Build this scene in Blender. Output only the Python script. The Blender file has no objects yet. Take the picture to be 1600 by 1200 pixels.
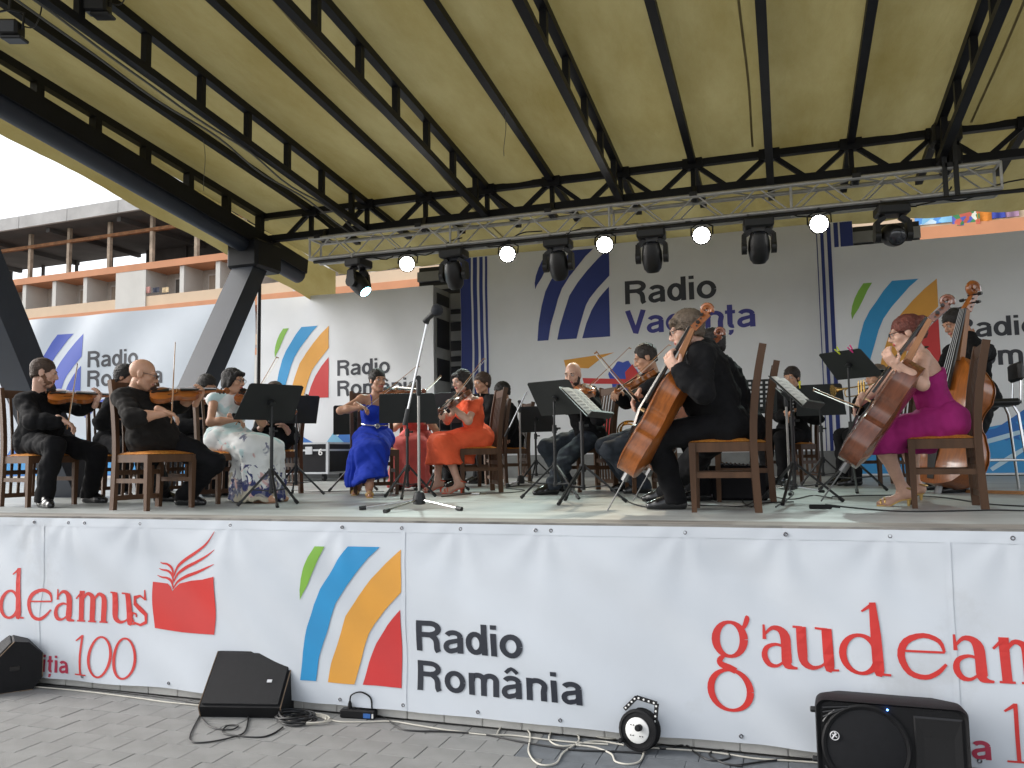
import bpy, math, random
import numpy as np
from mathutils import Matrix, Vector

random.seed(7)
SC = bpy.context.scene
COL = SC.collection
RAD = math.radians
S = 1.167                      # stage floor height above the square

# ------------------------------------------------------------------ camera
F_PX = 1270.0                  # focal length in pixels of the 1600 px wide photograph
PSI, PIT, ROLL = RAD(18.5), math.atan(107 / 1270.0), RAD(0.88)
CAM = np.array([0.0, -4.5, 1.565])
FW = np.array([-math.sin(PSI) * math.cos(PIT), math.cos(PSI) * math.cos(PIT), math.sin(PIT)])
_r = np.array([math.cos(PSI), math.sin(PSI), 0.0])
_u = np.cross(_r, FW)
RT = math.cos(ROLL) * _r - math.sin(ROLL) * _u
UP = math.sin(ROLL) * _r + math.cos(ROLL) * _u
cam = bpy.data.cameras.new('camera')
cam.sensor_width = 36.0
cam.sensor_fit = 'HORIZONTAL'
cam.lens = 36.0 * F_PX / 1600.0
cam.clip_start = 0.05
cam.clip_end = 2000
cam_o = bpy.data.objects.new('camera', cam)
COL.objects.link(cam_o)
M = Matrix.Identity(4)
for i in range(3):
    M[i][0], M[i][1], M[i][2], M[i][3] = RT[i], UP[i], -FW[i], CAM[i]
cam_o.matrix_world = M
SC.camera = cam_o

# ------------------------------------------------------------------ sky, sun, exposure
SUN_EL, SUN_AZ = 30.0, -171.0      # azimuth of the direction towards the sun, degrees from +X
world = bpy.data.worlds.new('World')
SC.world = world
world.use_nodes = True
nt = world.node_tree
bg = nt.nodes['Background']
sky = nt.nodes.new('ShaderNodeTexSky')
sky.sky_type = 'NISHITA'
sky.sun_disc = False
sky.sun_elevation = RAD(SUN_EL)
sky.sun_rotation = RAD(90 - SUN_AZ)
sky.air_density = 1.0
sky.dust_density = 2.0
sky.ozone_density = 1.0
hs = nt.nodes.new('ShaderNodeHueSaturation')
hs.inputs['Saturation'].default_value = 0.22      # thin even overcast
nt.links.new(sky.outputs[0], hs.inputs['Color'])
nt.links.new(hs.outputs[0], bg.inputs['Color'])
bg.inputs['Strength'].default_value = 0.15
sun = bpy.data.lights.new('sun', 'SUN')
sun.energy = 1.2
sun.angle = RAD(40)
sun.color = (1.0, 0.96, 0.9)
sun_o = bpy.data.objects.new('sun', sun)
COL.objects.link(sun_o)
sd = Vector((math.cos(RAD(SUN_EL)) * math.cos(RAD(SUN_AZ)), math.cos(RAD(SUN_EL)) * math.sin(RAD(SUN_AZ)), math.sin(RAD(SUN_EL))))
sun_o.rotation_euler = sd.to_track_quat('Z', 'Y').to_euler()
sun_o.location = (0, -8, 20)
SC.view_settings.view_transform = 'Standard'
SC.view_settings.look = 'None'
SC.view_settings.gamma = 1
SC.view_settings.use_curve_mapping = False
SC.view_settings.exposure = 1.13
SC.render.engine = 'CYCLES'
SC.cycles.use_denoising = True
SC.cycles.max_bounces = 8
SC.cycles.transparent_max_bounces = 8
SC.cycles.sample_clamp_indirect = 6


# ------------------------------------------------------------------ pixels to places
def ray(u, v):
    return FW + RT * (u - 800) / F_PX + UP * (600 - v) / F_PX


def PX(u, v, z):                 # the point z metres deep along the line of sight of a pixel
    return CAM + ray(u, v) * z


def onz(u, v, z=S):
    d = ray(u, v)
    return CAM + d * (z - CAM[2]) / d[2]


def ony(u, v, y):
    d = ray(u, v)
    return CAM + d * (y - CAM[1]) / d[1]


def depth(p):
    return float((np.asarray(p, float) - CAM) @ FW)


def nrm(v):
    v = np.asarray(v, float)
    return v / (np.linalg.norm(v) + 1e-12)


# ------------------------------------------------------------------ materials
def lin(c):
    if isinstance(c, str):
        c = [int(c[i:i + 2], 16) / 255 for i in (1, 3, 5)]
        return tuple((x / 12.92 if x <= .04045 else ((x + .055) / 1.055) ** 2.4) for x in c)
    return tuple(c)


MATS = {}


def mat(name, color, rough=.6, metal=0.0, var=.12, vs=6.0, bump=0.0, bs=60.0, coat=0.0, sheen=0.0, sss=0.0,
        emit=0.0, alpha=1.0, spec=.5, stretch=(1, 1, 1), dark=None, dthr=.55):
    if name in MATS:
        return MATS[name]
    m = bpy.data.materials.new(name)
    m.use_nodes = True
    t = m.node_tree
    b = t.nodes['Principled BSDF']
    c = lin(color)
    b.inputs['Roughness'].default_value = rough
    b.inputs['Metallic'].default_value = metal
    b.inputs['Specular IOR Level'].default_value = spec
    if coat:
        b.inputs['Coat Weight'].default_value = coat
        b.inputs['Coat Roughness'].default_value = .12
    if sheen:
        b.inputs['Sheen Weight'].default_value = sheen
        b.inputs['Sheen Roughness'].default_value = .5
    if sss:
        b.inputs['Subsurface Weight'].default_value = sss
        b.inputs['Subsurface Radius'].default_value = (.012, .005, .003)
        b.inputs['Subsurface Scale'].default_value = 1.0
    if emit:
        b.inputs['Emission Color'].default_value = (*c, 1)
        b.inputs['Emission Strength'].default_value = emit
    tc = t.nodes.new('ShaderNodeTexCoord')
    mp = t.nodes.new('ShaderNodeMapping')
    mp.inputs['Scale'].default_value = stretch
    t.links.new(tc.outputs['Object'], mp.inputs['Vector'])
    if var:
        n = t.nodes.new('ShaderNodeTexNoise')
        n.inputs['Scale'].default_value = vs
        n.inputs['Detail'].default_value = 6
        n.inputs['Roughness'].default_value = .62
        t.links.new(mp.outputs[0], n.inputs['Vector'])
        r = t.nodes.new('ShaderNodeValToRGB')
        r.color_ramp.elements[0].position = .3
        r.color_ramp.elements[1].position = .7
        r.color_ramp.elements[0].color = (*[x * (1 - var) for x in c], 1)
        r.color_ramp.elements[1].color = (*[min(1, x * (1 + var)) for x in c], 1)
        t.links.new(n.outputs['Fac'], r.inputs['Fac'])
        out = r.outputs['Color']
        if dark is not None:
            n2 = t.nodes.new('ShaderNodeTexNoise')
            n2.inputs['Scale'].default_value = vs * .45
            n2.inputs['Detail'].default_value = 9
            n2.inputs['Roughness'].default_value = .7
            t.links.new(mp.outputs[0], n2.inputs['Vector'])
            r2 = t.nodes.new('ShaderNodeValToRGB')
            r2.color_ramp.elements[0].position = dthr
            r2.color_ramp.elements[1].position = dthr + .12
            t.links.new(n2.outputs['Fac'], r2.inputs['Fac'])
            mx = t.nodes.new('ShaderNodeMix')
            mx.data_type = 'RGBA'
            t.links.new(r2.outputs['Color'], mx.inputs['Factor'])
            t.links.new(out, mx.inputs['A'])
            mx.inputs['B'].default_value = (*lin(dark), 1)
            out = mx.outputs['Result']
        t.links.new(out, b.inputs['Base Color'])
    else:
        b.inputs['Base Color'].default_value = (*c, 1)
    if bump:
        n = t.nodes.new('ShaderNodeTexNoise')
        n.inputs['Scale'].default_value = bs
        n.inputs['Detail'].default_value = 4
        t.links.new(mp.outputs[0], n.inputs['Vector'])
        bp = t.nodes.new('ShaderNodeBump')
        bp.inputs['Strength'].default_value = bump
        bp.inputs['Distance'].default_value = .01
        t.links.new(n.outputs['Fac'], bp.inputs['Height'])
        t.links.new(bp.outputs[0], b.inputs['Normal'])
    MATS[name] = m
    return m


# ------------------------------------------------------------------ mesh builder
def frame_of(d, up=(0, 0, 1)):
    d = nrm(d)
    up = np.asarray(up, float)
    if abs(d @ nrm(up)) > .98:
        up = np.array([1.0, 0, 0])
    x = nrm(np.cross(d, up))
    z = np.cross(x, d)
    return x, d, z            # side, along, up


class MB:
    def __init__(s):
        s.v, s.f, s.m = [], [], []

    def add(s, vs, fs, mi=0):
        o = len(s.v)
        s.v += [tuple(map(float, p)) for p in vs]
        s.f += [tuple(i + o for i in f) for f in fs]
        s.m += [mi] * len(fs)

    BOXF = [(0, 1, 3, 2), (4, 6, 7, 5), (0, 4, 5, 1), (2, 3, 7, 6), (0, 2, 6, 4), (1, 5, 7, 3)]

    def box(s, c, size, R=None, mi=0):
        c = np.asarray(c, float)
        h = np.asarray(size, float) / 2
        P = []
        for x in (-1, 1):
            for y in (-1, 1):
                for z in (-1, 1):
                    p = np.array([x, y, z]) * h
                    if R is not None:
                        p = R @ p
                    P.append(c + p)
        s.add(P, s.BOXF, mi)

    def bbox(s, a, b, mi=0):
        a, b = np.asarray(a, float), np.asarray(b, float)
        s.box((a + b) / 2, np.abs(b - a), None, mi)

    def cbox(s, c, size, bev=.01, R=None, mi=0):      # box with chamfered edges
        c = np.asarray(c, float)
        h = np.asarray(size, float) / 2
        bev = min(bev, min(h) * .9)
        P, idx = [], {}
        for sx in (-1, 1):
            for sy in (-1, 1):
                for sz in (-1, 1):
                    for ax in range(3):
                        p = np.array([sx, sy, sz]) * (h - bev)
                        p[ax] = (sx, sy, sz)[ax] * h[ax]
                        idx[(sx, sy, sz, ax)] = len(P)
                        P.append(c + (R @ p if R is not None else p))
        F = []
        for ax in range(3):
            o = [a for a in range(3) if a != ax]
            for sg in (-1, 1):
                q = []
                for e in ((-1, -1), (1, -1), (1, 1), (-1, 1)):
                    k = [0, 0, 0]
                    k[ax] = sg
                    k[o[0]], k[o[1]] = e
                    q.append(idx[(*k, ax)])
                F.append(tuple(q))
        for ax in range(3):
            o = [a for a in range(3) if a != ax]
            for e in ((-1, -1), (1, -1), (1, 1), (-1, 1)):
                k1, k2 = [0] * 3, [0] * 3
                k1[ax], k2[ax] = -1, 1
                for k in (k1, k2):
                    k[o[0]], k[o[1]] = e
                F.append((idx[(*k1, o[0])], idx[(*k2, o[0])], idx[(*k2, o[1])], idx[(*k1, o[1])]))
        for sx in (-1, 1):
            for sy in (-1, 1):
                for sz in (-1, 1):
                    F.append(tuple(idx[(sx, sy, sz, a)] for a in range(3)))
        s.add(P, F, mi)

    def bar(s, a, b, w, h, up=(0, 0, 1), mi=0, w2=None, h2=None):
        a, b = np.asarray(a, float), np.asarray(b, float)
        x, d, z = frame_of(b - a, up)
        w2, h2 = w2 or w, h2 or h
        P = []
        for p, ww, hh in ((a, w, h), (b, w2, h2)):
            for sx, sz in ((-1, -1), (1, -1), (1, 1), (-1, 1)):
                P.append(p + x * sx * ww / 2 + z * sz * hh / 2)
        s.add(P, [(0, 1, 2, 3), (7, 6, 5, 4), (0, 4, 5, 1), (1, 5, 6, 2), (2, 6, 7, 3), (3, 7, 4, 0)], mi)

    def sweep(s, pts, w, h, side=(0, 1, 0), mi=0):        # rectangular section along a bent line
        pts = [np.asarray(p, float) for p in pts]
        N = len(pts)
        sd = nrm(side)
        P = []
        for i, p in enumerate(pts):
            d = nrm(pts[min(i + 1, N - 1)] - pts[max(i - 1, 0)])
            z = np.cross(sd, d)
            for a, b in ((-1, -1), (1, -1), (1, 1), (-1, 1)):
                P.append(p + sd * a * w / 2 + z * b * h / 2)
        F = [(0, 1, 2, 3), tuple(4 * (N - 1) + k for k in (3, 2, 1, 0))]
        for i in range(N - 1):
            F += [(4 * i + k, 4 * i + 4 + k, 4 * i + 4 + (k + 1) % 4, 4 * i + (k + 1) % 4) for k in range(4)]
        s.add(P, F, mi)

    def tube(s, pts, r, n=8, caps=True, mi=0, closed=False):
        pts = [np.asarray(p, float) for p in pts]
        N = len(pts)
        rs = r if hasattr(r, '__len__') else [r] * N
        up = np.array([0, 0, 1.0])
        P = []
        xprev = None
        for i, p in enumerate(pts):
            if closed:
                d = pts[(i + 1) % N] - pts[i - 1]
            else:
                d = pts[min(i + 1, N - 1)] - pts[max(i - 1, 0)]
            d = nrm(d)
            if xprev is None:
                x, _, z = frame_of(d, up)
            else:
                x = nrm(xprev - d * (xprev @ d))
                z = np.cross(x, d)
            xprev = x
            for k in range(n):
                a = 2 * math.pi * k / n
                P.append(p + (x * math.cos(a) + z * math.sin(a)) * rs[i])
        F = []
        for i in range(N if closed else N - 1):
            j = (i + 1) % N
            for k in range(n):
                k2 = (k + 1) % n
                F.append((i * n + k, i * n + k2, j * n + k2, j * n + k))
        if caps and not closed:
            F.append(tuple(range(n))[::-1])
            F.append(tuple((N - 1) * n + k for k in range(n)))
        s.add(P, F, mi)

    def lathe(s, prof, c=(0, 0, 0), axis=(0, 0, 1), n=16, mi=0):
        x, d, z = frame_of(axis, (0, 1, 0) if abs(axis[1]) < .9 else (0, 0, 1))
        c = np.asarray(c, float)
        P, F = [], []
        for r, h in prof:
            for k in range(n):
                a = 2 * math.pi * k / n
                P.append(c + d * h + (x * math.cos(a) + z * math.sin(a)) * r)
        for i in range(len(prof) - 1):
            for k in range(n):
                k2 = (k + 1) % n
                F.append((i * n + k, i * n + k2, (i + 1) * n + k2, (i + 1) * n + k))
        F.append(tuple(range(n))[::-1])
        F.append(tuple((len(prof) - 1) * n + k for k in range(n)))
        s.add(P, F, mi)

    def prism(s, poly, o, ex, ey, ez, t, mi=0):         # outline in the ex, ey plane, thickness t along ez
        o, ex, ey, ez = (np.asarray(q, float) for q in (o, ex, ey, ez))
        N = len(poly)
        P = [o + ex * x + ey * y for x, y in poly] + [o + ex * x + ey * y + ez * t for x, y in poly]
        F = [tuple(range(N))[::-1], tuple(range(N, 2 * N))]
        F += [(i, (i + 1) % N, N + (i + 1) % N, N + i) for i in range(N)]
        s.add(P, F, mi)

    def grid(s, fn, us, vs, mi=0):
        nu, nv = len(us), len(vs)
        P = [fn(u, v) for u in us for v in vs]
        F = [(i * nv + j, (i + 1) * nv + j, (i + 1) * nv + j + 1, i * nv + j + 1) for i in range(nu - 1) for j in range(nv - 1)]
        s.add(P, F, mi)

    def mesh(s, name, off=(0, 0, 0)):
        me = bpy.data.meshes.new(name)
        v = np.asarray(s.v, float) - np.asarray(off, float)
        me.from_pydata(v.tolist(), [], s.f)
        if any(s.m):
            me.polygons.foreach_set('material_index', s.m)
        return me


OFF = {}


def tag(o, label=None, cat=None, group=None, kind=None):
    if label:
        o['label'] = label
    if cat:
        o['category'] = cat
    if group:
        o['group'] = group
    if kind:
        o['kind'] = kind
    return o


def root(name, label, cat, loc, group=None, rz=0.0):
    o = bpy.data.objects.new(name, None)
    o.empty_display_size = .1
    COL.objects.link(o)
    o.location = tuple(float(x) for x in loc)
    o.rotation_euler = (0, 0, rz)
    OFF[o.name] = np.asarray(loc, float)
    return tag(o, label, cat, group)


def obj_of(name, me, mats, parent=None, smooth=False, off=None):
    for m in (mats if isinstance(mats, (list, tuple)) else [mats]):
        me.materials.append(m)
    if smooth:
        me.polygons.foreach_set('use_smooth', [True] * len(me.polygons))
        if smooth != 'all':
            me.set_sharp_from_angle(angle=RAD(38))
    o = bpy.data.objects.new(name, me)
    COL.objects.link(o)
    if parent is not None:
        o.parent = parent
        OFF[o.name] = OFF.get(parent.name, np.zeros(3)) if off is None else off
    return o


def part(name, mb, mats, parent, smooth=False, local=False):
    off = np.zeros(3) if local else OFF[parent.name]
    o = obj_of(name, mb.mesh(name, off), mats, parent, smooth)
    return o


def single(name, mb, mats, label, cat, loc, group=None, smooth=False, kind=None):
    o = obj_of(name, mb.mesh(name, loc), mats, None, smooth)
    o.location = tuple(float(x) for x in loc)
    OFF[o.name] = np.asarray(loc, float)
    return tag(o, label, cat, group, kind)


def structure(name, mb, mats, smooth=False):
    o = obj_of(name, mb.mesh(name), mats, None, smooth)
    OFF[o.name] = np.zeros(3)
    o['kind'] = 'structure'
    return o


def copy_tree(o, parent=None):
    c = o.copy()
    COL.objects.link(c)
    c.parent = parent
    for ch in o.children:
        copy_tree(ch, c)
    return c


def catmull(P, n=6, closed=False):
    P = [np.asarray(p, float) for p in P]
    N = len(P)
    out = []
    rng = range(N) if closed else range(N - 1)
    for i in rng:
        if closed:
            p0, p1, p2, p3 = P[i - 1], P[i], P[(i + 1) % N], P[(i + 2) % N]
        else:
            p0, p1, p2, p3 = P[max(i - 1, 0)], P[i], P[i + 1], P[min(i + 2, N - 1)]
        for k in range(n):
            t = k / n
            out.append(.5 * ((2 * p1) + (p2 - p0) * t + (2 * p0 - 5 * p1 + 4 * p2 - p3) * t * t + (3 * p1 - p0 - 3 * p2 + p3) * t ** 3))
    if not closed:
        out.append(P[-1])
    return out
# ------------------------------------------------------------------ printed lettering: strokes of given width laid on a banner
def arc(cx, cy, rx, ry, a0, a1, w, n=14, wv=0.0):
    out = []
    for i in range(n + 1):
        a = RAD(a0 + (a1 - a0) * i / n)
        out.append((cx + rx * math.cos(a), cy + ry * math.sin(a), w * (1 + wv * (abs(math.cos(a)) ** 1.5 - .5) * 2)))
    return out


W = .168          # stem of the sans letters, cap height 1


def sans(ch):
    h = W / 2
    x = .74      # x height
    if ch == 'R':
        return .76, [[(h, 0, W), (h, 1, W)], [(h, 1 - h, W), (.40, 1 - h, W)] + arc(.40, .735, .24, .265 - h, 80, -80, W, 10)[0:] + [(.40, .545 - 0, W), (h, .545, W)], [(.44, .53, W), (.56, .42, W), (.60, .28, W), (.61, .10, W), (.655, 0, W)]]
    if ch == 'a':
        return .60, [[(.485, 0, W), (.48, .3, W)] + [(.48, .52, W)] + arc(.285, .52, .195, .22 - h + .005, 0, 160, W * .95, 8), [(.47, .43, W * .8), (.33, .39, W * .85), (.18, .35, W * .9)] + arc(.21, .205, .135, .145, 110, 300, W * .92, 9) + [(.40, .12, W * .85), (.48, .22, W * .8)]]
    if ch == 'd':
        return .64, [arc(.285, .37, .285 - h, .37 - h + .01, 0, 360, W, 22), [(.545, 0, W), (.545, 1, W)]]
    if ch == 'i':
        return .27, [[(.135, 0, W), (.135, x - .01, W)], [(.135, .86, W), (.135, 1, W)]]
    if ch == 'o':
        return .64, [arc(.32, .37, .32 - h, .38 - h, 0, 360, W, 24)]
    if ch == 'c':
        return .58, [arc(.31, .37, .31 - h, .38 - h, 42, 318, W, 20)]
    if ch == 'n':
        return .62, [[(h + .04, 0, W), (h + .04, x - .01, W)], [(h + .05, .46, W)] + arc(.335, .48, .335 - h - .12 + .09, .27 - h, 150, 0, W, 9) + [(.52, .3, W), (.52, 0, W)]]
    if ch == 'm':
        return .93, [[(h + .04, 0, W), (h + .04, x - .01, W)], [(h + .05, .46, W)] + arc(.30, .50, .175, .25 - h, 150, 0, W, 9) + [(.475, .3, W), (.475, 0, W)], [(.485, .46, W)] + arc(.655, .50, .175, .25 - h, 150, 0, W, 9) + [(.83, .3, W), (.83, 0, W)]]
    if ch == 'â':
        w, s = sans('a')
        return w, s + [[(.12, .82, W * .7), (.29, .97, W * .7), (.46, .82, W * .7)]]
    if ch == 'V':
        return .68, [[(.075, 1, W * 1.05), (.34, .04, W)], [(.605, 1, W * 1.05), (.34, .0, W)]]
    if ch == 't':
        return .36, [[(.17, .95, W), (.17, .2, W)] + arc(.265, .16, .095, .16 - h + .02, 190, 285, W * .9, 6), [(.02, x - h, W * .85), (.34, x - h, W * .85)]]
    if ch == 'ț':
        w, s = sans('t')
        return w, s + [[(.2, -.08, W * .9), (.2, -.17, W * .8), (.14, -.28, W * .5)]]
    if ch == 'e':
        return .60, [[(.08, .36, W * .8), (.52, .36, W * .8)], arc(.31, .37, .31 - h, .38 - h, 0, 320, W, 20)]
    if ch == '6':
        return .60, [arc(.3, .31, .3 - h, .31 - h, 0, 360, W, 20), arc(.36, .4, .36 - h, .6 - h, 175, 70, W, 10)]
    return .3, []


def roman(ch):
    """letters of the red serif wordmark, x height 1, thick and thin strokes"""
    T, t = .225, .085
    ser = lambda x, y, l=.16: [(x - l, y, .05), (x + l, y, .05)]
    if ch == 'g':
        return 1.20, [arc(.58, .62, .33, .40, 0, 360, .135, 26, .45), [(.83, .86, .06), (.93, .93, .10), (1.0, 1.12, .12), (.97, 1.18, .05)],
                      [(.45, .25, .08), (.33, .13, .13), (.36, .02, .15), (.55, -.05, .16), (.70, -.12, .15)], arc(.55, -.60, .47, .50, 0, 360, .12, 30, .40)]
    if ch == 'a':
        return .84, [[(.10, 1.0, .05), (.11, .66, .09)], [(.11, .76, .05), (.28, .92, .09), (.46, .90, .14), (.58, .74, T), (.60, .45, T), (.61, .12, T), (.70, .04, .10), (.84, .02, .05)],
                     [(.56, .50, .06), (.36, .55, .07), (.15, .46, .11), (.10, .26, .14), (.20, .08, .12), (.38, .05, .07), (.56, .18, .05)]]
    if ch == 'u':
        return 1.02, [[(.0, .97, .05), (.22, .96, .06)], [(.19, .98, T), (.20, .40, T), (.24, .16, .17), (.42, .05, .10), (.62, .10, .06), (.72, .2, .05)],
                      [(.50, .97, .05), (.78, .96, .06)], [(.76, .98, T), (.79, .1, T), (.84, .02, .07), (1.0, .02, .05)]]
    if ch == 'd':
        return 1.12, [arc(.44, .44, .37, .44, 25, 335, .12, 26, .35), [(.52, 1.42, .04), (.74, 1.58, .09)], [(.76, 1.64, .14), (.80, .9, T), (.83, .1, T), (.9, .03, .07), (1.08, .02, .05)]]
    if ch == 'e':
        return 1.02, [[(.10, .58, .05), (1.0, .60, .05)], [(1.0, .60, .05), (.90, .84, .10), (.58, .95, .11), (.22, .80, .15), (.10, .46, .16), (.26, .11, .13), (.58, .02, .11), (.84, .14, .10), (1.02, .34, .06)]]
    if ch == 'm':
        return 1.42, [[(.0, .72, .05), (.20, .92, .08)], [(.22, .98, T * .9), (.23, .02, T * .9)], ser(.23, .025), [(.26, .68, .05), (.40, .88, .10), (.56, .86, .13), (.66, .68, T * .9), (.67, .02, T * .9)], ser(.67, .025),
                      [(.70, .68, .05), (.84, .88, .10), (1.0, .86, .13), (1.10, .68, T * .9), (1.12, .02, T * .9)], ser(1.12, .025)]
    if ch == 's':
        return .80, [[(.68, 1.12, .05), (.70, .80, .10)], [(.70, .82, .05), (.50, .93, .07), (.26, .86, .13), (.24, .66, .16), (.46, .50, .18), (.68, .34, .16), (.66, .10, .12), (.42, .00, .08), (.16, .06, .07), (.06, .22, .08), (.12, .36, .08), (.24, .34, .07), (.26, .24, .07)]]
    if ch == '1':
        return .62, [[(.05, 1.28, .05), (.30, 1.46, .10)], [(.31, 1.5, .10), (.32, .02, .10)], ser(.32, .025, .28)]
    if ch == '0':
        return 1.08, [arc(.54, .73, .47, .73, 0, 360, .10, 34, .30)]
    return .5, []


XSC = 1.0


def flat(x, z):
    return 0.0


def strip(mb, pts, place, scale, x0, z0, lift, smooth=3):
    """one pen stroke as a ribbon of quads on the banner surface"""
    P = np.array(pts, float)
    if smooth and len(P) > 2:
        P = np.array(catmull(P, smooth, False))
    else:
        P = np.array([P[0] + (P[-1] - P[0]) * k / 6 for k in range(7)]) if len(P) == 2 else P
    n = len(P)
    V = []
    for i in range(n):
        d = P[min(i + 1, n - 1), :2] - P[max(i - 1, 0), :2]
        d = d / (np.linalg.norm(d) + 1e-9)
        q = np.array([-d[1], d[0]]) * P[i, 2] / 2
        for sg in (1, -1):
            a = P[i, :2] + q * sg
            V.append(place(x0 + a[0] * scale * XSC, z0 + a[1] * scale, lift))
    mb.add(V, [(2 * i, 2 * i + 1, 2 * i + 3, 2 * i + 2) for i in range(n - 1)])


def word(text, font, x0, z0, cap, place, track=.0, xs=None, lift=.0028):
    global XSC
    mb = MB()
    x = x0
    k = 0
    XSC = 1.24 if font is sans else 1.0
    for i, ch in enumerate(text):
        if ch == ' ':
            x += cap * .32
            continue
        w, st = font(ch)
        if xs:
            x = xs[i]
        for stk in st:
            closed_like = len(stk) > 12
            strip(mb, stk, place, cap, x, z0, lift + .0003 * (k % 5), 0 if closed_like else 3)
            k += 1
        x += (w * XSC + track) * cap
    XSC = 1.0
    return mb


LOGO = dict(
    green=[(0.158, .994), (.21, .995), (.261, .995), (.20, .91), (.145, .81), (.085, .71), (.029, .639), (.003, .59), (-.004, .662), (.012, .745), (.047, .832), (.095, .915)],
    blue=[(.49, 1.0), (.64, 1.0), (.791, 1.0), (.684, .92), (.584, .822), (.465, .705), (.364, .579), (.305, .46), (.269, .355), (.20, .165), (.164, .0), (.013, 0.0), (.038, .20), (.083, .392), (.139, .557), (.213, .68), (.299, .783), (.39, .90)],
    orange=[(.993, .987), (.993, .84), (.991, .68), (.953, .647), (.83, .54), (.728, .439), (.678, .37), (.646, .297), (.58, .12), (.543, .0), (.285, 0.0), (.325, .15), (.385, .313), (.459, .489), (.575, .63), (.709, .764), (.85, .885)],
    red=[(.984, .556), (.985, .28), (.985, 0.0), (.80, 0.0), (.617, 0.0), (.675, .16), (.747, .302), (.79, .36), (.851, .436), (.92, .50)])


def blob(poly, place, x0, z0, sx, sz, lift, step=None):
    """a printed filled shape, cut to small faces so that it follows the cloth"""
    import bmesh
    bm = bmesh.new()
    bm.faces.new([bm.verts.new((x0 + x * sx, 0, z0 + z * sz)) for x, z in poly])
    xs = [x0 + x * sx for x, z in poly]
    zs = [z0 + z * sz for x, z in poly]
    step = step or max(max(xs) - min(xs), max(zs) - min(zs)) / 28
    lift = .0027 + lift * .3
    for ax, lo, hi in ((0, min(xs), max(xs)), (2, min(zs), max(zs))):
        t = lo + step
        while t < hi:
            co, no = [0, 0, 0], [0, 0, 0]
            co[ax], no[ax] = t, 1
            bmesh.ops.bisect_plane(bm, geom=bm.verts[:] + bm.edges[:] + bm.faces[:], dist=1e-5, plane_co=co, plane_no=no)
            t += step
    bmesh.ops.triangulate(bm, faces=bm.faces[:])
    bm.verts.ensure_lookup_table()
    bm.verts.index_update()
    mb = MB()
    mb.add([place(v.co.x, v.co.z, lift) for v in bm.verts], [tuple(v.index for v in f.verts) for f in bm.faces])
    bm.free()
    return mb


def banner(name, label, x0, x1, z0, z1, y, fn, m, nx=60, nz=24, cat='banner', face=-1):
    r = root(name, label, cat, ((x0 + x1) / 2, y, z0))

    def place(x, z, lift=0.0):
        return (x, y - fn(x, z) - lift, z)
    mb = MB()
    us = np.linspace(x0, x1, nx)
    vs = np.linspace(z0, z1, nz)
    mb.grid(lambda u, v: place(u, v), us, vs)
    mb.grid(lambda u, v: place(u, v, -.003), us[::-1], vs)
    part('cloth', mb, m, r, smooth='all')
    return r, place


INK = {}


def ink(name, c):
    return mat('ink_' + name, c, rough=.55, var=.05, vs=3)


def logo(r, place, x0, z0, w, h, cols, hide=()):
    for i, k in enumerate(('green', 'blue', 'orange', 'red')):
        if k in hide:
            continue
        part('logo_stripe', blob(LOGO[k], place, x0, z0, w, h, .003 + i * .0004), ink(cols[i][0], cols[i][1]), r, smooth='all')
# ------------------------------------------------------------------ ground
M_slab = mat('paving_slab', (.225, .226, .22), rough=.85, var=.14, vs=3.5, bump=.35, bs=140, dark=(.165, .163, .155), dthr=.60)
M_slab2 = mat('paving_slab_blue', (.125, .137, .15), rough=.8, var=.2, vs=9, bump=.35, bs=140, dark=(.09, .095, .10), dthr=.62)
M_joint = mat('paving_joint', (.16, .157, .15), rough=.95, var=.25, vs=20, bump=.5, bs=200)
g = MB()
g.grid(lambda u, v: (u, v, -.010), [-400, -60, -12, 12, 60, 400], [-300, -40, -8, 40, 120, 400])
ground = structure('ground', g, M_joint)
sw, sh = .215, .176
tmpl = []
for k in range(4):
    mb = MB()
    mb.cbox((0, 0, -.02), (sw - .0025, sh - .0025, .04), .002)
    me = mb.mesh('slab')
    me.materials.append(M_slab if k < 3 else M_slab2)
    tmpl.append(me)
rng = random.Random(3)
n = 0
for j in range(8):
    y = -.02 - sh * (j + .5)
    x = -5.75 + .05 * j + (j % 2) * sw * .5
    while x < 1.3:
        # only the strip the camera can see
        if not (y < -1.0 and x > -.9) and n < 295:
            o = bpy.data.objects.new('paving_slab', tmpl[3 if (x > -1.35 and y > -.72) else rng.randrange(3)])
            COL.objects.link(o)
            o.parent = ground
            o.location = (x, y, rng.uniform(-.002, .001))
            o.rotation_euler = (rng.uniform(-.003, .003), rng.uniform(-.003, .003), rng.uniform(-.008, .008) + (math.pi if rng.random() < .5 else 0))
            n += 1
        x += sw
# ------------------------------------------------------------------ stage
M_floor = mat('stage_floor', (.36, .38, .37), rough=.42, var=.24, vs=3.0, bump=.16, bs=25, stretch=(.35, 1.6, 1), dark=(.25, .245, .235), dthr=.56)
M_edge = mat('stage_edge', (.24, .225, .205), rough=.75, var=.3, vs=8, stretch=(.25, 2, 1), dark=(.13, .12, .11), dthr=.55)
M_plinth = mat('plinth_tile', (.55, .54, .51), rough=.6, var=.12, vs=7, dark=(.24, .22, .18), dthr=.62)
mb = MB()
mb.bbox((-14, .16, .0), (5.4, 9.4, S))
stage = structure('stage_floor', mb, M_floor)
mb = MB()
xs = np.linspace(-8.5, 5.4, 180)
rr = random.Random(5)
yy = [rr.uniform(-.006, .006) for _ in xs]
top = [(x, -.012 + yy[i], S - .003) for i, x in enumerate(xs)] + [(x, .17, S + .0035) for x in xs]
bot = [(x, -.010 + yy[i], S - .045 + rr.uniform(-.008, .008)) for i, x in enumerate(xs)]
N = len(xs)
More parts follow.
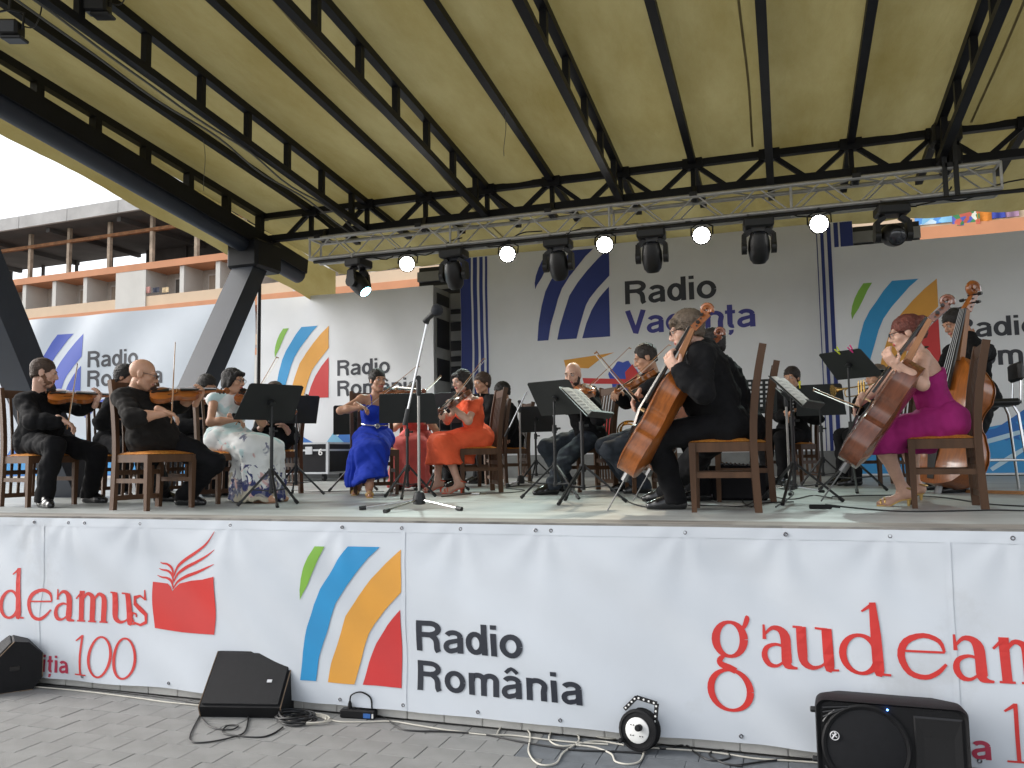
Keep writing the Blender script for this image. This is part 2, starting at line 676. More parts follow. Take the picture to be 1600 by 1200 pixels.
mb.add(top + bot, [(i, i + 1, N + i + 1, N + i) for i in range(N - 1)] + [(2 * N + i, 2 * N + i + 1, i + 1, i) for i in range(N - 1)])
part('edge_board', mb, M_edge, stage)
mb = MB()
mb.bbox((-8.5, .01, 0), (5.4, .16, S - .01))
part('front_wall', mb, M_plinth, stage)
x = -6.0
while x < 2.4:
    mb = MB()
    w = .238
    mb.cbox((x + w / 2, .008, .085), (w - .006, .014, .17), .004)
    part('plinth_tile', mb, M_plinth, stage)
    x += w


# ------------------------------------------------------------------ front banner
EYES = (-5.08, -4.76, -4.15, -3.42, -2.60, -1.82, -1.30, -.53, -.02, .47, 1.0)


def f_front(x, z):
    a = .012 * math.sin(2.1 * x + 1.6 * z) * math.sin(1.1 * x - 2.2 * z + 1)
    b = .010 * math.sin(5.2 * x + 7.5 * z + 1.3 * math.sin(1.7 * x)) * (.4 + .6 * math.sin(.9 * x + 2) ** 2)
    c = .004 * math.sin(13 * x + 16 * z + 2 * math.sin(2.3 * x))
    t = max(0., min(1., (S - z) / .25))
    e = 0.0
    for xi in EYES:
        dx_ = x - xi
        if abs(dx_) < .9:
            tz = S - .03 - z + .05
            e += .0075 * math.exp(-tz / .30) * math.cos(9 * math.atan2(dx_, tz) + xi * 5) * min(1, tz / .12) * math.exp(-abs(dx_) / .35)
    return .050 + 1.4 * (a + b + c) * (.25 + .75 * t) + .7 * e


M_vinyl = mat('banner_vinyl', (.605, .645, .695), rough=.42, var=.03, vs=1.7, bump=.05, bs=300, dark=(.53, .555, .585), dthr=.60)
M_vinyl_in = mat('banner_vinyl_rear', (.70, .71, .73), rough=.5, var=.035, vs=1.6, bump=.05, bs=200)
RED = ('red', (.60, .035, .030))
COLS = [('green', (.20, .42, .05)), ('blue', (.02, .27, .56)), ('orange', (.70, .33, .05)), ('red2', (.56, .035, .035))]
BLUES = [('navy', (.022, .04, .21))] * 4
fb, pf = banner('front_banner', 'long white vinyl banner across the stage front with red wordmark and colour stripe logo', -8.4, 5.3, .058, S - .012, 0.0, f_front, M_vinyl, 420, 44)
logo(fb, pf, -2.9, .19, .704, .82, COLS)
part('lettering', word('Radio', sans, -2.107, .414, .176, pf, .045), ink('black', (.022, .026, .038)), fb)
part('lettering', word('România', sans, -2.107, .187, .170, pf, .075), ink('black', 0), fb)
# red wordmark, twice
for dx in (0.0, -5.58, 5.607):
    xs = [-.44, -.168, -.006, .211, .468, .705, .890, 1.175, 1.345]
    if dx > 0:
        xs = xs[:0]
    txt = 'gaudeamus'[:len(xs)]
    if not xs:
        continue
    part('lettering', word(txt, roman, 0, .452, .212, pf, 0, [q + dx for q in xs]), ink(*RED), fb)
    ex = dx + .78
    part('lettering', word('ediția', sans, -5.178 + 5.607 + dx, .10, .115, pf, .06), ink('crimson', (.42, .03, .07)), fb)
    part('lettering', word('100', roman, -4.70 + 5.607 + dx, .098, .178, pf, .02), ink(*RED), fb)
    bx = -4.061 + 5.607 + dx
    book = [(0, .32), (.06, .315), (.11, .31), (.135, .29), (.15, .262), (.168, .285), (.20, .312), (.30, .335), (.40, .348), (.50, .372), (.497, .2), (.492, 0), (.25, .006), (.018, .018), (.008, .17)]
    part('book_mark', blob(book, pf, bx, .424, 1, 1, .003), ink(*RED), fb)
    mb = MB()
    for i, (zz, up, le) in enumerate(((0.0, .076, .055), (.05, .118, .085), (.095, .19, .12))):
        strip(mb, [(.150, .275 + zz * .85, .008), (.185, .325 + zz, .016), (.26, .362 + zz * 1.15, .020), (.36, .385 + zz * 1.25 + up * .12, .018), (.44, .40 + zz * 1.25 + up * .34, .012), (.50, .375 + zz + up, .003)], pf, 1, bx, .424, .0018 + i * .0003, 4)
        strip(mb, [(.150, .285 + zz * .85, .008), (.135, .325 + zz * .9, .018), (.10, .345 + zz * .95, .014), (.06, .350 + zz * .95, .010), (.025 + i * .008, .362 + zz * .9, .003)], pf, 1, bx, .424, .0022 + i * .0003, 4)
    part('page_line', mb, ink(*RED), fb)
mb = MB()
mb.grid(lambda u, v: pf(u, v, .0016), np.linspace(-8.38, 5.28, 420), [1.098, 1.125, 1.1535])
part('hem', mb, M_vinyl, fb, smooth='all')
for xs_ in (-5.0, -2.19, .72):
    mb = MB()
    mb.grid(lambda u, v: pf(u, v, .0022), [xs_ - .014, xs_ + .014], np.linspace(.062, 1.10, 40))
    part('weld_seam', mb, M_vinyl, fb, smooth='all')
# eyelets
M_eye = mat('eyelet_metal', (.16, .16, .17), rough=.35, metal=.9, var=0)
for z, xs in ((1.125, (-5.08, -4.76, -4.62, -4.15, -3.42, -2.60, -2.20, -1.82, -1.36, -1.27, -.53, -.02, .47, 1.0)), (.092, (-4.60, -3.9, -2.62, -2.20, -1.73, -1.24, -.28, .3, .8))):
    for x in xs:
        mb = MB()
        c = np.array(pf(x, z, .002))
        mb.tube([c + np.array((math.cos(a), 0, math.sin(a))) * .0085 for a in np.linspace(0, 2 * math.pi, 12, endpoint=False)], .0032, 6, closed=True)
        part('eyelet', mb, M_eye, fb, smooth=True)

# ------------------------------------------------------------------ banners at the back of the stage


def f_soft(s):
    return lambda x, z: .02 + .016 * math.sin(1.3 * x + s + .8 * z) * math.sin(2.3 * z + s) + .007 * math.sin(4.7 * x + 3.1 * z + 2 * math.sin(x + s)) + .004 * math.sin(9 * z + .7 * x + s)


def f_gather(x, z):               # the left one hangs slack in slanted folds
    return .03 + .02 * math.sin(2.0 * x + 1.1 * z) + .028 * math.sin(3.3 * x - 2.4 * z + 1.2 * math.sin(.9 * x)) * max(0, min(1, (z - 2.6) / 1.5)) ** .6


DG = ('charcoal', (.03, .032, .042))
b1, p1 = banner('rear_banner', 'slack white banner with blue stripe logo behind the seated violinists', -16.5, -8.80, 1.25, 4.31, 7.55, f_gather, mat('banner_vinyl_slack', (.50, .545, .60), rough=.5, var=.035, vs=1.6), 150, 40)
logo(b1, p1, -13.93, 2.54, 1.27, 1.44, [('royal', (.035, .075, .42))] * 4, hide=('green',))
part('lettering', word('Radio', sans, -12.53, 3.30, .31, p1, .045), ink(*DG), b1)
part('lettering', word('România', sans, -12.53, 2.93, .31, p1, .05), ink(*DG), b1)
ring = [(math.cos(a) * .62, math.sin(a) * .62) for a in np.linspace(0, 2 * math.pi, 30, endpoint=False)]
mb = MB()
strip(mb, [(-12.05 + .5 * math.cos(a), 2.18 + .46 * math.sin(a), .10) for a in np.linspace(-2.6, 2.8, 26)], p1, 1, 0, 0, .004, 0)
part('ring_mark', mb, ink('royal', 0), b1)
MOUNT = [(0, 0), (.12, .05), (.26, .16), (.36, .20), (.47, .38), (.55, .52), (.62, .40), (.72, .28), (.85, .14), (1.0, 0)]


def mountains(r, place, x0, z0, peaks):
    for i, (dx, w, h, c) in enumerate(peaks):
        part('mountain_print', blob(MOUNT, place, x0 + dx, z0, w, h * 1.9, .0035 + .0005 * i), ink(*c), r, smooth='all')


SKYB, MIDB, DEEP = ('sky_blue', (.20, .47, .66)), ('mid_blue', (.03, .16, .50)), ('lake_blue', (.04, .29, .62))
mountains(b1, p1, -15.4, 1.25, [(0, 2.4, 1.0, MIDB), (1.6, 2.2, .72, SKYB), (2.5, 2.0, .85, MIDB), (4.0, 2.3, .6, DEEP)])
part('water_print', blob([(0, 0), (7.2, 0), (7.2, .3), (5, .36), (3, .28), (1, .4), (0, .34)], p1, -16.3, 1.28, 1, 1, .006), ink(*DEEP), b1, smooth='all')
b2, p2 = banner('rear_banner', 'light grey banner with colour stripe logo above the flight case', -8.70, -5.335, 1.25, 4.30, 7.5, f_soft(.4), M_vinyl_in, 70, 40)
logo(b2, p2, -8.35, 2.537, 1.09, 1.235, COLS)
part('lettering', word('Radio', sans, -7.107, 2.895, .262, p2, .045), ink(*DG), b2)
part('lettering', word('România', sans, -7.107, 2.55, .262, p2, .05), ink(*DG), b2)
mountains(b2, p2, -8.6, 1.62, [(-.05, 1.5, .32, MIDB), (.05, .85, .40, SKYB), (.75, 1.7, .40, MIDB), (.95, .9, .34, SKYB)])
b3, p3 = banner('rear_banner', 'light grey banner with colour stripe logo and blue lake behind the double bass', .72, 5.2, S + .015, 4.345, 7.5, f_soft(2.1), M_vinyl_in, 90, 40)
logo(b3, p3, .93, 2.58, 1.085, 1.235, COLS)
part('lettering', word('Radio', sans, 2.165, 2.98, .262, p3, .045), ink(*DG), b3)
part('lettering', word('România', sans, 2.165, 2.60, .262, p3, .05), ink(*DG), b3)
part('water_print', blob([(0, 0), (4.35, 0), (4.35, .62), (3.4, .55), (2.4, .72), (1.5, .55), (.8, .62), (0, .5)], p3, .78, S + .04, 1, 1, .003), ink(*DEEP), b3, smooth='all')
mountains(b3, p3, .9, 1.62, [(.2, 1.3, .22, SKYB), (1.0, 1.9, .42, MIDB), (2.4, 1.8, .36, MIDB)])
mb = MB()
strip(mb, [(1.9, 1.5, .03), (2.5, 1.62, .06), (3.0, 1.75, .05), (3.6, 1.72, .03)], p3, 1, 0, 0, .0075)
strip(mb, [(2.5, 1.25, .05), (2.75, 1.42, .06), (3.0, 1.58, .03)], p3, 1, 0, 0, .0078)
part('wave_print', mb, ink('pale_blue', (.50, .68, .80)), b3)
b4, p4 = banner('rear_banner', 'wide grey banner with navy stripe logo and blue side bands behind the lights', -5.06, 1.04, 1.50, 4.83, 8.0, f_soft(4.0), M_vinyl_in, 110, 44)
logo(b4, p4, -3.75, 3.353, 1.23, 1.43, BLUES)
part('lettering', word('Radio', sans, -2.29, 3.845, .368, p4, .045), ink(*DG), b4)
part('lettering', word('Vacanța', sans, -2.29, 3.372, .37, p4, .045), ink('navy_text', (.05, .05, .26)), b4)
for i, (a, b) in enumerate(((-5.055, -4.862), (-4.828, -4.755), (-4.715, -4.655), (-4.615, -4.575), (.545, .558), (.60, .645), (.69, .745), (.785, .845), (.87, 1.038))):
    part('side_band', blob([(0, 0), (1, 0), (1, 1), (0, 1)], p4, a, 1.51, b - a, 3.31, .004, .07), ink('navy', 0), b4, smooth='all')
part('flag_print', blob([(0, .02), (.82, .10), (.62, .03), (.40, -.13), (.03, -.10)], p4, -3.30, 3.0, 1, 1, .003), ink('orange', 0), b4, smooth='all')
part('globe_print', blob([(.22 * math.cos(a) * (1 + .12 * math.sin(5 * a)), .26 * math.sin(a) * (1 + .1 * math.sin(7 * a))) for a in np.linspace(0, 2 * math.pi, 28, endpoint=False)], p4, -2.35, 2.70, 1, 1, .003), ink('royal', 0), b4, smooth='all')
part('ribbon_print', blob([(0, 0), (.12, .12), (.18, .02), (.25, -.12), (.12, -.25), (.02, -.2)], p4, -2.32, 2.78, 1, 1, .0045), ink('red2', 0), b4, smooth='all')
part('ribbon_print', blob([(0, 0), (.75, -.05), (.9, -.16), (.6, -.12), (.02, -.09)], p4, -3.0, 2.72, 1, 1, .0045), ink('red2', 0), b4, smooth='all')
part('ribbon_print', blob([(0, 0), (.22, .05), (.24, -.5), (.02, -.56)], p4, -2.75, 2.1, 1, 1, .0045), ink('red2', 0), b4, smooth='all')

# back wall of grey and black boards, seen beside and above the banners
M_gboard = mat('grey_board', (.27, .275, .28), rough=.6, var=.1, vs=4)
M_kboard = mat('black_board', (.018, .019, .023), rough=.5, var=.1)
wl = root('striped_wall', 'tall back wall of uneven grey and black boards behind the wide grey banner', 'wall', (-2, 8.3, S))
mb = MB()
mb.bbox((-5.95, 8.26, S), (1.95, 8.5, 4.80))
part('core', mb, M_kboard, wl)
edges = [420, 435, 443, 449, 458, 482, 490.5, 502, 517, 532, 548, 556, 565, 572, 598, 606, 622, 630, 650, 660, 690, 700, 722]
for i in range(0, len(edges) - 1, 2):
    za, zb = ony(715, edges[i], 8.2)[2], ony(715, edges[i + 1], 8.2)[2]
    mb = MB()
    mb.bbox((-5.955, 8.195 + .006 * (i % 3), zb), (1.955, 8.262, za))
    part('board', mb, M_gboard, wl)
wr = root('return_wall', 'narrow return wall with dark slots beside the light grey banner', 'wall', (-5.37, 7.85, S))
mb = MB()
mb.bbox((-5.37, 7.53, S), (-5.33, 8.18, 4.29))
part('panel', mb, M_gboard, wr)
for za, zb in ((4.02, 4.2), (3.3, 3.78), (2.76, 3.12), (2.35, 2.55), (1.95, 2.2), (1.5, 1.8)):
    mb = MB()
    mb.bbox((-5.335, 7.60, za), (-5.318, 8.10, zb))
    part('slot', mb, M_kboard, wr)
mb = MB()
mb.bbox((-9.0, 7.70, S), (5.3, 7.74, 1.52))
rw = single('low_rear_wall', mb, mat('rear_tile', (.16, .165, .165), rough=.45, var=.2, vs=5), 'low dark grey wall along the back edge of the stage', 'wall', (-2, 7.72, S))
# pole between the two left banners
mb = MB()
mb.tube([PX(403, 650, 12.0) * [1, 1, 0] + [0, 0, S], PX(403, 650, 12.0) * [1, 1, 0] + [0.0, 0, 4.55]], .03, 8)
single('banner_pole', mb, mat('black_paint', (.012, .012, .014), rough=.4, var=.1), 'thin black pole between the slack white banner and the light grey one', 'pole', PX(403, 650, 12.0) * [1, 1, 0] + [0, 0, S], smooth=True)

# ------------------------------------------------------------------ canopy
M_steel = mat('canopy_steel', (.008, .0085, .011), rough=.5, var=.25, vs=4, spec=.25)
M_beam = mat('canopy_beam', (.017, .023, .036), rough=.5, var=.15, vs=3)
MB_membrane = bpy.data.materials.new('canopy_membrane')
MB_membrane.use_nodes = True
t = MB_membrane.node_tree
b = t.nodes['Principled BSDF']
b.inputs['Roughness'].default_value = .7
tc = t.nodes.new('ShaderNodeTexCoord')
n1 = t.nodes.new('ShaderNodeTexNoise')
n1.inputs['Scale'].default_value = .9
n1.inputs['Detail'].default_value = 8
n1.inputs['Roughness'].default_value = .65
mpn = t.nodes.new('ShaderNodeMapping')
mpn.inputs['Scale'].default_value = (1.6, .55, 1)
t.links.new(tc.outputs['Object'], mpn.inputs[0])
t.links.new(mpn.outputs[0], n1.inputs['Vector'])
rp = t.nodes.new('ShaderNodeValToRGB')
rp.color_ramp.elements[0].position, rp.color_ramp.elements[1].position = .28, .72
rp.color_ramp.elements[0].color = (.33, .262, .082, 1)
rp.color_ramp.elements[1].color = (.51, .445, .205, 1)
t.links.new(n1.outputs['Fac'], rp.inputs['Fac'])
n3 = t.nodes.new('ShaderNodeTexNoise')
n3.inputs['Scale'].default_value = 220
t.links.new(tc.outputs['Object'], n3.inputs['Vector'])
mxm = t.nodes.new('ShaderNodeMix')
mxm.data_type = 'RGBA'
mxm.blend_type = 'MULTIPLY'
mxm.inputs['Factor'].default_value = .25
t.links.new(rp.outputs[0], mxm.inputs['A'])
t.links.new(n3.outputs['Color'], mxm.inputs['B'])
t.links.new(mxm.outputs['Result'], b.inputs['Base Color'])
nbm = t.nodes.new('ShaderNodeTexNoise')
nbm.inputs['Scale'].default_value = 2.6
nbm.inputs['Detail'].default_value = 5
nbm.inputs['Distortion'].default_value = 1.2
t.links.new(mpn.outputs[0], nbm.inputs['Vector'])
bpm = t.nodes.new('ShaderNodeBump')
bpm.inputs['Strength'].default_value = .5
bpm.inputs['Distance'].default_value = .06
t.links.new(nbm.outputs['Fac'], bpm.inputs['Height'])
t.links.new(bpm.outputs[0], b.inputs['Normal'])
tr = t.nodes.new('ShaderNodeBsdfTranslucent')
t.links.new(mxm.outputs['Result'], tr.inputs['Color'])
ms = t.nodes.new('ShaderNodeMixShader')
ms.inputs[0].default_value = .20
t.links.new(b.outputs[0], ms.inputs[1])
t.links.new(tr.outputs[0], ms.inputs[2])
t.links.new(ms.outputs[0], t.nodes['Material Output'].inputs['Surface'])


def zr(y):                          # centre of the roof members: level across, falling to the back
    return 5.11 + .10 * (5.5 - y)


NX = [-6.38 + .905 * k for k in range(13)]
YF, YB = -1.3, 8.35
canopy = root('stage_canopy', 'stage roof of yellowed fabric over dark steel trusses', 'canopy', (-7.2, 2.8, 0))
XL, XR = -7.62, 5.75
bx = [XL, -7.2] + NX + [5.35, XR]


def sag(x, y):
    for i in range(len(bx) - 1):
        if bx[i] <= x <= bx[i + 1] + 1e-6:
            f = (x - bx[i]) / (bx[i + 1] - bx[i])
            return -.045 * math.sin(math.pi * f) * (1 + .4 * math.sin(1.7 * y + i))
    return 0


us = sorted(set([round(bx[i] + (bx[i + 1] - bx[i]) * k / 6, 4) for i in range(len(bx) - 1) for k in range(7)]))
mb = MB()
mb.grid(lambda u, v: (u, v, zr(v) + .065 + sag(u, v)), us, np.linspace(YF, YB, 50))
mem = part('membrane', mb, MB_membrane, canopy, smooth='all')
M_seam = mat('canopy_seam', (.20, .155, .06), rough=.8, var=.2)
for x, y0, y1 in ((-.22, YF, 5.4), (-4.1, YF, 7.5), (2.1, YF, 5.4)):
    mb = MB()
    ys_ = np.linspace(y0, y1, 60)
    for s_ in (0,):
        P = []
        for y in ys_:
            for dx in (-.012, .012):
                P.append((x + dx + .01 * math.sin(2 * y), y, zr(y) + .065 + sag(x + dx, y) - .004))
        mb.add(P, [(2 * i, 2 * i + 1, 2 * i + 3, 2 * i + 2) for i in range(len(ys_) - 1)])
    part('seam_tape', mb, M_seam, mem, smooth='all')
# hanging edge strip on the left and along the back, with a scalloped hem
mb = MB()
ys = np.linspace(YF, YB - .05, 160)
mb.grid(lambda u, v: (XL - .005 + .03 * math.sin(3 * u), u, (zr(u) + .06) * (1 - v) + v * (4.965 - .125 * (u - 1.58) + .004 * abs(math.sin(9 * u)))), ys, [0, .5, 1])
part('valance', mb, MB_membrane, canopy, smooth='all')
mb = MB()
xs2 = np.linspace(XL, XR, 220)
zb0 = zr(YB) + .065
mb.grid(lambda u, v: (u, YB + .005 + .02 * math.sin(4 * u), zb0 * (1 - v) + v * (4.845 + .003 * (u + 8) + .014 * abs(math.sin(8 * u)))), xs2, [0, .5, 1])
part('valance', mb, MB_membrane, canopy, smooth='all')
for i, x in enumerate(NX):
    mb = MB()
    mb.bar((x, YF, zr(YF)), (x, 6.9, zr(6.9)), .085, .085)
    if i % 2 == 0:
        part('purlin', mb, M_steel, canopy)
    else:
        mb.bar((x, YF, zr(YF) - .385), (x, 5.55, zr(5.55) - .385), .085, .075)
        tr_o = part('roof_truss', mb, M_steel, canopy)
        y = 5.09 - .755 * 8
        while y < 5.2:
            mb = MB()
            mb.bar((x, y, zr(y) - .355), (x, y, zr(y) - .04), .065, .065, up=(0, 1, 0))
            part('post', mb, M_steel, tr_o)
            y += .755
mb = MB()
yb = 5.52
mb.bar((-7.2, yb, zr(yb) - .015), (5.35, yb, zr(yb) - .015), .09, .08)
mb.bar((-7.2, yb, zr(yb) - .36), (5.35, yb, zr(yb) - .36), .10, .09)
rear = part('rear_truss', mb, M_steel, canopy)
for i, x in enumerate(NX):
    for dx in (-.38, 0, .38):
        mb = MB()
        mb.bar((x + dx, yb + .004, zr(yb) - .33), (x + dx * .12, yb + .004, zr(yb) - .05), .055, .055, up=(0, 1, 0))
        part('brace', mb, M_steel, rear)
    mb = MB()
    mb.box((x, yb - .01, zr(yb) - .03), (.24, .115, .13))
    part('gusset', mb, M_steel, rear)
for sx, xb in ((-1, -7.2), (1, 5.35)):
    mb = MB()
    n = 14
    pts = [(YF, 0), (6.55, 0)]
    c0 = np.array((xb, YF, 5.02 + .127 * (1.26 - YF)))
    c1 = np.array((xb, 6.45, 5.02 - .127 * (6.45 - 1.26)))
    mb.tube([c0 + [0, 0, .05], c1 + [0, 0, .05]], .13, 14)
    bm_ = part('side_beam', mb, M_beam, canopy, smooth=True)
    mb = MB()
    mb.bar(c0 + [-.02 * sx, 0, .17], c1 + [-.02 * sx, 0, .17], .30, .22)
    mb.bar((xb, YF, zr(YF)), (xb, 5.6, zr(5.6)), .09, .09)
    part('edge_girder', mb, M_steel, canopy)
    y = -.6
    while y < 5.6:
        mb = MB()
        mb.bar((xb, y, 5.2 - .127 * (y - 1.26)), (xb, y, zr(y) - .02), .10, .09, up=(0, 1, 0))
        part('post', mb, M_steel, canopy)
        y += .755
    # V shaped pillar
    base = np.array((xb, 2.80, .0))
    for yt, w in ((.25, .5), (5.30, .5)):
        mb = MB()
        a = np.array((xb, 3.05 if yt > 2.8 else 2.58, .60))
        e = np.array((xb, yt, 5.02 - .127 * (yt - 1.26) - .12))
        mb.bar(a, e, .36, .28, up=(0, 1, 0))
        part('pillar_leg', mb, M_beam, canopy)
    mb = MB()
    mb.cbox((xb, 2.81, .35), (.56, .95, .70), .03)
    part('pillar_foot', mb, M_beam, canopy)
    mb = MB()
    mb.cbox(np.array((xb, 5.33, 5.02 - .127 * (5.33 - 1.26) - .06)), (.52, .62, .42), .04)
    part('node_plate', mb, M_steel, canopy)
# two cables slung along the first bays
for k, (x, d) in enumerate(((-5.52, .0), (-5.60, .03))):
    mb = MB()
    P = [(x + .03 * math.sin(3 * y + k), y, zr(y) - .44 - d - .03 * math.sin(2.1 * y + k) ** 2) for y in np.linspace(-1, 5.3, 30)]
    mb.tube(P, .011, 6)
    part('slung_cable', mb, mat('cable_grey', (.10, .10, .09), rough=.6, var=.1), canopy, smooth=True)
for (u, v, z0, z1, x) in ((107, 100, 0, .62, -6.38), (858, 150, .0, .5, -2.76)):
    p = np.array((x, 3.2 if x < -5 else 3.6, 0))
    mb = MB()
    mb.tube([(p[0] + .02 * math.sin(5 * t), p[1] + .05 * t, zr(p[1]) - .02 - t * (z1 - z0)) for t in np.linspace(0, 1, 10)], .0035, 5)
    part('loose_wire', mb, mat('cable_grey', 0), canopy, smooth=True)

# ------------------------------------------------------------------ lighting truss
M_alu = mat('truss_aluminium', (.52, .515, .50), rough=.45, metal=.45, var=.12, vs=8)
M_blk = mat('fixture_black', (.010, .010, .011), rough=.42, var=.15, vs=10)
TY, TZ, TB = 5.25, 4.31, .29
tx0, tx1 = -6.24, 2.30
truss = root('lighting_truss', 'long square aluminium lighting truss hung under the rear of the roof', 'truss', (-2, TY + .145, TZ))
cor = [(TY, TZ), (TY + TB, TZ), (TY, TZ + TB), (TY + TB, TZ + TB)]
for y, z in cor:
    mb = MB()
    mb.tube([(tx0, y, z), (tx1, y, z)], .025, 10)
    part('chord', mb, M_alu, truss, smooth=True)
nb = 24
for fi, (p, q) in enumerate(((0, 2), (1, 3), (0, 1), (2, 3))):
    for k in range(nb):
        xa = tx0 + (tx1 - tx0) * k / nb
        xb = tx0 + (tx1 - tx0) * (k + 1) / nb
        a, b_ = (p, q) if k % 2 == 0 else (q, p)
        mb = MB()
        mb.tube([(xa + .02, *cor[a]), (xb - .02, *cor[b_])], .0095, 6)
        part('lacing', mb, M_alu, truss, smooth=True)
for k in range(0, nb + 1, 6):
    mb = MB()
    x = tx0 + (tx1 - tx0) * k / nb + .012
    for p, q in ((0, 2), (1, 3), (0, 1), (2, 3)):
        mb.tube([(x, *cor[p]), (x, *cor[q])], .016, 6)
    part('end_frame', mb, M_alu, truss, smooth=True)
# black bar carrying the lamps, cables wound on it, hangers
mb = MB()
mb.tube([(tx0 + .1, TY - .03, TZ - .055), (tx1 + .25, TY - .03, TZ - .055)], .024, 8)
part('lamp_bar', mb, M_blk, truss, smooth=True)
rr = random.Random(11)
for k in range(9):
    x = tx0 + .5 + k * .93 + rr.uniform(-.2, .2)
    mb = MB()
    pts = [(x + t * (.9 + .2 * rr.random()), TY + .08 + .1 * math.sin(3 * t + k), TZ + .03 + .05 * math.sin(7 * t + k) - .05 * math.sin(math.pi * t)) for t in np.linspace(0, 1, 14)]
    mb.tube(pts, .009, 5)
    part('loose_cable', mb, M_blk, truss, smooth=True)
for x in (-6.1, -4.55, -2.74, -.93, .88, 1.82):
    mb = MB()
    mb.bar((x, TY + .145, TZ + TB - .02), (x, yb - .05, zr(yb) - .33), .05, .05, up=(0, 1, 0))
    mb.box((x, TY + .145, TZ + TB + .02), (.09, .36, .05))
    part('hanger', mb, M_blk, truss)
# chain hoist motor at the right end
h = root('chain_hoist', 'black chain hoist gripping the aluminium truss end beside a moving head lamp', 'hoist', (1.83, 5.42, 4.8))
mb = MB()
mb.cbox((1.83, 5.40, 5.02), (.30, .26, .24), .03)
part('motor', mb, M_blk, h)
mb = MB()
mb.cbox((1.90, 5.42, 4.78), (.17, .15, .24), .03)
part('chain_bag', mb, M_blk, h)
mb = MB()
for dx in (-.06, .05):
    mb.bar((1.83 + dx, TY - .02, 4.26), (1.83 + dx, TY - .02, 4.95), .05, .03, up=(0, 1, 0))
part('strap', mb, M_blk, h)

# ------------------------------------------------------------------ lamps


def moving_head(x, y, z, yaw, tilt, label, lit=None):
    r = root('moving_head_lamp', label, 'stage light', (x, y, z), 'moving head lamps hung from the truss')
    cy, sy = math.cos(yaw), math.sin(yaw)
    R = np.array([[cy, -sy, 0], [sy, cy, 0], [0, 0, 1]])
    P = lambda a, b, c: np.array((x, y, z)) + R @ np.array((a, b, c))
    mb = MB()
    mb.cbox(P(0, 0, -.07), (.34, .25, .115), .02, R)
    part('base', mb, M_blk, r)
    for s in (-1, 1):
        mb = MB()
        mb.tube([P(s * .11, .03, -.02), P(s * .11, .03, .045), P(s * .11, -.02, .06)], .012, 6)
        part('clamp', mb, M_alu, r, smooth=True)
    for s in (-1, 1):
        mb = MB()
        mb.bar(P(s * .08, 0, -.14), P(s * .165, 0, -.20), .05, .09, up=R @ np.array((0, 1, 0)))
        mb.bar(P(s * .165, 0, -.19), P(s * .165, 0, -.36), .05, .10, up=R @ np.array((0, 1, 0)), w2=.06, h2=.14)
        mb.lathe([(.02, -.03), (.075, -.03), (.075, .028), (.02, .03)], P(s * .165, 0, -.345), R @ np.array((1, 0, 0)), 14)
        part('yoke_arm', mb, M_blk, r, smooth=True)
    d = R @ np.array((0, -math.sin(tilt), -math.cos(tilt)))
    c = P(0, 0, -.345)
    mb = MB()
    mb.lathe([(.02, -.19), (.07, -.185), (.105, -.14), (.125, -.03), (.12, .06), (.105, .13), (.095, .165), (.085, .17)], c, d, 20)
    hd = part('head', mb, M_blk, r, smooth=True)
    mb = MB()
    mb.lathe([(.082, .0), (.082, .006), (.06, .018), (.01, .024)], c + d * .168, d, 18)
    part('lens', mb, mat('lens_' + lit[0], lit[1], rough=.1, var=0, emit=lit[2]) if lit else mat('lens_glass', (.02, .022, .03), rough=.06, var=0, coat=.6), hd, smooth=True)
    return r


ML = ['black moving head lamp tilted to the side with a small cyan glow', 'black moving head lamp above the striped wall end of the wide grey banner', 'black moving head lamp in front of the navy stripe logo',
      'black moving head lamp above the word Radio on the wide grey banner', 'black moving head lamp above the end of the word Vacanța', 'black moving head lamp hung beside the chain hoist']
for i, x in enumerate((-5.44, -4.03, -2.61, -1.44, -.2, 1.22)):
    if i == 0:
        moving_head(x, TY - .03, TZ - .07, 1.45, 0.75, ML[i], ('cyan', (.35, .9, 1.0), 6.0))
    else:
        moving_head(x, TY - .03, TZ - .07, -.1 + .05 * i, 2.75 if i < 5 else 1.2, ML[i])
PL = ['lit round floodlight between the tilted moving head and the striped wall', 'lit round floodlight between the striped wall and the navy stripe logo', 'lit round floodlight above the letter R of Radio', 'lit round floodlight above the last letters of Radio on the wide grey banner', 'lit round floodlight over the blue bands beside the lake banner']
M_lens = mat('floodlight_led', (1.0, .98, .94), rough=.3, var=0, emit=14.0)
